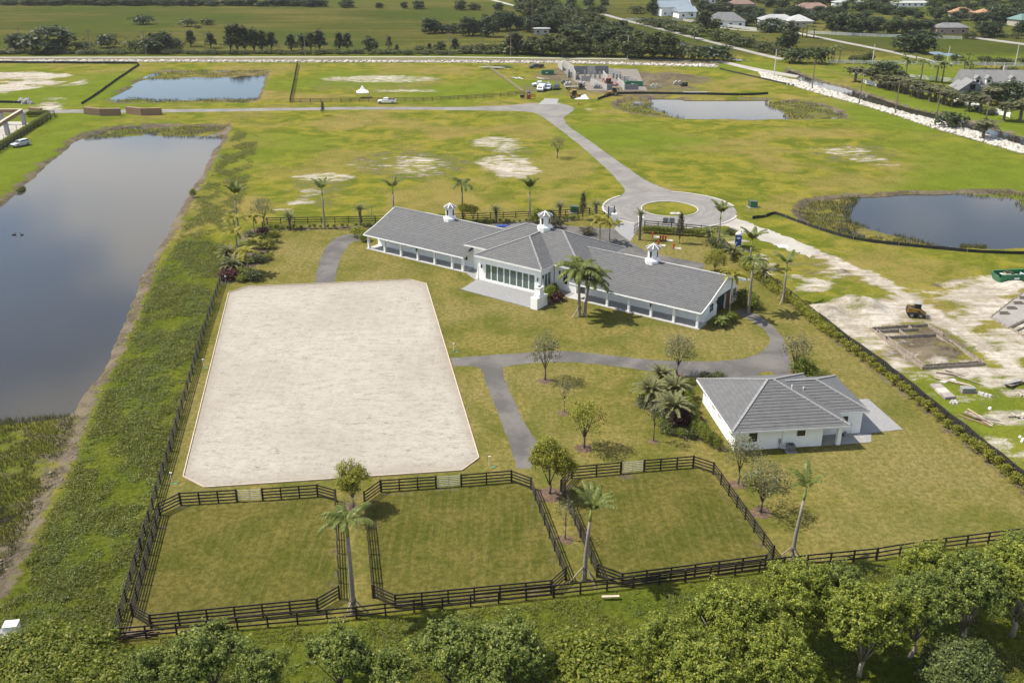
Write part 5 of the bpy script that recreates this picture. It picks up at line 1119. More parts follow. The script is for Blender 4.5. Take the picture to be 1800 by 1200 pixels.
# ------------------------------------------------------------------ palms
palm_at('royal', 'tall feathery palm of the staked clump in front of the stable, left trunk', 1018, 556, 450, stakes=True, lean=(-0.2, 0), fr_scale=1.35, nfr=16)
palm_at('royal', 'feathery palm of the staked clump in front of the stable, right trunk', 1028, 555, 470, lean=(0.4, 0.1), fr_scale=1.25, nfr=14)
palm_at('royal', 'staked royal palm between the left and middle paddocks at the front fence', 622, 1078, 900, stakes=True, wind=0.1, fr_scale=0.85, nfr=11)
palm_at('royal_up', 'staked royal palm between the middle and right paddocks at the front fence', 1027, 1019, 868, stakes=True, lean=(0.3, 0), wind=0.25, nfr=12, fr_scale=0.85)
palm_at('royal_up', 'leaning royal palm with narrow crown right of the right paddock', 1391, 985, 836, stakes=True, lean=(0.5, 0.4), nfr=6, wind=-0.15, fr_scale=0.85)
palm_at('royal_up', 'tall thin palm by the back fence left of the stable', 571, 402, 314, nfr=6)
palm_at('royal_up', 'palm crown rising behind the left gable of the stable', 693, 390, 312, nfr=6)
palm_at('royal', 'windswept palm rising behind the left cupola', 813, 386, 312, nfr=8, wind=0.3)
palm_at('royal_up', 'tall palm behind the stable, between left and centre cupolas', 931, 389, 313, nfr=7)
palm_at('royal_up', 'dark upright palm at the far left corner of the garden', 420, 410, 322, nfr=8, wind=0.2)
palm('small', 'short clipped palm stub by the fence left of the stable', P(655, 399), 3.6, nfr=5, fr_scale=0.6)
for lb, bx, by, ty in (('low date palm against the back fence near the left garden', 510, 402, 370), ('low date palm by the back fence near the bridle path', 634, 396, 356), ('low date palm behind the stable, left of the centre', 872, 391, 358), ('low date palm by the back fence right of the centre cupola', 984, 382, 352), ('date palm left of the entrance gate', 1047, 392, 349), ('date palm at the right end of the entrance hedge', 1246, 424, 397), ('date palm by the right fence near the blue toilet', 1286, 458, 427), ('date palm by the right fence below the blue toilet', 1341, 494, 462)):
    palm_at('date', lb, bx, by, ty, fr_scale=0.85, nfr=20)
palm('date', 'slim palm with stiff round crown and reddish trunk in front of the entrance hedge', P(1124, 422), 4.6, fr_scale=0.7, nfr=18)
palm_at('yellow', 'yellow-green palm behind the stable near the entrance, left of the pair', 1054, 424, 378, fr_scale=0.95)
palm_at('yellow', 'yellow-green palm behind the stable near the entrance, right of the pair', 1071, 428, 385, fr_scale=0.95)
palm_at('royal_up', 'staked royal palm by the hedge end near the turning circle', 1262, 435, 355, stakes=True, nfr=7)
palm_at('royal_up', 'royal palm by the right fence in front of the blue toilet', 1317, 470, 402, nfr=7)
palm_at('yellow', 'tall yellowing palm at the right gable of the stable', 1281, 560, 470, fr_scale=1.05, nfr=11)
palm_at('royal', 'dark green palm behind the right gable of the stable', 1315, 549, 450, fr_scale=0.8)
palm_at('royal_up', 'staked palm with bare spreading fronds beside the right fence', 1376, 531, 444, stakes=True, nfr=5, fr_scale=0.95)
palm('small', 'small bushy palm at the front corner of the stable gable', P(1264, 575), 0.7, nfr=12, fr_scale=0.9)
palm('small', 'small palm among the shrubs by the stable gable', P(1276, 568), 0.6, nfr=10, fr_scale=0.8)
for lb, bx, by, ty, s_ in (('date palm at the back of the bungalow bed, nearest the path', 1162, 672, 640, .9), ('leftmost date palm of the bungalow bed', 1142, 712, 663, 1.05), ('middle date palm of the bungalow bed, behind the front one', 1184, 699, 660, 1.05), ('front date palm of the bungalow bed, above the red shrub', 1181, 748, 690, 1.1)):
    palm_at('date', lb, bx, by, ty, fr_scale=s_, nfr=30)
for lb, k_, bx, by, ty, s_, st in (('topmost yellow-green palm of the left garden bed', 'yellow', 416, 428, 373, .95, False), ('palm at the right of the left garden bed, by the fence end', 'yellow', 449, 424, 372, .9, False), ('palm at the left of the left garden bed, middle height', 'yellow', 419, 454, 396, 1.0, False), ('palm with white-wrapped trunk in the left garden bed', 'yellow', 449, 447, 415, .8, False), ('staked palm at the lower tip of the left garden bed', 'yellow', 437, 482, 428, 1.0, True)):
    palm_at(k_, lb, bx, by, ty, fr_scale=s_ * 1.2, stakes=st, nfr=12)
palm_at('date', 'date palm at the lower left of the left garden bed', 409, 479, 450, fr_scale=.95); palm_at('date', 'date palm at the left edge of the left garden bed', 401, 455, 430, fr_scale=.85)
# ------------------------------------------------------------------ shrubs
def shrub(key, label, px, py, h, group=None, wx=1.0): return tree(key, label, P(px, py), h, group, 'shrub', 'shrub', wx=wx)
shrub('shrub_r', 'dark red shrub at the lower corner of the left garden bed', 404, 491, 1.5, wx=1.5)
shrub('shrub_r', 'dark red shrub at the upper end of the left garden bed', 462, 412, 1.3, wx=1.3)
shrub('shrub_r', 'dark red shrub in the middle of the bungalow bed', 1195, 742, 1.9, wx=1.4)
shrub('shrub_b', 'bronze-brown round shrub behind the stable drive', 1033, 412, 1.4, wx=1.5)
for i, (px, py) in enumerate([(425, 494), (445, 492), (455, 486), (430, 487), (415, 470), (425, 462), (440, 462), (455, 461), (470, 456), (430, 440), (460, 436), (470, 436), (455, 425), (440, 415), (480, 416), (470, 424), (398, 470), (408, 445)]):
    shrub(['shrub', 'shrub_d', 'shrub_y'][i % 3], 'low green shrub filling the left garden bed', px, py, random.uniform(0.9, 1.6), 'shrubs of the left garden bed', 1.4)
for i, (px, py) in enumerate([(1130, 712), (1135, 700), (1150, 722), (1160, 735), (1165, 748), (1172, 758), (1185, 762), (1198, 764), (1150, 690), (1160, 690), (1170, 680), (1178, 712), (1190, 716), (1200, 700), (1205, 690), (1195, 678), (1208, 675), (1212, 768)]):
    shrub(['shrub_d', 'shrub', 'shrub_d'][i % 3], 'low leafy shrub filling the bungalow planting bed', px, py, random.uniform(0.7, 1.1), 'shrubs of the bungalow bed', 1.4)
for i, (px, py) in enumerate([(1208, 712), (1212, 724), (1216, 738), (1219, 750), (1224, 762), (1233, 770), (1240, 776), (1250, 783), (1261, 789)]):
    shrub('tall_shrub', 'upright yellow-green hedge shrub along the bungalow side wall, %s from the back' % nth(i + 1), px, py, random.uniform(1.3, 2.0), 'hedge shrubs beside the bungalow', 0.8)
for i in range(20):
    t_ = i / 19; p = P(1133, 409).lerp(P(1240, 416), t_); tree('tall_shrub', 'clipped hedge shrub in front of the entrance fence, %s from the left' % nth(i + 1), p + Vector((0, random.uniform(-.15, .15), 0)), random.uniform(1.25, 1.45), 'entrance hedge shrubs', 'hedge_shrub', 'shrub', wx=0.95)
BB = smooth_line(BACK_BED[1:], 6); nB = 52
for i in range(nB):
    x = i / (nB - 1) * (len(BB) - 1); k = min(int(x), len(BB) - 2); p = BB[k].lerp(BB[k + 1], x - k)
    tree('young_hedge', 'small green shrub at the foot of the back fence, %s from the left' % nth(i + 1), p + Vector((random.uniform(-.3, .3), random.uniform(-.2, .2), 0)), random.uniform(0.7, 1.05), 'shrubs along the back fence', 'hedge_shrub', 'shrub', wx=1.2)
HR = smooth_line(HEDGE_R, 5); acc = [0]
for a, b in zip(HR[:-1], HR[1:]): acc.append(acc[-1] + (b - a).length)
s_ = 0.4; kk = 0; cnt = [0, 0]
while s_ < acc[-1]:
    while kk < len(acc) - 2 and acc[kk + 1] < s_: kk += 1
    p = HR[kk].lerp(HR[kk + 1], (s_ - acc[kk]) / max(1e-6, acc[kk + 1] - acc[kk]))
    top_part = s_ < acc[-1] * 0.42; cnt[0 if top_part else 1] += 1
    tree('shrub_y' if top_part else 'young_hedge_y', 'full yellow-green hedge shrub on the right boundary, %s from the upper end' % nth(cnt[0]) if top_part else 'young spaced hedge shrub on the lower right boundary, %s from its upper end' % nth(cnt[1]), p + Vector((random.uniform(-.2, .2), random.uniform(-.2, .2), 0)), random.uniform(0.95, 1.35) if top_part else random.uniform(0.9, 1.3), 'yellow hedge on the right boundary' if top_part else 'young hedge on the right boundary', 'hedge_shrub', 'shrub', wx=1.0 if top_part else 1.25)
    s_ += random.uniform(0.8, 1.1) if top_part else random.uniform(1.25, 1.75)
for lb, k_, px, py, h_, wx in (('leafy shrub beside the outdoor fireplace, left', 'tall_shrub', 957, 533, 2.0, 1.0), ('leafy shrub beside the outdoor fireplace, middle', 'tall_shrub', 968, 526, 2.2, 1.0), ('dark bronze shrub by the pavilion side wall', 'shrub_r', 978, 528, 1.3, 1.3), ('green shrub against the pavilion side window', 'tall_shrub', 975, 515, 1.6, .9), ('green bushy shrub beside the stable gable door', 'tall_shrub', 1285, 566, 1.5, 1.2), ('rounded shrub at the stable gable front', 'tall_shrub', 1272, 574, 1.4, 1.2),
        ('tall leafy shrub in the shade behind the stable gable', 'tall_shrub', 1310, 535, 2.4, 1.4), ('leafy shrub right of the stable gable palms', 'tall_shrub', 1322, 543, 2.0, 1.3), ('dark shrub below the date palm by the right fence', 'shrub_d', 1349, 500, 1.2, 1.5), ('dark shrub by the hedge end near the turning circle', 'shrub_d', 1256, 432, 1.4, 1.7), ('dark shrub at the fence corner below the hedge', 'shrub_d', 1270, 441, 1.3, 1.6), ('leafy shrub at the left gable of the stable', 'tall_shrub', 640, 424, 1.6, 1.4), ('yellow cycad-like shrub at the end of the bridle path', 'shrub_y', 632, 417, 1.8, 1.2), ('dense evergreen shrub behind the bungalow, left of two', 'tall_shrub', 1408, 661, 2.3, 1.4), ('dense evergreen shrub behind the bungalow, right of two', 'tall_shrub', 1424, 664, 1.8, 1.4), ('low green shrub in front of the bungalow roof corner', 'shrub_d', 1262, 667, 0.9, 1.5), ('low green shrub beside the path above the bungalow', 'shrub_d', 1240, 667, 0.9, 1.5),
        ('small dark bush at the lake shore, upper right', 'tall_shrub', 340, 347, 1.8, .9), ('rough bush on the sandy verge by the entrance', 'shrub_d', 1283, 411, 1.0, 1.7), ('dense shrub behind the centre cupola, left', 'tall_shrub', 945, 391, 2.6, 1.3), ('dense shrub behind the centre cupola, right', 'tall_shrub', 966, 390, 2.3, 1.3), ('bronze shrub right of the centre cupola', 'shrub_b', 976, 401, 2.0, 1.0)):
    shrub(k_, lb, px, py, h_, wx=wx)
# ------------------------------------------------------------------ trees along the lower edge
def front(key, label, cx_, cy_, zc, h, wx=1.0, rz=None):
    p = P(cx_, cy_, zc); return tree(key, label, Vector((p.x, p.y, 0)), h, wx=wx, rz=rz)
front('front0', 'leafy tree in the lower right row, its pale forked trunk showing, left of two', 1525, 1105, 4.6, 7.8)
front('front1', 'leafy tree in the lower right row, its pale forked trunk showing, right of two', 1705, 1050, 4.6, 7.8)
front('front2', 'tree at the right edge of the picture below the front fence', 1800, 1035, 4.6, 7.6, 1.05)
front('front1', 'dark tree of the lower right row between the two trunks', 1615, 1075, 4.4, 7.2)
front('front0', 'bright leafy tree of the lower right row under the leaning palm', 1400, 1060, 4.4, 7.4)
front('front2', 'bright spreading tree of the lower right row, second from its left end', 1290, 1110, 4.4, 7.2)
front('front1', 'dusty green tree of the lower right row behind the others, near the fence', 1480, 1045, 4.0, 6.6, 0.9)
front('front0', 'yellow-green tree at the left end of the lower right row', 1165, 1140, 3.8, 6.2)
front('front2', 'yellow-green tree at the bottom edge with a white lamp top in front', 1240, 1190, 4.2, 6.8)
front('front0', 'green tree at the bottom edge left of the forked trunks', 1370, 1170, 4.4, 7.0)
front('front2', 'dark green tree near the fence at far lower right', 1640, 1020, 3.8, 6.4, .9)
front('front1', 'dark tree at the right picture edge beside the fence end', 1790, 985, 4.0, 6.6, .85)
front('front_blue', 'rounded blue-green tree at the bottom right corner', 1688, 1185, 2.6, 4.9, 1.05)
front('front_bush', 'upright bushy tree at the bottom edge, leftmost of three', 370, 1165, 2.6, 5.2, 1.1)
front('front_bush', 'low side growth of the leftmost bottom bush', 460, 1195, 2.0, 4.2, 1.0)
front('front_bush', 'upright bushy tree at the bottom edge, middle of three', 595, 1165, 2.6, 5.0, 1.0)
front('front_bush', 'dense dark bush at the bottom edge, left half of the rightmost clump', 790, 1160, 2.4, 4.9, 1.15)
front('front_bush', 'dense dark bush at the bottom edge, right half of the rightmost clump', 895, 1150, 2.4, 4.8, 1.15)
front('front_bush', 'bush at the bottom edge between the middle and right clumps', 690, 1195, 2.0, 4.0, 1.0)
front('front_bush', 'bush at the bottom edge below the rightmost clump', 850, 1205, 2.0, 4.0, 1.1)
front('front_bush', 'bush at the bottom edge left of the upright leftmost one', 275, 1195, 2.0, 4.2, 1.0)
front('front_shrub', 'bright low thicket in the bottom left corner', 40, 1150, 0.9, 2.0, 1.2)
front('front_shrub', 'bright low thicket by the white tank at bottom left', 130, 1150, 0.9, 2.2, 1.1)
front('front_shrub', 'bright low thicket at the bottom left edge', 180, 1195, 0.9, 2.2, 1.1)
front('front_shrub', 'yellow-green thicket at the bottom edge, far left', 70, 1200, 0.9, 2.2, 1.1)
front('front_shrub', 'leafy thicket at the bottom edge right of the dark clump', 1040, 1175, 0.9, 2.6, 1.1)
front('front_shrub', 'leafy thicket under the left end of the lower right tree row', 1090, 1195, 0.9, 2.4, 1.0)
# ------------------------------------------------------------------ uncountable ground cover
def pts_in(poly, n, seed):
    r = np.random.default_rng(seed); q = np.array([(p[0], p[1]) for p in poly]); lo, hi = q.min(0), q.max(0); out = np.zeros((0, 2))
    while len(out) < n:
        c = r.uniform(lo, hi, (n * 2, 2)); ins = np.zeros(len(c), bool)
        for i in range(len(q)):
            ax, ay = q[i]; bx, by = q[(i + 1) % len(q)]
            ins ^= ((ay > c[:, 1]) != (by > c[:, 1])) & (c[:, 0] < (bx - ax) * (c[:, 1] - ay) / (by - ay + 1e-12) + ax)
        out = np.vstack([out, c[ins]])
    return out[:n]
def hgt(xy):
    ix = np.clip(np.searchsorted(GX, xy[:, 0]) - 1, 0, nx - 2); iy = np.clip(np.searchsorted(GY, xy[:, 1]) - 1, 0, ny - 2); return Z[iy, ix]
def vnoise(xy, f, seed):
    r = np.random.default_rng(seed); o = np.zeros(len(xy))
    for k in range(7):
        a = r.uniform(0, 6.28); ff = f * r.uniform(0.5, 2.0); o += np.sin(xy[:, 0] * math.cos(a) * ff + xy[:, 1] * math.sin(a) * ff + r.uniform(0, 6.28))
    return o / 7
def cover(name, polys, n, hmax, lsize, leaf, label_seed, clump=9, spread=0.28, up=1.1, aspect=0.55):
    P_ = []
    for j, (pl, share) in enumerate(polys): P_.append(pts_in(pl, int(n * share), label_seed + j))
    c = np.vstack(P_); dens = vnoise(c, 0.55, label_seed + 5) + vnoise(c, 1.6, label_seed + 6) * 0.6; c = c[dens > -0.08]; dens = dens[dens > -0.08]
    r = np.random.default_rng(label_seed + 9); hh = hmax * np.clip(0.35 + 1.0 * dens, 0.12, 1.3); z0 = hgt(c)
    L = np.stack([c[:, 0], c[:, 1], z0], 1)[:, None, :] + r.normal(size=(len(c), clump, 3)) * np.array([spread, spread, 0]); L[:, :, 2] += r.uniform(0.1, 1.0, (len(c), clump)) * hh[:, None]
    me = leaf_mesh(name, L.reshape(-1, 3), lsize, up=up, aspect=aspect, seed=label_seed + 3); return tag(obj(name, me, LF[leaf]), kind='stuff')
BANK = PP([(205, 1120), (300, 792), (388, 490), (396, 440), (365, 425), (318, 425), (276, 490), (245, 570), (205, 650), (176, 710), (160, 760), (118, 850), (72, 940), (36, 1010), (0, 1060), (-30, 1110), (100, 1160)])
FRONT_V = PP([(0, 1065), (203, 1132), (627, 1096), (973, 1058), (1204, 1030), (1377, 1008), (1540, 992), (1774, 960), (1850, 1000), (1850, 1260), (-50, 1260)])
cover('bank_weeds', [(BANK, 1.0)], 3600, 0.5, 0.18, 'weed', 101, 13, 0.22)
cover('bank_tall_grass', [(BANK, 1.0)], 9500, 0.42, 0.42, 'weedy', 131, 11, 0.30, 0.45, 0.17)
cover('lakeside_rough_grass', [(PP([(300, 445), (318, 418), (366, 425), (398, 440), (432, 330), (455, 240), (414, 230), (390, 276), (352, 346)]), 1.0)], 5200, 0.32, 0.42, 'weedy', 191, 9, 0.34, 0.5, 0.17)
cover('verge_tall_grass', [(FRONT_V, 1.0)], 8000, 0.34, 0.36, 'weedy', 151, 11, 0.28, 0.5, 0.17)
cover('verge_weeds', [(FRONT_V, 1.0)], 1800, 0.36, 0.17, 'weed', 171, 12, 0.24)
def blades(name, polys, n, h, leaf, seed, wdt=0.05):
    c = np.vstack([pts_in(pl, int(n * s), seed + j) for j, (pl, s) in enumerate(polys)]); d = vnoise(c, 0.5, seed + 20) + 0.5 * vnoise(c, 1.5, seed + 21); c = c[d > -0.18]
    z = hgt(c); ok = z < -0.25; c = c[ok]; z = z[ok]; r = np.random.default_rng(seed + 7); n = len(c); a = r.uniform(0, 6.28, n); hh = h * r.uniform(0.4, 1.1, n); w_ = wdt * r.uniform(0.7, 1.5, n)
    ln = r.normal(size=(n, 2)) * 0.22 * hh[:, None]; base = np.stack([c[:, 0], c[:, 1], np.maximum(z, -0.9)], 1); s = np.stack([np.cos(a) * w_, np.sin(a) * w_, np.zeros(n)], 1)
    top = base + np.stack([ln[:, 0], ln[:, 1], hh + (WATER_Z - base[:, 2])], 1)
    V = np.stack([base - s, base + s, top + s * 0.25, top - s * 0.25], 1).reshape(-1, 3); return tag(obj(name, np_mesh(name, V, np.arange(4 * n).reshape(n, 4)), LF[leaf]), kind='stuff')
blades('lake_reeds', [(MARSH_L, 0.72), (MARSH_T, 0.30), (PP([(2, 352), (45, 322), (44, 330), (8, 352)]), 0.08)], 26000, 0.55, 'reed', 201, 0.035)
blades('pond_reeds', [(MARSH_B1, .15), (MARSH_B2, .15), (MARSH_C1, .13), (MARSH_C2, .17), (MARSH_D1, .3), (MARSH_D2, .03), (MARSH_D3, .07)], 26000, 0.6, 'reed', 221, 0.05)
# ================================================================== VEHICLES AND SITE OBJECTS
def paint(name, c, rough=0.35): return pm('paint_' + name, c, tuple(x * 0.85 for x in c), 1.5, rough, spec=0.5)
def wheels(root, xs, y, r, wd=0.24):
    for x in xs:
        for s in (-1, 1):
            w_ = MB().cyl((x, s * y - wd / 2, r), r, wd, 14, axis='y').build('wheel', TYRE, root); MB().cyl((x, s * y - wd / 2 - 0.01, r), r * 0.55, wd + 0.02, 10, axis='y').build('rim', CONC, w_)
def car(label, loc, rz, pt, kind='suv', name=None):
    """x forward; lower body, cabin with windows, bumpers, lamps, wheels"""
    c = thing(name or {'suv': 'parked_car', 'pickup': 'pickup_truck', 'van': 'van', 'flatbed': 'flatbed_truck'}[kind], label, {'suv': 'car', 'pickup': 'truck', 'van': 'van', 'flatbed': 'truck'}[kind], loc, rz)
    L, W = {'suv': (4.7, 1.85), 'pickup': (5.8, 1.95), 'van': (5.4, 2.0), 'flatbed': (6.6, 2.2)}[kind]; h2 = W / 2; x0, x1 = -L / 2, L / 2
    def cab(poly, inset, nm='cabin', mat=pt):
        n = len(poly); zb = min(p[1] for p in poly); zt = max(p[1] for p in poly); v = []
        for s in (-1, 1): v += [(x, s * (h2 - 0.02 - inset * (z - zb) / (zt - zb)), z) for x, z in poly]
        return MB().add(v, [tuple(range(n)), tuple(range(2 * n - 1, n - 1, -1))] + [(i, n + i, n + (i + 1) % n, (i + 1) % n) for i in range(n)]).build(nm, mat, c)
    if kind == 'suv':
        MB().yprism([(x0, 0.35), (x1, 0.35), (x1, 0.78), (x1 - 0.2, 0.92), (x1 - 1.2, 1.02), (x0 + 0.1, 1.05), (x0, 0.9)], -h2, h2).build('body', pt, c)
        cab([(x1 - 1.25, 1.0), (x1 - 1.95, 1.58), (x0 + 0.5, 1.66), (x0 + 0.12, 1.04)], 0.22); gl = [(x1 - 1.42, 1.08), (x1 - 1.98, 1.52), (x0 + 0.55, 1.58), (x0 + 0.3, 1.10)]
    elif kind == 'pickup':
        MB().yprism([(x0, 0.5), (x1, 0.45), (x1, 0.85), (x1 - 0.15, 1.0), (x1 - 1.3, 1.08), (x0, 1.10)], -h2, h2).build('body', pt, c)
        cab([(x1 - 1.35, 1.05), (x1 - 2.0, 1.75), (x1 - 3.3, 1.78), (x1 - 3.55, 1.05)], 0.16); gl = [(x1 - 1.5, 1.14), (x1 - 2.02, 1.68), (x1 - 3.25, 1.7), (x1 - 3.4, 1.14)]
        MB().box(x0 + 0.1, x1 - 3.65, -h2 + 0.1, h2 - 0.1, 1.101, 1.12).build('truck_bed', DARK, c)
        for s in (-1, 1): MB().box(x0, x1 - 3.6, s * (h2 - 0.05) - 0.05, s * (h2 - 0.05) + 0.05, 1.10, 1.28).build('bed_side', pt, c)
        MB().box(x0 - 0.02, x0 + 0.06, -h2 + 0.05, h2 - 0.05, 1.10, 1.27).build('tailgate', pt, c)
    elif kind == 'van':
        MB().yprism([(x0, 0.4), (x1, 0.4), (x1, 1.0), (x1 - 0.6, 1.2), (x1 - 1.1, 1.9), (x0 + 0.05, 2.0), (x0, 1.5)], -h2, h2).build('body', pt, c); gl = [(x1 - 0.75, 1.25), (x1 - 1.12, 1.78), (x1 - 2.0, 1.8), (x1 - 2.0, 1.25)]
    else:
        MB().box(x0, x1 - 2.0, -h2, h2, 0.85, 1.0).build('flat_deck', GREYWOOD, c); MB().box(x0 + 0.2, x1 - 0.2, -0.45, 0.45, 0.55, 0.85).build('chassis', DARK, c)
        MB().yprism([(x1 - 1.9, 0.6), (x1, 0.6), (x1, 1.2), (x1 - 0.7, 1.35), (x1 - 0.95, 2.0), (x1 - 1.9, 2.05)], -h2 + 0.05, h2 - 0.05).build('cabin', pt, c); gl = [(x1 - 0.85, 1.42), (x1 - 1.02, 1.9), (x1 - 1.75, 1.92), (x1 - 1.75, 1.42)]
    for s in (-1, 1):
        ins = 0.10 if kind in ('suv', 'pickup') else -0.01
        y = s * (h2 - ins); MB().add([(x, y + (0.012 * s) - s * 0.10 * (1 if ins > 0 else 0) * (z - 1.08), z) for x, z in gl] + [(x, y - 0.06 * s, z) for x, z in gl], [(0, 1, 2, 3), (7, 6, 5, 4), (0, 4, 5, 1), (1, 5, 6, 2), (2, 6, 7, 3), (3, 7, 4, 0)]).build('side_window', GLASS, c)
    a, b = Vector((gl[0][0] + 0.10, 0, gl[0][1])), Vector((gl[1][0] + 0.06, 0, gl[1][1])); n_ = Vector((b.z - a.z, 0, a.x - b.x)).normalized() * 0.03; q = h2 - 0.2
    MB().add([(a.x + n_.x, -q, a.z + n_.z), (a.x + n_.x, q, a.z + n_.z), (b.x + n_.x, q - 0.08, b.z + n_.z), (b.x + n_.x, -q + 0.08, b.z + n_.z), (a.x, -q, a.z - 0.05), (a.x, q, a.z - 0.05)], [(0, 1, 2, 3), (4, 5, 1, 0)]).build('windscreen', GLASS, c)
    for s in (-1, 1):
        MB().box(x1 - 0.05, x1 + 0.02, s * (h2 - 0.3) - 0.16, s * (h2 - 0.3) + 0.16, 0.66, 0.80).build('headlight', CONC, c); MB().box(x0 - 0.02, x0 + 0.04, s * (h2 - 0.14) - 0.08, s * (h2 - 0.14) + 0.08, 0.75, 1.0).build('tail_light', paint('red', (0.35, 0.02, 0.02)), c)
    MB().box(x1 - 0.02, x1 + 0.08, -h2 + 0.05, h2 - 0.05, 0.36, 0.56).build('bumper', DARK, c)
    wheels(c, (x0 + 0.95, x1 - 0.95), h2 - 0.1, 0.38 if kind != 'flatbed' else 0.45); return c
WP, SP, BP = paint('white', (0.78, 0.78, 0.77)), paint('silver', (0.42, 0.44, 0.46), 0.25), paint('black', (0.03, 0.03, 0.035), 0.3)
GP = paint('green', (0.02, 0.16, 0.07)); YP = paint('machine_yellow', (0.36, 0.20, 0.03)); RP = paint('machine_red', (0.50, 0.05, 0.02)); BLUE = paint('blue', (0.02, 0.07, 0.30))
tw = car('white crew-cab pickup truck parked on the road verge by the white tent', P(680, 182), math.pi, WP, 'pickup')
ld_ = thing('equipment_load', 'dark tools and red cans loaded in the bed of the roadside pickup', 'load', P(680, 182) + Vector((1.6, 0, 1.12)))
for i, (x, m_) in enumerate(((-0.9, DARK), (-0.4, RP), (0.2, GREYWOOD), (0.7, DARK))): MB().box(x - 0.22, x + 0.22, -0.5 + 0.2 * (i % 2), 0.4, 0.0, 0.35 + 0.12 * (i % 3)).build('crate', m_, ld_)
car('silver off-road car parked on the grass beside the left hedge', P(37, 257), math.radians(-118), SP, 'suv')
for lb, px, py, a, p_, k in (('white pickup truck on the building site, left of the parked cars', 950, 152, 185, WP, 'pickup'), ('silver car on the building site, middle of the parked row', 964, 158, 255, SP, 'suv'), ('dark car on the building site, right end of the parked row', 978, 157, 262, BP, 'suv'), ('white van on the building site, left end of the parked row', 951, 160, 258, WP, 'van'), ('dark flatbed truck in front of the block building', 1010, 157, 8, BP, 'flatbed'), ('dark truck far back by the white rock bank', 943, 120, 200, BP, 'pickup')):
    car(lb, P(px, py), math.radians(a), p_, k)
def dumpster(label, loc, rz, L=6.0, W=2.4, H=1.35, mat=GP, debris=True):
    d = thing('roll_off_dumpster', label, 'dumpster', loc, rz)
    MB().box(-L / 2, L / 2, -W / 2, W / 2, 0.12, 0.22).build('floor', mat, d)
    for s in (-1, 1):
        sd_ = MB().box(-L / 2, L / 2, s * W / 2 - 0.04, s * W / 2 + 0.04, 0.22, H).build('side', mat, d)
        for i in range(8): MB().box(-L / 2 + 0.3 + i * (L - 0.6) / 7 - 0.05, -L / 2 + 0.3 + i * (L - 0.6) / 7 + 0.05, s * (W / 2 + 0.07) - 0.03, s * (W / 2 + 0.07) + 0.03, 0.2, H).build('rib', mat, sd_)
        MB().box(-L / 2 - 0.02, L / 2 + 0.02, s * (W / 2 + 0.01) - 0.09, s * (W / 2 + 0.01) + 0.09, H, H + 0.1).build('top_rail', mat, d); MB().box(-0.9, 0.0, s * (W / 2 + 0.11) - 0.01, s * (W / 2 + 0.11) + 0.01, 0.65, 0.95).build('label_plate', WP, d)
    MB().yprism([(-L / 2 - 0.55, H), (-L / 2 + 0.02, 0.2), (-L / 2 + 0.12, 0.2), (-L / 2 - 0.45, H)], -W / 2, W / 2).build('sloped_end', mat, d); MB().box(L / 2 - 0.06, L / 2 + 0.02, -W / 2, W / 2, 0.22, H).build('rear_gate', mat, d)
    if debris:
        w_ = thing('waste_load', 'broken boards and white wrapping heaped in the ' + label.split(',')[0], 'waste', Vector(loc) + Vector((0, 0, 0.9)), rz)
        for i in range(14):
            a = random.uniform(0, 3.14); x, y = random.uniform(-L * 0.38, L * 0.38), random.uniform(-W * 0.3, W * 0.3); q = random.uniform(0.4, 0.9); MB().beam((x - q * math.cos(a), y - min(q, .5) * math.sin(a), random.uniform(0, .45)), (x + q * math.cos(a), y + min(q, .5) * math.sin(a), random.uniform(0, .55)), random.uniform(.15, .5), .08).build('board', [WOOD, WP, GREYWOOD][i % 3], w_)
    return d
dumpster('green roll-off dumpster at the right picture edge', P(1782, 493), math.radians(6))
dumpster('green dumpster beside the block building', P(1115, 151), math.radians(-15), debris=False)
dumpster('green dumpster at the back left of the building site', P(963, 131), 0, 4.5, debris=False)
# skid-steer loader
def loader(label, loc, rz, pt=YP):
    s = thing('skid_steer_loader', label, 'loader', loc, rz)
    MB().yprism([(-1.25, 0.35), (0.9, 0.30), (1.0, 0.8), (-0.1, 0.95), (-0.2, 1.25), (-1.35, 1.3), (-1.4, 0.7)], -0.55, 0.55).build('body', DARK, s)
    for k in (-1, 1): MB().yprism([(-1.2, 0.75), (0.3, 0.8), (-0.2, 1.2), (-1.25, 1.2)], k * 0.56 - 0.01, k * 0.56 + 0.01).build('side_panel', pt, s)
    cb = MB().yprism([(-0.45, 1.28), (0.55, 0.95), (0.5, 2.0), (-0.35, 2.05)], -0.45, 0.45).build('cab', DARK, s); MB().box(-0.5, 0.62, -0.52, 0.52, 2.05, 2.13).build('roof', CONC, cb)
    MB().yprism([(-0.3, 1.35), (0.4, 1.1), (0.38, 1.9), (-0.25, 1.92)], -0.47, 0.47).build('side_screen', GLASS, cb)
    wheels(s, (-0.68, 0.55), 0.72, 0.42, 0.3)
    for k in (-1, 1):
        m = MB(); m.beam((-1.2, 0.66 * k, 1.45), (0.3, 0.66 * k, 1.25), 0.12, 0.2); m.beam((0.3, 0.66 * k, 1.25), (1.35, 0.66 * k, 0.45), 0.12, 0.18); m.beam((-1.2, 0.66 * k, 1.45), (-1.3, 0.66 * k, 0.8), 0.12, 0.2); m.build('lift_arm', pt, s)
    MB().yprism([(1.3, 0.06), (2.0, 0.03), (2.02, 0.1), (1.45, 0.18), (1.4, 0.62), (1.28, 0.6)], -0.85, 0.85).build('bucket', pm('worn_steel', (0.25, 0.23, 0.2), (0.18, 0.16, 0.14), 3, 0.6, metal=0.4), s); MB().box(-1.42, -1.36, -0.4, 0.4, 0.75, 1.2).build('rear_grille', DARK, s); return s
loader('yellow and black skid-steer loader on the white sand by the formwork', P(1609, 556), math.radians(-12))
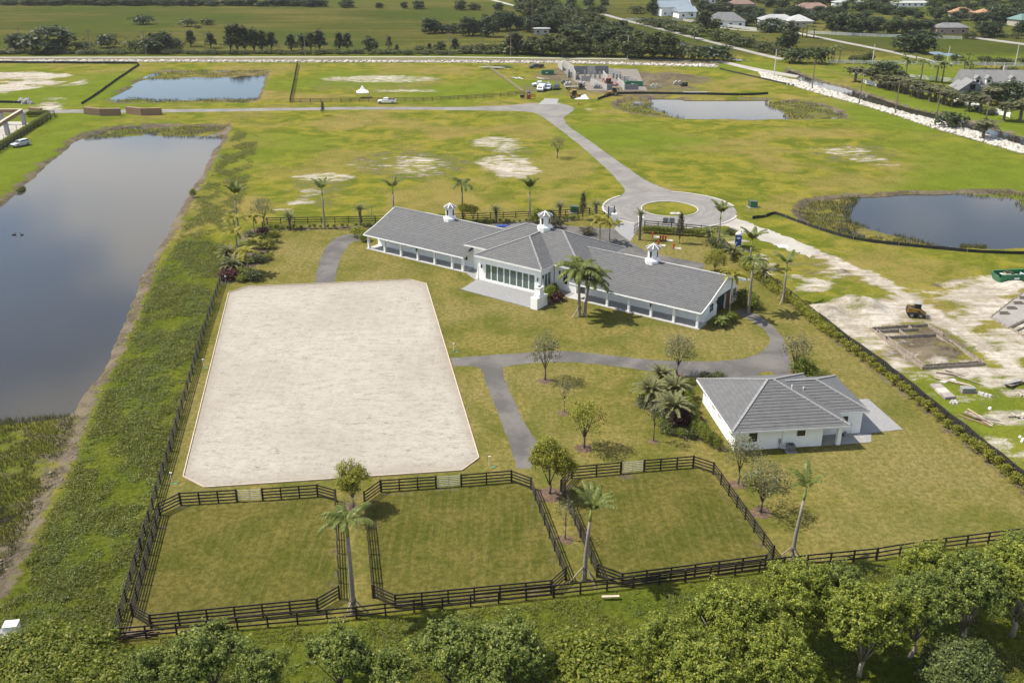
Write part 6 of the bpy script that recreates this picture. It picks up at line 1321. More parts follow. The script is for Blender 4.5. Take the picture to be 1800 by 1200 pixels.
def backhoe(label, loc, rz, pt):
    s = thing('backhoe', label, 'backhoe', loc, rz)
    MB().yprism([(-1.6, 0.6), (1.8, 0.6), (1.8, 1.3), (0.3, 1.4), (-1.6, 1.2)], -0.55, 0.55).build('body', pt, s); MB().yprism([(-1.4, 1.3), (0.2, 1.35), (0.05, 2.6), (-1.2, 2.6)], -0.65, 0.65).build('cab', GLASS, s); MB().box(-1.35, 0.2, -0.75, 0.75, 2.6, 2.7).build('cab_roof', pt, s)
    wheels(s, (-1.0,), 0.85, 0.7, 0.4); wheels(s, (1.4,), 0.8, 0.5, 0.35)
    for k in (-1, 1): MB().beam((0.6, 0.6 * k, 1.3), (2.7, 0.6 * k, 0.5), 0.14, 0.22).build('loader_arm', pt, s)
    MB().yprism([(2.6, 0.05), (3.3, 0.02), (2.8, 0.2), (2.75, 0.8), (2.6, 0.8)], -1.1, 1.1).build('bucket', pt, s); m = MB(); m.beam((-1.6, 0, 1.0), (-2.6, 0, 2.7), 0.2, 0.25); m.beam((-2.6, 0, 2.7), (-3.3, 0, 1.0), 0.16, 0.2); m.build('boom', pt, s); return s
backhoe('yellow backhoe at the site entrance beside the white tarpaulin', P(1012, 173), math.radians(10), YP); backhoe('red loader between the grey block walls', P(1072, 151), math.radians(20), RP); backhoe('yellow machine by the silt fence in front of the block walls', P(1077, 168), math.radians(170), YP)
# portable toilets
def toilet(label, loc, rz, mat, roofm=WP):
    t_ = thing('portable_toilet', label, 'portable toilet', loc, rz); MB().box(-0.55, 0.55, -0.55, 0.55, 0.08, 2.1).build('cabin', mat, t_); MB().box(-0.6, 0.6, -0.6, 0.6, 0, 0.08).build('base', DARK, t_)
    MB().yprism([(-0.58, 2.1), (0.58, 2.1), (0.5, 2.25), (0.2, 2.36), (-0.2, 2.36), (-0.5, 2.25)], -0.58, 0.58).build('roof', roofm, t_); d = MB().box(-0.38, 0.38, -0.59, -0.552, 0.15, 1.95).build('door', mat, t_); MB().box(0.26, 0.31, -0.62, -0.592, 0.95, 1.15).build('handle', DARK, d); MB().box(-0.3, 0.3, -0.612, -0.592, 1.45, 1.72).build('sign_plate', WP, d); MB().cyl((0.35, 0.35, 2.2), 0.05, 0.45, 8).build('vent_pipe', DARK, t_)
toilet('blue portable toilet with white roof beside the sandy haul road', P(1297, 432), math.radians(-15), BLUE); toilet('red portable toilet with blue side at the corner of the field fence', P(929, 174), 0, paint('toilet_red', (0.30, 0.03, 0.03)), BLUE)
# electrical boxes
for lb, px, py in (('green transformer box on a pad right of the turning circle', 1323, 364), ('green transformer box behind the back fence', 1009, 373)):
    t_ = thing('transformer_box', lb, 'utility box', P(px, py), 0.2); MB().box(-1.0, 1.0, -0.9, 0.9, 0, 0.12).build('concrete_pad', CONC, t_); MB().yprism([(-0.75, 0.12), (0.75, 0.12), (0.75, 1.2), (-0.75, 1.35)], -0.6, 0.7).build('cabinet', pm('transformer_green', (0.04, 0.075, 0.055), (0.06, 0.09, 0.07), 2, 0.5), t_); MB().box(-0.6, 0.6, -0.63, -0.605, 0.2, 1.1).build('door', GP, t_)
# entrance signs
sg = thing('entrance_sign', 'white panel sign on two black posts left of the entrance', 'sign', P(1074, 385), 0.3)
for x in (-0.6, 0.6): MB().box(x - 0.08, x + 0.08, -0.08, 0.08, 0, 2.6).build('post', DARK, sg)
MB().box(-0.5, 0.5, -0.04, 0.04, 0.7, 2.4).build('panel', WP, sg)
sg = thing('notice_board', 'notice board seen from behind, grey panels on three white posts', 'sign', P(1175, 400), -0.05)
for x in (-1.15, 0.0, 1.15): MB().box(x - 0.07, x + 0.07, -0.07, 0.07, 0, 2.0).build('post', WP, sg)
for x in (-0.575, 0.575): MB().box(x - 0.48, x + 0.48, -0.02, 0.02, 0.8, 1.9).build('panel', CONC, sg)
# red water valves on pads, yellow posts
RED = pm('hydrant_red', (0.42, 0.05, 0.03), (0.34, 0.04, 0.02), 4, 0.5)
for lb, px, py, n in (('red water valve on a white pad nearest the gate', 1147, 417, 1), ('tall red water valve in the middle of the valve yard', 1170, 423, 3), ('red water valve on a white pad near the left yellow post', 1157, 432, 1), ('red water valve with white pad near the right yellow post', 1184, 437, 1)):
    t_ = thing('water_valve', lb, 'valve', P(px, py)); MB().box(0.2, 1.3, -0.5, 0.5, 0.0, 0.08).build('concrete_pad', KERBM, t_)
    for i in range(n):
        x = -0.5 * i; m = MB(); m.cyl((x, 0, 0), 0.13, 0.85, 8); m.cyl((x, 0, 0.85), 0.20, 0.18, 8, 0.08); m.build('standpipe', RED, t_)
        if i: m = MB(); m.tube([(x, 0, 0.6), (x + 0.25, -0.2, 0.8), (x + 0.5, 0, 0.6)], 0.09, 6); m.build('pipe', RED, t_)
    MB().cyl((0, -0.2, 0.5), 0.09, 0.4, 8, axis='y').build('outlet', RED, t_)
for lb, px, py in (('slim yellow marker post behind the stable, left of two', 1139, 440), ('slim yellow marker post behind the stable, right of two', 1175, 447)):
    t_ = thing('marker_post', lb, 'post', P(px, py)); MB().cyl((0, 0, 0), 0.07, 1.25, 8).build('post', paint('marker_yellow', (0.62, 0.50, 0.06)), t_); MB().cyl((0, 0, 1.25), 0.07, 0.06, 8, 0.02).build('cap', paint('marker_yellow', (0.6, 0.5, 0.1)), t_)
MB2 = thing('slab_cover', 'white concrete cover slab on the edge of the grass island', 'cover', P(1187, 375.5)); MB().box(-1.0, 1.0, -0.6, 0.6, 0, 0.1).build('slab', KERBM, MB2); MB().box(-0.3, 0.3, -0.2, 0.2, 0.1, 0.13).build('lid', CONC, MB2)
MB2 = thing('slab_cover', 'white board lying on the grass right of the blue toilet', 'board', P(1376, 433)); MB().box(-0.9, 0.9, -0.8, 0.8, 0.01, 0.06).build('sheet', WP, MB2)
MB2 = thing('blue_tarp', 'blue tarpaulin folded on the drive behind the pavilion roof', 'tarp', P(883, 398)); mm = MB(); mm.prism([(-1.2, -0.6), (1.3, -0.5), (1.1, 0.6), (-0.9, 0.7)], 0.01, 0.12); mm.build('cover', BLUE, MB2); MB().prism([(-0.5, -0.4), (1.0, -0.3), (0.8, 0.3), (-0.3, 0.4)], 0.12, 0.22).build('fold', BLUE, MB2)
# sprinkler risers round the arena and lawn
for lb, px, py in (('thin white sprinkler riser right of the arena near the bottom', 860, 818), ('thin white sprinkler riser left of the arena, middle', 358, 645), ('thin white sprinkler riser at the top left arena corner', 397, 497), ('thin white sprinkler riser right of the arena above the path', 797, 617), ('thin white sprinkler riser left of the arena near the paddock corner', 302, 847)):
    t_ = thing('sprinkler_riser', lb, 'sprinkler', P(px, py)); MB().cyl((0, 0, 0), 0.035, 1.05, 6).build('pipe', TRIM, t_); MB().box(-0.1, 0.16, -0.05, 0.05, 1.05, 1.15).build('head', TRIM, t_); MB().cyl((0.5, -0.3, 0.0), 0.2, 0.04, 10).build('valve_lid', paint('lid_green', (0.05, 0.2, 0.12)), t_)
# stray things
t_ = thing('lumber_board', 'pale board lying in the long grass below the front fence', 'board', P(1073, 1053), 0.05); MB().box(-0.75, 0.75, -0.12, 0.12, 0.3, 0.36).build('plank', BOARD, t_)
t_ = thing('lumber_board', 'short white board leaning on the front fence at far right', 'board', P(1763, 957), 0.15); MB().box(-0.45, 0.45, -0.1, 0.1, 0.25, 0.32).build('plank', WP, t_)
t_ = thing('board_pile', 'pile of reddish boards in the front left fence corner', 'lumber', P(243, 1117), 0.1)
for i in range(9): MB().beam((random.uniform(-1.4, -0.7), random.uniform(-.4, .4), 0.05 + i * 0.045), (random.uniform(0.7, 1.5), random.uniform(-.4, .4), 0.05 + i * 0.045), 0.2, 0.04).build('board', BROWNF, t_)
t_ = thing('pump_cabinet', 'white metal cabinet with sloping lid in the bottom left corner', 'cabinet', P(24, 1116), 0.15, None, 0.72)
MB().yprism([(-0.75, 0.0), (0.75, 0.0), (0.75, 1.45), (0.55, 1.6), (-0.55, 1.6), (-0.75, 1.45)], -0.6, 0.6).build('cabinet', WP, t_); MB().box(-1.9, -0.8, -0.5, 0.3, 0.0, 0.8).build('side_box', CONC, t_); MB().box(-0.78, 0.78, -0.63, 0.63, 1.6, 1.66).build('lid', WP, t_); MB().box(-1.2, -0.2, -1.1, -0.65, 0, 0.7).build('side_box', WP, t_)
t_ = thing('marker_post', 'thin white pipe standing in the weeds near the bottom left cabinet', 'post', P(92, 1105)); MB().cyl((0, 0, 0), 0.04, 1.3, 6).build('post', TRIM, t_); MB().cyl((0, 0, 1.3), 0.05, 0.06, 6).build('cap', TRIM, t_)
lp = P(1236, 1176, 3.6); t_ = thing('yard_lamp', 'white domed lamp head showing among the trees at the bottom edge', 'lamp', Vector((lp.x, lp.y, 0))); MB().cyl((0, 0, 0), 0.06, 3.3, 8).build('pole', DARK, t_); MB().cyl((0, 0, 3.3), 0.55, 0.3, 14, 0.3).build('shade', WP, t_); MB().cyl((0, 0, 3.6), 0.3, 0.12, 14, 0.12).build('shade_top', WP, t_)
def duck(label, px, py, rz):
    p = P(px, py, WATER_Z); d = thing('duck', label, 'duck', p, rz)
    MB().tube([(-0.42, 0, 0.10), (-0.30, 0, 0.09), (-0.12, 0, 0.08), (0.10, 0, 0.08), (0.24, 0, 0.13), (0.28, 0, 0.24), (0.29, 0, 0.33), (0.35, 0, 0.37), (0.43, 0, 0.35), (0.50, 0, 0.335)], [0.02, 0.08, 0.13, 0.14, 0.10, 0.055, 0.055, 0.075, 0.04, 0.015], 8).build('body', pm('dark_feathers', (0.025, 0.022, 0.02), (0.05, 0.042, 0.035), 6, 0.8), d, smooth=True)
    for s in (-1, 1): MB().add([(0.12, 0.13 * s, 0.16), (-0.15, 0.155 * s, 0.17), (-0.38, 0.06 * s, 0.15), (-0.12, 0.15 * s, 0.05)], [(0, 1, 2, 3)]).build('wing', pm('dark_feathers', (0.03, 0.03, 0.03)), d)
duck('dark duck on the lake, left of the swimming pair', 25, 413, 0.3); duck('dark duck on the lake, right of the swimming pair', 38.5, 413, 2.9)

# ================================================================== BUILDING SITE ON THE RIGHT
fw = thing('foundation_formwork', 'weathered board formwork for a footing, filled with mud, on the sandy lot', 'formwork', P(1625, 612)); fo = P(1625, 612)
def board_run(a, b, n, h=0.45, z=0.0, m=GREYWOOD, par=fw, o=fo):
    for k in range(n):
        p, q = a.lerp(b, k / n) - o, a.lerp(b, (k + 1) / n) - o; d = (q - p).normalized(); j = Vector((-d.y, d.x, 0)) * random.uniform(-0.07, 0.07)
        MB().beam(p + j + Vector((0, 0, h / 2 + z)), q + j + Vector((0, 0, h / 2 + z)) + d * 0.15, 0.06, h).build('form_board', m, par)
        for t in (0.25, 0.75):
            c_ = p.lerp(q, t); MB().beam(c_ + Vector((-d.y, d.x, 0)) * 0.09, c_ + Vector((-d.y, d.x, 0)) * 0.09 + Vector((0, 0, h + 0.2)), 0.05).build('stake', GREYWOOD, par)
for a, b, n in (((1528, 579), (1620, 649), 5), ((1541, 583), (1625, 645), 5), ((1532, 580), (1630, 573.5), 4), ((1541, 586), (1613, 581.5), 3), ((1556, 596), (1648, 591), 4), ((1630, 573.5), (1657, 590), 2), ((1645, 592), (1677, 615), 3), ((1669, 602), (1730, 641), 4), ((1677, 608), (1722, 640), 3), ((1620, 649.5), (1729, 643), 4), ((1624, 645.5), (1722, 640), 4), ((1580, 583), (1595, 594), 1), ((1597, 576.5), (1602, 580.5), 1)): board_run(P(*a), P(*b), n)
cs = thing('concrete_slab', 'fresh grey concrete slab with small timber box forms at the right edge', 'slab', P(1795, 545)); co = P(1795, 545)
pl = [p - co for p in PX((1741, 559), (1772, 577.5), (1850, 540), (1860, 490), (1797, 516))]
MB().prism(pl, 0, 0.16).build('slab', pm('wet_grey_concrete', (0.27, 0.25, 0.225), (0.22, 0.205, 0.185), 0.6, 0.6), cs)
for a, b in (((1741, 559), (1772, 577.5)), ((1772, 577.5), (1850, 540)), ((1741, 559), (1797, 516))): board_run(P(*a), P(*b), 4, 0.26, 0, GREYWOOD, cs, co)
for px, py in ((1764, 553), (1777, 544), (1789, 535), (1799, 526)):
    p = P(px, py) - co; bx_ = MB(); bx_.box(p.x - 0.75, p.x + 0.75, p.y - 0.3, p.y - 0.24, 0.16, 0.42); bx_.box(p.x - 0.75, p.x + 0.75, p.y + 0.24, p.y + 0.3, 0.16, 0.42); bx_.box(p.x - 0.75, p.x - 0.69, p.y - 0.24, p.y + 0.24, 0.16, 0.42); bx_.box(p.x + 0.69, p.x + 0.75, p.y - 0.24, p.y + 0.24, 0.16, 0.42); bx_.build('box_form', GREYWOOD, cs)
fw2 = thing('foundation_formwork', 'low board formwork corner at the right edge below the concrete slab', 'formwork', P(1795, 575))
for a, b in (((1775, 578.5), (1850, 543)), ((1786, 583), (1850, 552)), ((1775, 578.5), (1800, 592))): board_run(P(*a), P(*b), 3, 0.3, 0, GREYWOOD, fw2, P(1795, 575))
ps = thing('plywood_stack', 'low stack of plywood sheets on the grass beside the right fence', 'lumber', P(1656, 689)); po = P(1656, 689)
q = [p - po for p in PX((1634, 678), (1652, 677), (1679, 701), (1661, 702.5))]
for k, m_ in enumerate((pm('grey_plywood', (0.30, 0.26, 0.25), (0.24, 0.2, 0.19), 2, .8), pm('pale_plywood', (0.46, 0.41, 0.35), (0.38, 0.33, 0.28), 2, .8), pm('grey_plywood', (0.3, 0.26, 0.25)))):
    a0, a1 = k / 3 + 0.005, (k + 1) / 3 - 0.005; MB().prism([q[0].lerp(q[3], a0), q[1].lerp(q[2], a0), q[1].lerp(q[2], a1), q[0].lerp(q[3], a1)][::-1], 0.02, 0.3 + 0.02 * k).build('sheet_stack', m_, ps)
def pile(label, px, py, n, L, mats, wd=0.2, ang=None, name='lumber_pile', cat='lumber', hz_=0.35):
    t = thing(name, label, cat, P(px, py))
    for i in range(n):
        a = (ang if ang is not None else 0) + random.uniform(-.35, .35) if ang is not None else random.uniform(0, 3.14); l = L * random.uniform(.5, 1) / 2; x, y = random.uniform(-L * .25, L * .25), random.uniform(-L * .15, L * .15); z = random.uniform(0.03, hz_)
        MB().beam((x - l * math.cos(a), y - l * math.sin(a), z), (x + l * math.cos(a), y + l * math.sin(a), random.uniform(0.03, hz_)), wd * random.uniform(.6, 1.3), 0.06).build('board', mats[i % len(mats)], t)
    return t
pile('scatter of tan laths and white pipes on the grass, right of the hedge', 1722, 736, 14, 4.0, [WOOD, BOARD, CONC], .12, -0.85)
pile('white metal sheets dropped in a heap at the right edge', 1782, 678, 6, 3.4, [KERBM, CONC, GREYWOOD], .6, 0.35, 'sheet_metal_heap', 'metal sheets', .6)
pile('two white panels lying below the board formwork', 1666, 669, 3, 1.8, [WP, KERBM], .6, 0.1, 'panel_heap', 'panels', .15)
pile('long pale planks beside the block pallet on the site', 1688, 672, 4, 4.5, [BOARD, GREYWOOD], .18, -0.7)
pile('short board by the white panels near the formwork', 1672, 658, 3, 2.6, [GREYWOOD, BOARD], .3, -0.65)
pile('bent white boards on the sand at the lower right edge', 1790, 733, 5, 2.0, [KERBM, BOARD, GREYWOOD], .22)
pile('loose boards at the right edge above the lower sand patch', 1800, 695, 4, 2.0, [KERBM, BOARD], .2)
def lumps(label, pts, r, mat, name, cat):
    t = thing(name, label, cat, P(*pts[0])); o = P(*pts[0])
    for i, (px, py) in enumerate(pts):
        p = P(px, py) - o; m = MB(); rr = r * random.uniform(.75, 1.2); m.cyl((p.x, p.y, -0.05), rr, rr * 0.8, 7, rr * 0.7); m.cyl((p.x, p.y, rr * .75), rr * 0.7, rr * 0.3, 7, rr * 0.25); m.build('block', mat, t)
lumps('row of white bags on the grass below the formwork', [(1715, 690), (1722, 692), (1727, 694), (1734, 696), (1740, 697)], .32, KERBM, 'bag_row', 'bags')
bp = thing('block_pallet', 'pallet of pale concrete blocks on the grass below the formwork', 'blocks', P(1700, 689))
for i in range(4):
    for j in range(2):
        for k in range(2): MB().box(-0.8 + i * 0.42, -0.42 + i * 0.42, -0.4 + j * 0.42, -0.02 + j * 0.42, 0.1 + k * 0.3, 0.38 + k * 0.3).build('block', CONC, bp)
MB().box(-0.85, 0.85, -0.45, 0.45, 0.0, 0.095).build('pallet', WOOD, bp)
lumps('small heap of pale rubble beside the plywood stack', [(1674, 705), (1679, 706), (1676, 709), (1682, 709), (1671, 708)], .25, KERBM, 'rubble_heap', 'rubble')
lumps('white rubbish scattered at the lower right picture edge', [(1793, 768), (1798, 772), (1796, 776), (1740, 718)], .25, WP, 'rubbish', 'rubbish')

# ================================================================== FAR BUILDING SITE, TENT, LEFT SITE
BLK = pm('grey_concrete_block', (0.22, 0.22, 0.22), (0.17, 0.17, 0.17), 2.5, .9); BLKP = pm('pale_concrete_block', (0.34, 0.325, 0.305), (0.28, 0.27, 0.255), 2.5, .9)
bs = thing('block_building_shell', 'roofless grey concrete block walls of a house under construction far back', 'building shell', P(1050, 150)); bo = P(1050, 150)
MB().prism([p - bo for p in PX((985, 120), (1120, 122), (1138, 160), (1035, 160), (1005, 140))][::-1], 0, 0.08).build('slab', pm('dusty_slab', (0.19, 0.165, 0.14), (0.15, 0.13, 0.11), 0.4, .9), bs)
for a, b, h_, m_ in (((1009, 131), (1069, 130), 3.0, BLK), ((990, 119), (1009, 131), 3.0, BLKP), ((981, 118), (989, 125), 2.6, BLKP), ((1069, 130), (1090, 137), 2.2, BLK), ((1038, 149), (1067, 159), 2.0, BLKP), ((1067, 159), (1084, 158), 1.9, BLK), ((1084, 158), (1076, 150), 1.6, BLK), ((1086, 147), (1098, 158.5), 2.0, BLKP), ((1098, 158.5), (1122, 158), 1.9, BLK), ((1022, 143), (1038, 144), 2.0, BLK), ((1060, 136), (1068, 146), 2.4, BLKP), ((1032, 131), (1046, 131.5), 3.2, BLKP), ((995, 128), (999, 137), 2.2, BLK), ((1008, 133), (1012, 141), 2.6, BLKP), ((1095, 141), (1118, 147), 1.4, BLK), ((1118, 147), (1110, 140), 1.4, BLK), ((1045, 153), (1050, 155), 1.4, BLK)):
    MB().beam(P(*a) - bo + Vector((0, 0, h_ / 2)), P(*b) - bo + Vector((0, 0, h_ / 2)), 0.22, h_).build('wall', m_, bs)
for px, py, h_ in ((1000, 134, 2.4), (1004, 138, 2.4), (1016, 139, 2.2), (1028, 137, 2.6), (1038, 136, 2.5), (1046, 138, 2.6), (1054, 139, 2.5), (1078, 138, 2), (1084, 140, 2), (1090, 141, 2.2), (1098, 143, 1.8), (1104, 143, 1.8)):
    p = P(px, py) - bo; MB().box(p.x - 0.35, p.x + 0.35, p.y - 0.2, p.y + 0.2, 0.08, h_).build('pier', BLKP, bs)
for lb, px, py, m_ in (('pallet of grey blocks by the parked cars', 992, 147, BLK), ('pallet of white bags in front of the block walls', 998, 151, KERBM), ('pallet of blocks beside the flatbed truck', 1022, 151, KERBM), ('pallet of grey blocks by the long block wall', 1049, 156, BLK), ('white bags on the grass right of the block building', 1149, 155, KERBM), ('wrapped black tank standing right of the block building', 1202, 152, DARK), ('white bundle beside the black tank', 1190, 149, KERBM)):
    t = thing('material_pallet', lb, 'pallet', P(px, py), random.uniform(-.3, .3)); MB().box(-1.3, 1.3, -0.7, 0.7, 0, 0.12).build('pallet', WOOD, t)
    for i in range(4): MB().box(-1.2 + i * 0.6, -0.64 + i * 0.6, -0.6, 0.6, 0.12, 0.9 + 0.5 * (i % 2)).build('stack', m_, t)
t = thing('pipe_bundle', 'bundle of long pipes lying above the right-centre pond', 'pipes', P(1222, 165), 0.02)
for i in range(5): MB().cyl((-4, -0.6 + 0.3 * i, 0.2 + 0.25 * (i % 2)), 0.2, 8, 8, axis='x').build('pipe', [CONC, BLKP, DARK][i % 3], t)
pile('timber bundle on the ground left of the parked trucks, far site', 909, 138, 6, 6, [WP, CONC], .6, -0.9); pile('loose planks behind the parked pickup, far site', 955, 139, 5, 7, [CONC, BOARD], .5, -0.8); pile('stack of pale sheets at the corner of the tan fence', 866, 121, 4, 9, [KERBM, CONC], .9, 0.0, 'sheet_stack', 'sheets', .9); pile('dark pipes and green sheets beside the pale stack', 884, 119, 4, 8, [GP, DARK], .8, 0.1, 'sheet_stack', 'sheets', .9)
t = thing('white_tarp', 'white tarpaulin heap beside the yellow backhoe', 'tarp', P(1022, 174)); MB().add([(-2.6, -0.6, 0), (2.4, -0.7, 0), (2.6, 0.8, 0), (-2, 0.7, 0), (1.3, 0.1, 1.5), (0.2, 0, 0.6)], [(0, 1, 5), (1, 2, 4), (2, 3, 4), (3, 0, 5), (1, 4, 5), (4, 3, 5)]).build('sheet', WP, t)
t = thing('board_sign', 'yellow notice sign beside the red toilet', 'sign', P(937, 174)); MB().box(-0.9, 0.9, -0.03, 0.03, 0.5, 1.6).build('panel', paint('sign_yellow', (0.55, 0.36, 0.03)), t)
for x in (-0.7, 0.7): MB().box(x - 0.05, x + 0.05, -0.05, 0.03, 0, 0.5).build('leg', DARK, t)
t = thing('fire_hydrant', 'orange-yellow hydrant on the verge below the site driveway', 'hydrant', P(1016, 185)); MB().cyl((0, 0, 0), 0.22, 1.0, 8, 0.16).build('barrel', YP, t); MB().cyl((0, 0, 1.0), 0.26, 0.3, 8, 0.1).build('bonnet', YP, t); MB().cyl((-0.3, 0, 0.6), 0.1, 0.6, 8, axis='x').build('outlet', YP, t)
t = thing('generator', 'small dark generator beside the red toilet', 'generator', P(918, 173)); MB().box(-0.7, 0.7, -0.4, 0.4, 0.3, 1.1).build('housing', DARK, t); wheels(t, (0.0,), 0.5, 0.3, 0.2); MB().beam((0.7, 0, 0.4), (1.4, 0, 0.3), 0.08).build('towbar', DARK, t)
# tent
t = thing('canopy_tent', 'white peaked canopy tent in the field behind the brown fence', 'tent', P(638, 172), 0.2); R_ = 1.9; v = [(-R_, -R_, 1.9), (R_, -R_, 1.9), (R_, R_, 1.9), (-R_, R_, 1.9)]; v += [(x * .42, y * .42, 2.6) for x, y, z in v]; v.append((0, 0, 4.0)); v += [(x, y, 1.6) for x, y, z in v[:4]]
MB().add(v, [(i, (i + 1) % 4, 4 + (i + 1) % 4, 4 + i) for i in range(4)] + [(4 + i, 4 + (i + 1) % 4, 8) for i in range(4)] + [(9 + i, 9 + (i + 1) % 4, (i + 1) % 4, i) for i in range(4)]).build('canopy', WP, t)
for x in (-R_, R_):
    for y in (-R_, R_): MB().box(x * .97 - .04, x * .97 + .04, y * .97 - .04, y * .97 + .04, 0, 1.9).build('leg', CONC, t)
# stacked timber bundles by the road
def bundle(label, pts, h, layers=8):
    """two stacks of sawn timber set end to end"""
    o = P(*pts[0]); t = thing('timber_bundle', label, 'timber', o)
    for s, (a, b) in enumerate(zip(pts[:-1], pts[1:])):
        A, B = P(*a) - o, P(*b) - o; d = (B - A).normalized(); n_ = Vector((-d.y, d.x, 0)) * (1 if (-d.y * 0 + d.x) > 0 else -1)
        for k in range(layers):
            z0, z1 = k * h / layers, (k + 0.9) * h / layers; j = random.uniform(-.12, .12); C = A + n_ * 0.55 + d * (0.1 + j); D_ = B + n_ * 0.55 - d * (0.1 + j); MB().beam(C + Vector((0, 0, (z0 + z1) / 2)), D_ + Vector((0, 0, (z0 + z1) / 2)), 1.0 + random.uniform(-.06, .06), z1 - z0).build('timber_layer', WOOD, t)
bundle('brown stack of sawn roof timber by the road, left of two', [(147, 201), (177, 204), (212, 203.5)], 2.1); bundle('brown stack of sawn roof timber by the road, right of two', [(221, 200), (249, 203.5), (285, 202.5)], 2.1)
bundle('low brown timber stack beside the timber-framed house', [(50, 197.5), (71, 200)], 1.5, 5)
# timber-framed house at far left
th = thing('timber_frame_house', 'unfinished house of raw timber beams on grey piers at far left', 'building frame', P(43, 219)); to = P(43, 219); hT = 4.2
fl_ = [P(43, 219), P(14, 238), P(-20, 262), P(-70, 298)]; bl = [P(43, 219), P(5, 219), P(-40, 219), P(-90, 219)]
for p in fl_ + bl[1:]:
    q = p - to; MB().box(q.x - 0.5, q.x + 0.5, q.y - 0.4, q.y + 0.4, 0, 3.3).build('pier', BLKP, th)
for a, b in list(zip(fl_[:-1], fl_[1:])) + list(zip(bl[:-1], bl[1:])):
    MB().beam(a - to + Vector((0, 0, 3.75)), b - to + Vector((0, 0, 3.75)), 0.5, 0.9).build('beam', WOOD, th); MB().beam(a - to + Vector((0, 0, 4.28)), b - to + Vector((0, 0, 4.28)), 0.75, 0.12).build('cap_board', BOARD, th)
for i in range(9):
    t_ = (i + 0.5) / 9; a = fl_[0].lerp(fl_[-1], t_) + Vector((0.9, -0.9, 0)); MB().beam(a - to, a - to + Vector((0, 0, 1.7)), 0.12).build('scaffold_post', STAKE, th)
sheet('sandy_house_lot', [(45, 214), (56, 222), (-40, 290), (-90, 300), (-60, 214)], SHELL, 0.012)
far_fence('black fence behind the clipped hedge at far left', PX((52, 203), (96, 201.5), (97, 207), (60, 226), (0, 268), (-40, 296)), BLACK, rails=3)
for i in range(34):
    t_ = i / 33; p = P(88, 208).lerp(P(-6, 268), t_); tree('tall_shrub', 'clipped hedge shrub along the far left fence, %s from the road end' % nth(i + 1), p + Vector((-0.8, 0.4, 0)), random.uniform(1.5, 1.8), 'far left hedge', 'hedge_shrub', 'shrub', wx=1.1)
for i in range(14):
    t_ = i / 13; p = P(50, 205.5).lerp(P(84, 204), t_); tree('tall_shrub', 'clipped hedge shrub behind the timber-framed house, %s from the left' % nth(i + 1), p, random.uniform(1.5, 1.8), 'hedge behind the timber house', 'hedge_shrub', 'shrub', wx=1.2)
lumps('grey rubble heap at far left beside the silt fence', [(35, 181), (40, 180), (46, 181), (52, 182), (42, 183), (50, 179), (56, 183), (38, 178), (47, 177)], 1.0, CONC, 'rubble_heap', 'rubble')
# ================================================================== FAR BACKGROUND
ROCK = pm('white_limerock', (0.50, 0.47, 0.42), (0.34, 0.31, 0.27), 0.7, .95, world=True)
def rocks(name, poly, n, size, mat, seed, zoff=0.0):
    """loose rock too many to count"""
    c = pts_in(poly, n, seed); r = np.random.default_rng(seed); z = hgt(c); s = size * r.uniform(.45, 1.3, n)
    base = np.array([(-1, -1, -.4), (1, -1, -.4), (1, 1, -.4), (-1, 1, -.4), (-.65, -.7, .55), (.7, -.6, .6), (.6, .65, .5), (-.7, .6, .62)])
    V = base[None] * (s[:, None, None] * r.uniform(.7, 1.3, (n, 1, 3))) * .5 + r.normal(size=(n, 8, 3)) * s[:, None, None] * .07; a = r.uniform(0, 6.28, n); x = V[:, :, 0] * np.cos(a)[:, None] - V[:, :, 1] * np.sin(a)[:, None]; y = V[:, :, 0] * np.sin(a)[:, None] + V[:, :, 1] * np.cos(a)[:, None]
    V = np.stack([x, y, V[:, :, 2]], 2) + np.stack([c[:, 0], c[:, 1], z + s * .1 + zoff], 1)[:, None, :]
    fq = np.array([(0, 3, 2, 1), (4, 5, 6, 7), (0, 1, 5, 4), (1, 2, 6, 5), (2, 3, 7, 6), (3, 0, 4, 7)]); Fq = (np.arange(n)[:, None, None] * 8 + fq[None]).reshape(-1, 4)
    return tag(obj(name, np_mesh(name, V.reshape(-1, 3), Fq), mat), kind='stuff')
RIP = PP([(1333, 126), (1360, 134), (1410, 146), (1450, 158), (1522, 181), (1605, 204), (1650, 214), (1714, 234), (1800, 259), (1850, 274), (1850, 287), (1800, 271), (1716, 247), (1642, 226), (1574, 203), (1508, 183), (1450, 168), (1400, 153), (1340, 137)])
sheet('canal_bank', [(p.x, p.y) for p in RIP], SHELL, 0.03, world=True); rocks('canal_riprap', RIP, 4200, 0.95, ROCK, 301, 0.12)
SHORE = strip_poly(smooth_line(PP([(392, 262), (347, 344), (312, 408), (272, 482), (236, 574), (196, 655), (164, 716), (140, 775), (100, 860), (56, 945), (16, 1015)]), 4), 3.4)
rocks('shore_litter', [(p.x - 0.8, p.y) for p in SHORE], 520, 0.24, pm('pale_shore_litter', (0.26, 0.22, 0.16), (0.13, 0.11, 0.08), 1.5, .95, world=True), 331, 0.02)
RIPB = PP([(-60, 107.2), (240, 107.0), (760, 108.4), (1000, 109.4), (1262, 115.5), (1262, 118.6), (1000, 111.6), (760, 110.3), (240, 109.2), (-60, 109.6)])
sheet('back_canal_bank', [(p.x, p.y) for p in RIPB], paved('rocky_earth', (0.17, 0.15, 0.12), (0.36, 0.33, 0.28), scale=0.8), 0.02, world=True); rocks('back_riprap', RIPB, 1500, 1.0, ROCK, 305, 0.05)
sheet('back_canal_bank', [(-60, 102.8), (760, 103.5), (1000, 105), (1265, 111), (1265, 114), (1000, 108.2), (760, 107.2), (240, 105.9), (-60, 106.2)], paved('dark_bank_earth', (0.13, 0.105, 0.08), (0.19, 0.16, 0.125)), 0.03)
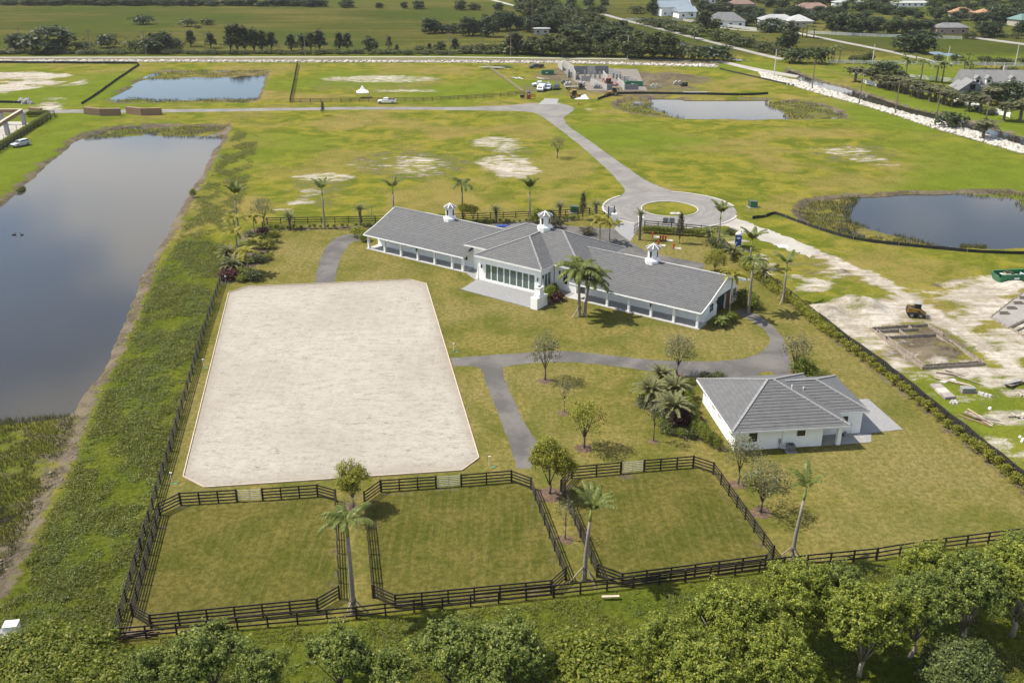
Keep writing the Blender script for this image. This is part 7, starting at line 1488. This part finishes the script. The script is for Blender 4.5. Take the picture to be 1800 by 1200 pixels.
# ---- utility poles
CREO = pm('weathered_pole_wood', (0.20, 0.16, 0.125), (0.14, 0.11, 0.09), 2, .9); CPOLE = pm('pale_concrete_pole', (0.55, 0.54, 0.51), (0.46, 0.45, 0.43), 2, .9)
def pole(label, bx, by, ty, mat=CREO, arms=1, ra=0.0):
    h = hz(bx, by, ty); t = thing('utility_pole', label, 'utility pole', P(bx, by), ra); MB().tube([(0, 0, -0.2), (0, 0, h)], [0.22, 0.14], 8).build('pole', mat, t)
    for i in range(arms): MB().box(-1.3, 1.3, -0.22, -0.14, h - 0.6 - i * 0.9, h - 0.45 - i * 0.9).build('crossarm', mat, t)
    for x in (-1.1, 0.0, 1.1): MB().cyl((x, -0.18, h - 0.45), 0.06, 0.25, 6).build('insulator', DARK, t)
    return P(bx, by) + Vector((0, 0, h - 0.3))
back_row = [(39, 92, 48), (160, 94, 53), (257, 96, 55), (362, 96, 56), (537, 97, 58), (683, 90, 60), (790, 98, 57), (898, 99, 60), (988, 101, 65)]
ords = ['first', 'second', 'third', 'fourth', 'fifth', 'sixth', 'seventh', 'eighth', 'ninth']
for o_, (a, b, c) in zip(ords, back_row): pole('wooden utility pole on the far field edge, %s from the left' % o_, a, b, c)
pole('pale concrete utility pole behind the block building', 1103, 103, 65, CPOLE, 0); pole('wooden utility pole beside the dark canal-side bush', 1217, 107, 63)
rp = [pole('pale utility pole at the start of the white rock canal bank', 1360, 138, 87, CPOLE, 0)]
for o_, (a, b, c) in zip(('nearest the pale pole', 'second along', 'third along', 'fourth along', 'fifth along'), ((1427, 158, 106), (1510, 183, 137), (1573, 202, 143), (1643, 223, 160), (1731, 221, 172))): rp.append(pole('wooden utility pole on the white rock canal bank, ' + o_, a, b, c, ra=-.6))
for lb, a, b, c in (('pale concrete pole behind the palm row, leftmost', 1533, 113, 78), ('pale concrete pole behind the palm row, middle', 1665, 111, 81), ('pale concrete pole behind the palm row, rightmost', 1784, 116, 77)): pole(lb, a, b, c, CPOLE, 0)
pole('dark pole behind the tall grey-barked tree', 1443, 88, 70); pole('dark pole between lane and field near the grove', 1138, 58, 32)
for a, b in zip(rp[:-1], rp[1:]):
    t = thing('power_line', 'sagging power wires between two canal-bank poles', 'wire', a, 0, 'canal bank power wires')
    for s in (-0.9, 0.9):
        d = b - a; n_ = Vector((-d.y, d.x, 0)).normalized() * s; MB().tube([n_ + d * k / 8 + Vector((0, 0, -1.1 * (1 - (2 * k / 8 - 1) ** 2))) for k in range(9)], 0.035, 4).build('wire', DARK, t)
# lattice mast
t = thing('radio_mast', 'tall slim lattice mast rising out of the far grove', 'mast', P(935, 62)); hM = 34; m = MB()
for i in range(3): a = 2.09 * i; m.beam((math.cos(a) * .7, math.sin(a) * .7, 0), (math.cos(a) * .5, math.sin(a) * .5, hM), .14)
m.build('mast_legs', CREO, t); m = MB()
for k in range(17):
    z = k * 2
    for i in range(3): a, b = 2.09 * i, 2.09 * (i + 1); m.beam((math.cos(a) * .65, math.sin(a) * .65, z), (math.cos(b) * .65, math.sin(b) * .65, z + 2), .07)
m.build('lattice', CREO, t)
# ---- far houses
def far_house(label, px, py, rz, L, D, h, rh, wall, roof, hip=True, extra=None, name='house', cat='house', windows=4):
    t = thing(name, label, cat, P(px, py), rz); MB().box(-L / 2, L / 2, -D / 2, D / 2, 0, h).build('wall', wall, t); o = 0.7; z = h + 0.02
    v = [(-L / 2 - o, -D / 2 - o, z), (L / 2 + o, -D / 2 - o, z), (L / 2 + o, D / 2 + o, z), (-L / 2 - o, D / 2 + o, z)]; q = D / 2 if hip else -o
    v += [(-L / 2 + q, 0, z + rh), (L / 2 - q, 0, z + rh)]
    MB().add(v, [(0, 1, 5, 4), (1, 2, 5), (2, 3, 4, 5), (3, 0, 4), (3, 2, 1, 0)]).build('roof', roof, t)
    for i in range(windows):
        x = -L / 2 + L * (i + .5) / windows; wn = MB().box(x - .75, x + .75, -D / 2 - .06, -D / 2 - .005, .9, 2.2).build('window', TRIM, t); MB().box(x - .65, x + .65, -D / 2 - .075, -D / 2 - .061, 1.0, 2.1).build('pane', GLASS, wn)
    if extra: extra(t)
    return t
RW = pm('white_metal_roof', (0.40, 0.40, 0.385), (0.33, 0.33, 0.32), .3, .6); RB = pm('pale_blue_metal_roof', (0.24, 0.29, 0.33), (0.28, 0.32, 0.35), .3, .5); RPK = pm('pink_tile_roof', (0.24, 0.155, 0.125), (0.20, 0.13, 0.105), .5, .8); RO = pm('orange_tile_roof', (0.34, 0.19, 0.105), (0.28, 0.155, 0.085), .5, .8); RG = pm('grey_shingle_roof', (0.20, 0.197, 0.194), (0.155, 0.152, 0.15), .6, .85); RT = pm('teal_metal_roof', (0.10, 0.17, 0.155), (0.12, 0.19, 0.17), .5, .5); CREAM = pm('cream_wall', (0.40, 0.36, 0.30), (0.34, 0.31, 0.26), .5, .9); PINKW = pm('pink_wall', (0.36, 0.27, 0.24), (0.31, 0.23, 0.20), .5, .9)
far_house('large white barn house with pale blue metal roof at upper right', 1182, 27, .25, 19, 11, 5.0, 3.6, WHITE, RB, False); far_house('lower white annexe with pale blue roof beside the barn house', 1203, 31, .25, 11, 9, 3.5, 2.6, WHITE, RB, False, windows=2)
far_house('white house with pale grey roof and dark garage at upper right', 1274, 46, -.1, 20, 12, 3.2, 4.0, WHITE, RG, True); far_house('low house with white roof behind the oaks', 1365, 44, 0, 19, 11, 3.0, 2.6, WHITE, RW); far_house('house with white pyramid roof beside the tall tree', 1402, 46, 0, 13, 12, 3, 3.0, CREAM, RW); far_house('house with pink tiled roof among the far trees', 1425, 23, 0, 21, 11, 3.0, 3.0, CREAM, RPK); far_house('small pink-roofed house at the top edge', 1302, 15, 0, 16, 9, 3, 2.6, PINKW, RPK)
far_house('house with bright orange roof at upper right', 1688, 31, .5, 13, 8, 3, 2.8, CREAM, RO); far_house('small house with orange gable near the orange roof', 1726, 34, 0, 8, 8, 3.5, 2.4, WHITE, RO, windows=2); far_house('house with teal roof at the right edge', 1795, 45, .4, 12, 9, 3.4, 2.8, CREAM, RT); far_house('low pink stable building behind the oaks', 1668, 59, 0, 16, 8, 3.2, 2.0, PINKW, RG, windows=3); far_house('white site trailer among the far trees', 952, 61, 0, 7.5, 3, 3.0, .4, KERBM, RW, True, name='site_trailer', cat='trailer', windows=2); far_house('long low white stable at the top right edge', 1600, 12, 0, 24, 7, 2.6, 1.2, WHITE, RW, windows=6); far_house('white building half hidden at the top right', 1490, 11, 0, 20, 7, 2.6, 1.2, WHITE, RW, windows=5); far_house('white house with red roof behind the far palms', 1240, 6, 0, 22, 8, 2.8, 1.6, WHITE, RPK, windows=5)
def dormers(t):
    for x in (-6.5, -3.0, 4.5):
        d = MB().box(x - .8, x + .8, -4.4, -2, 4.4, 6.0).build('dormer', WHITE, t); MB().xprism([(-4.7, 6.0), (-1.2, 6.0), (-1.2, 6.05)], x - 1.0, x + 1.0); MB().add([(x - 1.1, -4.7, 5.9), (x + 1.1, -4.7, 5.9), (x, -4.7, 7.0), (x - 1.1, -1.2, 5.9), (x + 1.1, -1.2, 5.9), (x, -1.2, 7.0)], [(0, 1, 2), (0, 2, 5, 3), (1, 4, 5, 2), (3, 5, 4), (0, 3, 4, 1)]).build('dormer_roof', RG, d); MB().box(x - .5, x + .5, -4.45, -4.405, 4.7, 5.7).build('dormer_window', GLASS, d)
    MB().box(3.0, 3.9, 0.3, 1.2, 6, 9.3).build('chimney', CREAM, t)
    MB().add([(-14, -9.5, 3.0), (-5.5, -9.5, 3.0), (-9.75, -9.5, 6.2), (-14, 0, 3.0), (-5.5, 0, 3.0), (-9.75, 0, 6.2)], [(0, 1, 2), (0, 2, 5, 3), (1, 4, 5, 2), (0, 3, 4, 1)]).build('wing_roof', RG, t); MB().box(-13.3, -6.2, -8.8, -4.5, 0, 3.0).build('wing_wall', WHITE, t); MB().box(-10.6, -8.9, -9.53, -9.45, 3.3, 4.9).build('gable_window', GLASS, t)
far_house('large white house with grey roof and dormer windows near the canal', 1740, 168, -.06, 21, 9, 3.6, 4.6, WHITE, RG, False, dormers)
# ---- far palms and trees
def far_palm_proto():
    V = []; Fc = []; off = 0; r = random.Random(3); mb = MB()
    for i in range(13):
        me = FR['lowpoly'][i % 2]; q = Matrix.Translation((0, 0, 6.0)) @ Matrix.Rotation(i * 2.4, 4, 'Z') @ Matrix.Rotation(-r.uniform(-.6, .35), 4, 'Y'); b = len(mb.v)
        mb.v += [tuple(q @ v.co) for v in me.vertices]; mb.f += [tuple(x + b for x in p.vertices) for p in me.polygons]
    cm = mb.mesh('far_palm_crown'); cm.materials.append(LF['frond']); tm = MB().tube([(0, 0, -.1), (0.1, 0, 3), (0, 0, 6.05)], [.3, .2, .16], 6).mesh('far_palm_trunk', True); tm.materials.append(PALMBARK); _proto['far_palm'] = (tm, cm, 7.6)
    L, o, C = crown_points(40, 9, 1.5, 1.5, 1.5, 3.6, .4, 91, hollow=.3); c2 = leaf_mesh('sabal_crown', L, .75, out=o, seed=92); c2.materials.append(LF['olive']); t2 = MB().tube([(0, 0, -.1), (0, 0, 3.4)], [.25, .22], 6).mesh('sabal_trunk'); t2.materials.append(BARK); _proto['sabal'] = (t2, c2, 5.1)
far_palm_proto()
RXP = dict(far_oak=4.6, far_oak2=3.9, far_col=2.0, far_grove=4.0, far_bush=2.6, far_darkbush=2.4, far_palm=2.6, sabal=1.6)
def ft(key, label, px, by, hp, wp, group=None, name='tree', cat=None):
    hp *= 1.06; wp *= 1.28; h = max(.8, hz(px, by, by - hp)); k = h / _proto[key][2]; wx = (wp * mpp(by)) / (2 * RXP[key] * k * 0.95)
    return tree(key, label, P(px, by), h, group, 'palm_tree' if key in ('far_palm', 'sabal') else ('bush' if 'bush' in key else name), cat or ('palm tree' if key in ('far_palm', 'sabal') else ('bush' if 'bush' in key else 'tree')), wx=min(max(wx, .5), 2.2))
def mass(name, items):
    """far-off growth that reads as one mass: one joined object"""
    by_key = {}
    for key, px, by, hp, wp in items: by_key.setdefault(key, []).append((px, by, hp, wp))
    Vs = []; Fs = []; off = 0; mats = []; mi = []
    for j, (key, lst) in enumerate(by_key.items()):
        me = _proto[key][1]; n = len(me.vertices); v = np.empty(n * 3, dtype=np.float32); me.vertices.foreach_get('co', v); v = v.reshape(-1, 3); f = np.arange(n).reshape(-1, 4); mats.append(me.materials[0])
        for px, by, hp, wp in lst:
            h = max(.8, hz(px, by, by - hp)); k = h / _proto[key][2]; wx = min(max((wp * mpp(by)) / (2 * RXP[key] * 0.85), .5 * k), 2.2 * k); a = random.uniform(0, 6.28); p = P(px, by); c_, s_ = math.cos(a), math.sin(a)
            Vs.append(np.stack([(v[:, 0] * c_ - v[:, 1] * s_) * wx + p.x, (v[:, 0] * s_ + v[:, 1] * c_) * wx + p.y, v[:, 2] * k], 1)); Fs.append(f + off); mi.append(np.full(len(f), j)); off += n
    me = np_mesh(name, np.vstack(Vs), np.vstack(Fs)); [me.materials.append(m) for m in mats]; me.polygons.foreach_set('material_index', np.concatenate(mi).astype(np.int32)); return tag(obj(name, me), kind='stuff')
for lb, k_, px, by, hp, wp in (('dark tree at the far left end of the hedgerow', 'far_oak', 35, 91, 30, 36), ('largest dark tree at the left end of the far hedgerow', 'far_oak', 88, 92, 42, 70), ('low bush right of the largest hedgerow tree', 'far_bush', 145, 89, 14, 28), ('round bush between the second and third poles', 'far_darkbush', 190, 84, 21, 28), ('low bush left of the third pole', 'far_bush', 238, 91, 18, 26), ('broad dark tree right of the third pole', 'far_oak2', 281, 93, 34, 40), ('lone dark bush out in the far pasture, left', 'far_darkbush', 252, 43, 14, 26), ('pale bush out in the far pasture, middle', 'far_bush', 331, 47, 13, 20), ('pale bush out in the far pasture, right', 'far_bush', 364, 44, 10, 19), ('tiny bush below the pasture bushes', 'far_darkbush', 347, 50, 5, 9), ('big rounded dark tree standing by the small far pond', 'far_oak', 1612, 92, 36, 64), ('tall tree with grey bare branches by the shell-rock lane', 'far_oak2', 1384, 88, 46, 34), ('bright leafy tree at the roadside in front of the white house', 'far_grove', 1242, 56, 36, 36), ('dark bush below the tall grey tree', 'far_darkbush', 1392, 111, 22, 32), ('dark bush by the canal right of the tall grey tree', 'far_darkbush', 1434, 112, 26, 34), ('dense dark bush at the canal corner', 'far_darkbush', 1255, 107, 25, 46), ('bush at the canal corner, left of the dense one', 'far_bush', 1216, 106, 24, 34), ('bush leaning over the canal bank', 'far_darkbush', 1668, 226, 26, 34), ('round palmetto bush on the canal bank', 'sabal', 1727, 246, 32, 30), ('pale round tree on the green field at upper right', 'far_bush', 1119, 24, 12, 22), ('dark tree left of the blue-roofed barn', 'far_oak2', 1146, 27, 26, 18), ('spreading dark tree behind the white house', 'far_oak', 1288, 40, 18, 30), ('spreading grey-green tree on the lawn below the white-roofed house', 'far_oak', 1353, 56, 22, 38), ('dark tree behind the hedge palms near the canal', 'far_oak', 1556, 152, 40, 50)):
    ft(k_, lb, px, by, hp, wp)
G = 'far field hedgerow trees'
for ix_, (k_, px, by, hp, wp) in enumerate(sorted([('far_col', 298, 93, 32, 12), ('far_bush', 311, 90, 20, 20), ('far_col', 336, 82, 27, 17), ('far_col', 371, 85, 26, 17), ('far_col', 406, 91, 44, 18), ('far_col', 418, 91, 46, 24), ('far_col', 431, 91, 42, 22), ('far_col', 447, 91, 38, 22), ('far_col', 461, 91, 35, 22), ('far_col', 478, 89, 31, 19), ('far_col', 512, 90, 28, 22), ('far_col', 532, 90, 28, 18), ('far_col', 547, 90, 31, 18), ('far_col', 562, 89, 34, 22), ('far_col', 597, 90, 31, 17), ('far_col', 611, 90, 30, 17), ('far_oak2', 652, 91, 25, 22), ('far_col', 684, 87, 22, 10), ('far_col', 698, 91, 12, 8), ('far_bush', 738, 91, 10, 16), ('far_col', 755, 92, 15, 10), ('far_oak2', 774, 92, 18, 15), ('far_col', 800, 92, 23, 16)], key=lambda t: t[1])): ft(k_, 'dark tree in the far field hedgerow, %s from the left' % nth(ix_ + 1), px, by, hp, wp, G)
for ix_, px in enumerate(range(818, 900, 9)): ft('far_bush', 'low scrub bush in the far hedgerow left of the grove, %s from the left' % nth(ix_ + 1), px, 93 + random.uniform(-1, 1), random.uniform(10, 18), 18, 'far hedgerow scrub')
mass('hedgerow_scrub', [('far_bush', px + random.uniform(-6, 6), 95 + random.uniform(-1, 1), random.uniform(4, 9), 18) for px in range(-10, 900, 12)])
for ix_, (k_, px, by, hp, wp) in enumerate(sorted([('far_grove', 910, 96, 38, 45), ('far_oak2', 932, 94, 28, 30), ('far_grove', 955, 97, 35, 38), ('far_grove', 997, 98, 46, 52), ('far_grove', 978, 97, 34, 30), ('far_grove', 1035, 97, 28, 26), ('far_bush', 1055, 99, 20, 30), ('far_bush', 1075, 99, 26, 30), ('far_grove', 1100, 101, 38, 42), ('far_grove', 1122, 102, 46, 50), ('far_grove', 1148, 103, 46, 46), ('far_grove', 1168, 104, 44, 40), ('far_grove', 1186, 104, 36, 36)], key=lambda t: t[1])): ft(k_, 'leafy tree in the grove front row beyond the canal, %s from the left' % nth(ix_ + 1), px, by, hp, wp, 'front row of the far grove')
for ix_, (k_, px, by, hp, wp) in enumerate(sorted([('far_oak2', 757, 59, 26, 25), ('far_darkbush', 778, 58, 13, 22), ('far_darkbush', 796, 58, 14, 24), ('far_oak2', 825, 63, 32, 28), ('far_oak2', 858, 65, 36, 25), ('far_oak', 876, 55, 32, 30), ('far_oak', 897, 53, 30, 30), ('far_oak2', 843, 56, 14, 20), ('far_oak', 914, 52, 22, 22)], key=lambda t: t[1])): ft(k_, 'dark tree in the row across the far pasture, %s from the left' % nth(ix_ + 1), px, by, hp, wp, 'tree row in the far pasture')
for i in range(64):
    t_ = i / 63; px = 938 + 160 * t_ + random.uniform(-14, 14); by = 30 + 52 * t_ + random.uniform(-11, 9); ft('far_grove' if random.random() < .8 else 'far_oak2', 'leafy tree in the dense diagonal grove behind the mast', px, by, random.uniform(24, 34), random.uniform(28, 36), 'dense far grove')
for px, by in ((938, 56), (958, 55), (972, 57), (1020, 70), (1060, 82), (1008, 74)): ft('far_oak2', 'dark tree at the foot of the dense far grove', px, by, 28, 30, 'trees at the grove foot')
for i in range(44): ft(['far_oak', 'far_oak2', 'far_oak'][i % 3], 'dark tree in the long treeline at the top left, %s from the left' % nth(i + 1), -10 + i * 13 + random.uniform(-5, 5), 9 + random.uniform(-1.5, 1) + .004 * i * 13, random.uniform(9, 13), random.uniform(18, 26), 'far treeline top left')
for ix_, (px, by, hp, wp) in enumerate(sorted([(545, 12, 14, 20), (565, 12, 13, 18), (610, 14, 14, 28), (667, 15, 10, 11), (710, 15, 11, 11), (735, 16, 14, 18), (810, 18, 16, 18), (834, 18, 12, 18), (876, 19, 14, 13), (915, 20, 22, 20), (1004, 10, 12, 14), (1035, 10, 12, 16), (1062, 10, 11, 14), (1057, 23, 12, 18), (1040, 22, 10, 16)], key=lambda t: t[0])): ft('far_oak2', 'round tree on the bright strip along the top edge, %s from the left' % nth(ix_ + 1), px, by, hp, wp, 'scattered trees along the top edge')
G = 'oaks on the upper right lawn'
for ix_, (px, by, hp, wp) in enumerate(sorted([(1465, 59, 30, 30), (1485, 61, 36, 36), (1500, 62, 25, 26), (1515, 59, 27, 28), (1538, 60, 28, 28), (1560, 59, 20, 18), (1576, 59, 24, 24), (1600, 57, 22, 30), (1625, 58, 22, 34), (1650, 57, 22, 28), (1725, 65, 26, 30), (1747, 63, 22, 30), (1395, 36, 25, 30), (1412, 37, 20, 22), (1375, 34, 16, 26)], key=lambda t: t[0])): ft('far_oak', 'spreading oak on the upper right lawn, %s from the left' % nth(ix_ + 1), px, by, hp, wp, G)
for ix_, (px, by, hp, wp) in enumerate(sorted([(1540, 22, 18, 30), (1565, 26, 16, 30), (1650, 30, 16, 30), (1670, 22, 14, 22), (1745, 40, 26, 30), (1770, 38, 22, 36), (1790, 30, 24, 30), (1795, 62, 24, 24), (1515, 20, 16, 24), (1455, 35, 22, 22), (1310, 45, 20, 30), (1330, 40, 18, 26), (1255, 26, 18, 30), (1275, 22, 16, 26)], key=lambda t: t[0])): ft('far_oak', 'dark tree among the far houses at upper right, %s from the left' % nth(ix_ + 1), px, by, hp, wp, 'trees among the far houses')
for i in range(56):
    px = 1200 + 600 * ((i * 0.618 + .3) % 1); by = 18 + 26 * random.random(); ft('far_palm' if i % 4 == 0 else 'far_oak', ('palm' if i % 4 == 0 else 'dark tree') + ' scattered between the far houses, upper right', px, by, random.uniform(12, 18), random.uniform(16, 26) if i % 4 else 13, 'scattered palms by the houses' if i % 4 == 0 else 'scattered trees by the houses')
cm_ = []
for i in range(210):
    px = 1150 + 700 * ((i * 0.618) % 1); by = random.uniform(-16, 12) + (px - 1190) * .012
    if i % 5 == 0: ft('far_palm', 'palm in the dense far canopy at the top right', px, by, random.uniform(11, 17), 13, 'far canopy palms')
    else: cm_.append(('far_oak' if i % 2 else 'far_grove', px, by, random.uniform(10, 16), random.uniform(18, 28)))
mass('far_canopy', cm_)
G = 'tall palms near the dormer house'
for ix_, (px, by, hp) in enumerate(sorted([(1590, 141, 42), (1618, 143, 40), (1645, 146, 34), (1655, 146, 40), (1690, 146, 44), (1702, 140, 30)], key=lambda t: t[0])): ft('far_palm', 'tall palm in the row behind the canal hedge, %s from the left' % nth(ix_ + 1), px, by, hp, 24, G)
for ix_, (px, by, hp) in enumerate(sorted([(1465, 110, 31), (1475, 111, 32), (1462, 108, 26)], key=lambda t: t[0])): ft('far_palm', 'tall palm of the group on the far green field, %s from the left' % nth(ix_ + 1), px, by, hp, 17, 'palm group on the far field')
for ix_, (px, by, hp) in enumerate(sorted([(1220, 70, 20), (1275, 75, 26), (1278, 76, 24), (1325, 82, 22), (1410, 66, 18), (1418, 66, 24), (1590, 108, 16), (1610, 108, 14), (1702, 108, 15), (1430, 68, 18)], key=lambda t: t[0])): ft('far_palm', 'young palm in the roadside planting at upper right, %s from the left' % nth(ix_ + 1), px, by, hp, 16, 'roadside palms upper right')
for ix_, (px, by, hp, wp) in enumerate(sorted([(1205, 60, 14, 30), (1225, 64, 16, 24), (1260, 72, 18, 26), (1285, 79, 20, 22), (1300, 82, 16, 20), (1315, 84, 17, 18), (1340, 92, 17, 22), (1360, 96, 15, 16), (1185, 55, 12, 30), (1160, 48, 12, 30), (1140, 44, 12, 26), (1170, 46, 12, 24), (1500, 111, 13, 12), (1515, 112, 15, 14), (1527, 111, 18, 12), (1648, 110, 13, 14), (1677, 110, 13, 12), (1690, 109, 9, 8), (1730, 112, 12, 22), (1755, 113, 11, 14), (1770, 113, 9, 16), (1800, 112, 10, 18), (1697, 68, 9, 12), (1708, 69, 11, 14), (1730, 67, 8, 10), (1762, 66, 7, 16), (1786, 68, 10, 14)], key=lambda t: t[0])): ft('far_bush', 'small round tree along the upper right lanes, %s from the left' % nth(ix_ + 1), px, by, hp, wp, 'young lane trees upper right')
G = 'clipped palm hedge along the canal'
for i in range(26):
    t_ = i / 25; a = (1545 + 130 * t_, 152 + 36 * t_); ft('sabal', 'cabbage palm in the canal bank hedge, %s from its upper end' % nth(i + 1), a[0] + random.uniform(-3, 3), a[1] + random.uniform(-2, 2), random.uniform(20, 27), 20, G)
for lb, px, by, hp, wp in (('cabbage palm clump at the upper end of the canal hedge', 1503, 144, 24, 28), ('second cabbage palm clump at the upper end of the canal hedge', 1532, 150, 26, 26), ('cabbage palm below the dormer house, left of three', 1702, 196, 26, 22), ('cabbage palm below the dormer house, middle of three', 1722, 198, 28, 24), ('cabbage palm below the dormer house, right of three', 1764, 212, 30, 24), ('cabbage palm at the right edge above the canal', 1792, 215, 34, 30), ('cabbage palm beside the dormer house drive', 1740, 186, 30, 26)): ft('sabal', lb, px, by, hp, wp)
for lb, px, by, hp, wp in (('dense green tree in front of the dormer house, right', 1770, 186, 40, 44), ('dense green tree in front of the dormer house, left', 1752, 182, 34, 36), ('bush at the left corner of the dormer house', 1688, 172, 18, 26), ('bush below the dormer house gable', 1710, 178, 16, 24), ('round dark bush beside the white drive fence', 1688, 186, 10, 14), ('dark clipped bush under the cabbage palms', 1716, 194, 8, 34), ('dark bush by the white fence at the canal', 1738, 202, 9, 16), ('dark leafy tree at the right edge beside the dormer house', 1800, 160, 30, 34), ('leafy tree behind the dormer house', 1730, 135, 14, 36), ('leafy tree behind the dormer house, right', 1770, 136, 16, 30)): ft('far_darkbush' if hp < 25 else 'far_oak', lb, px, by, hp, wp)
# ================================================================== AIR
hm = bpy.data.materials.new('pale_haze'); hm.use_nodes = True; hn = hm.node_tree; hn.nodes.clear()
ho = hn.nodes.new('ShaderNodeOutputMaterial'); hv_ = hn.nodes.new('ShaderNodeVolumePrincipled')
hv_.inputs['Color'].default_value = (0.90, 0.92, 0.94, 1); hv_.inputs['Density'].default_value = 0.00006; hv_.inputs['Anisotropy'].default_value = 0.2
hn.links.new(hv_.outputs[0], ho.inputs['Volume'])
tag(MB().box(-9500, 9500, -9500, 11500, -4.0, 56.0).build('haze', hm), kind='stuff')

# unseen clouds, added overhead to shade the far pasture and the near left bank
def added_cloud(gx, gy, rx, ry, h=900.0, seed=1):
    m, nt, b, out = new_mat('added_cloud_vapour'); b.inputs['Base Color'].default_value = (0.85, 0.86, 0.88, 1); b.inputs['Roughness'].default_value = 1
    vec = N(nt, 'ShaderNodeTexCoord').outputs['Object']; n_ = noise_node(nt, vec, 0.012, 5, 0.6)
    lw_ = nt.nodes.new('ShaderNodeLayerWeight'); lw_.inputs[0].default_value = 0.5
    fac = math_n(nt, 'MULTIPLY', math_n(nt, 'SUBTRACT', 1.0, lw_.outputs['Facing']), math_n(nt, 'MULTIPLY', ramp(nt, n_, 0.3, 0.62), 0.22))
    tr_ = nt.nodes.new('ShaderNodeBsdfTransparent'); ms = nt.nodes.new('ShaderNodeMixShader'); nt.links.new(fac, ms.inputs[0]); nt.links.new(tr_.outputs[0], ms.inputs[1]); nt.links.new(b.outputs[0], ms.inputs[2]); nt.links.new(ms.outputs[0], out.inputs[0])
    r = np.random.default_rng(seed); nu, nv = 48, 24; u = np.linspace(0, 2 * np.pi, nu, endpoint=False); v_ = np.linspace(0, np.pi, nv)
    U, W = np.meshgrid(u, v_); k = 1 + 0.16 * np.sin(3 * U + r.uniform(0, 6)) * np.sin(W) + 0.10 * np.sin(5 * U + 2 * W + r.uniform(0, 6)) * np.sin(W)
    Vc = np.stack([rx * k * np.sin(W) * np.cos(U), ry * k * np.sin(W) * np.sin(U), 0.22 * rx * k * np.cos(W)], 2).reshape(-1, 3)
    Fc = [(j * nu + i, j * nu + (i + 1) % nu, (j + 1) * nu + (i + 1) % nu, (j + 1) * nu + i) for j in range(nv - 1) for i in range(nu)]
    off = h / math.tan(SUN_EL); o = obj('added_cloud', np_mesh('added_cloud', Vc, Fc, True), m, None, (gx - SHD.x * off, gy - SHD.y * off, h)); tag(o, kind='structure')
added_cloud(-170, 590, 340, 150, seed=3); added_cloud(210, 450, 190, 70, seed=5); added_cloud(-75, 22, 90, 62, seed=8)
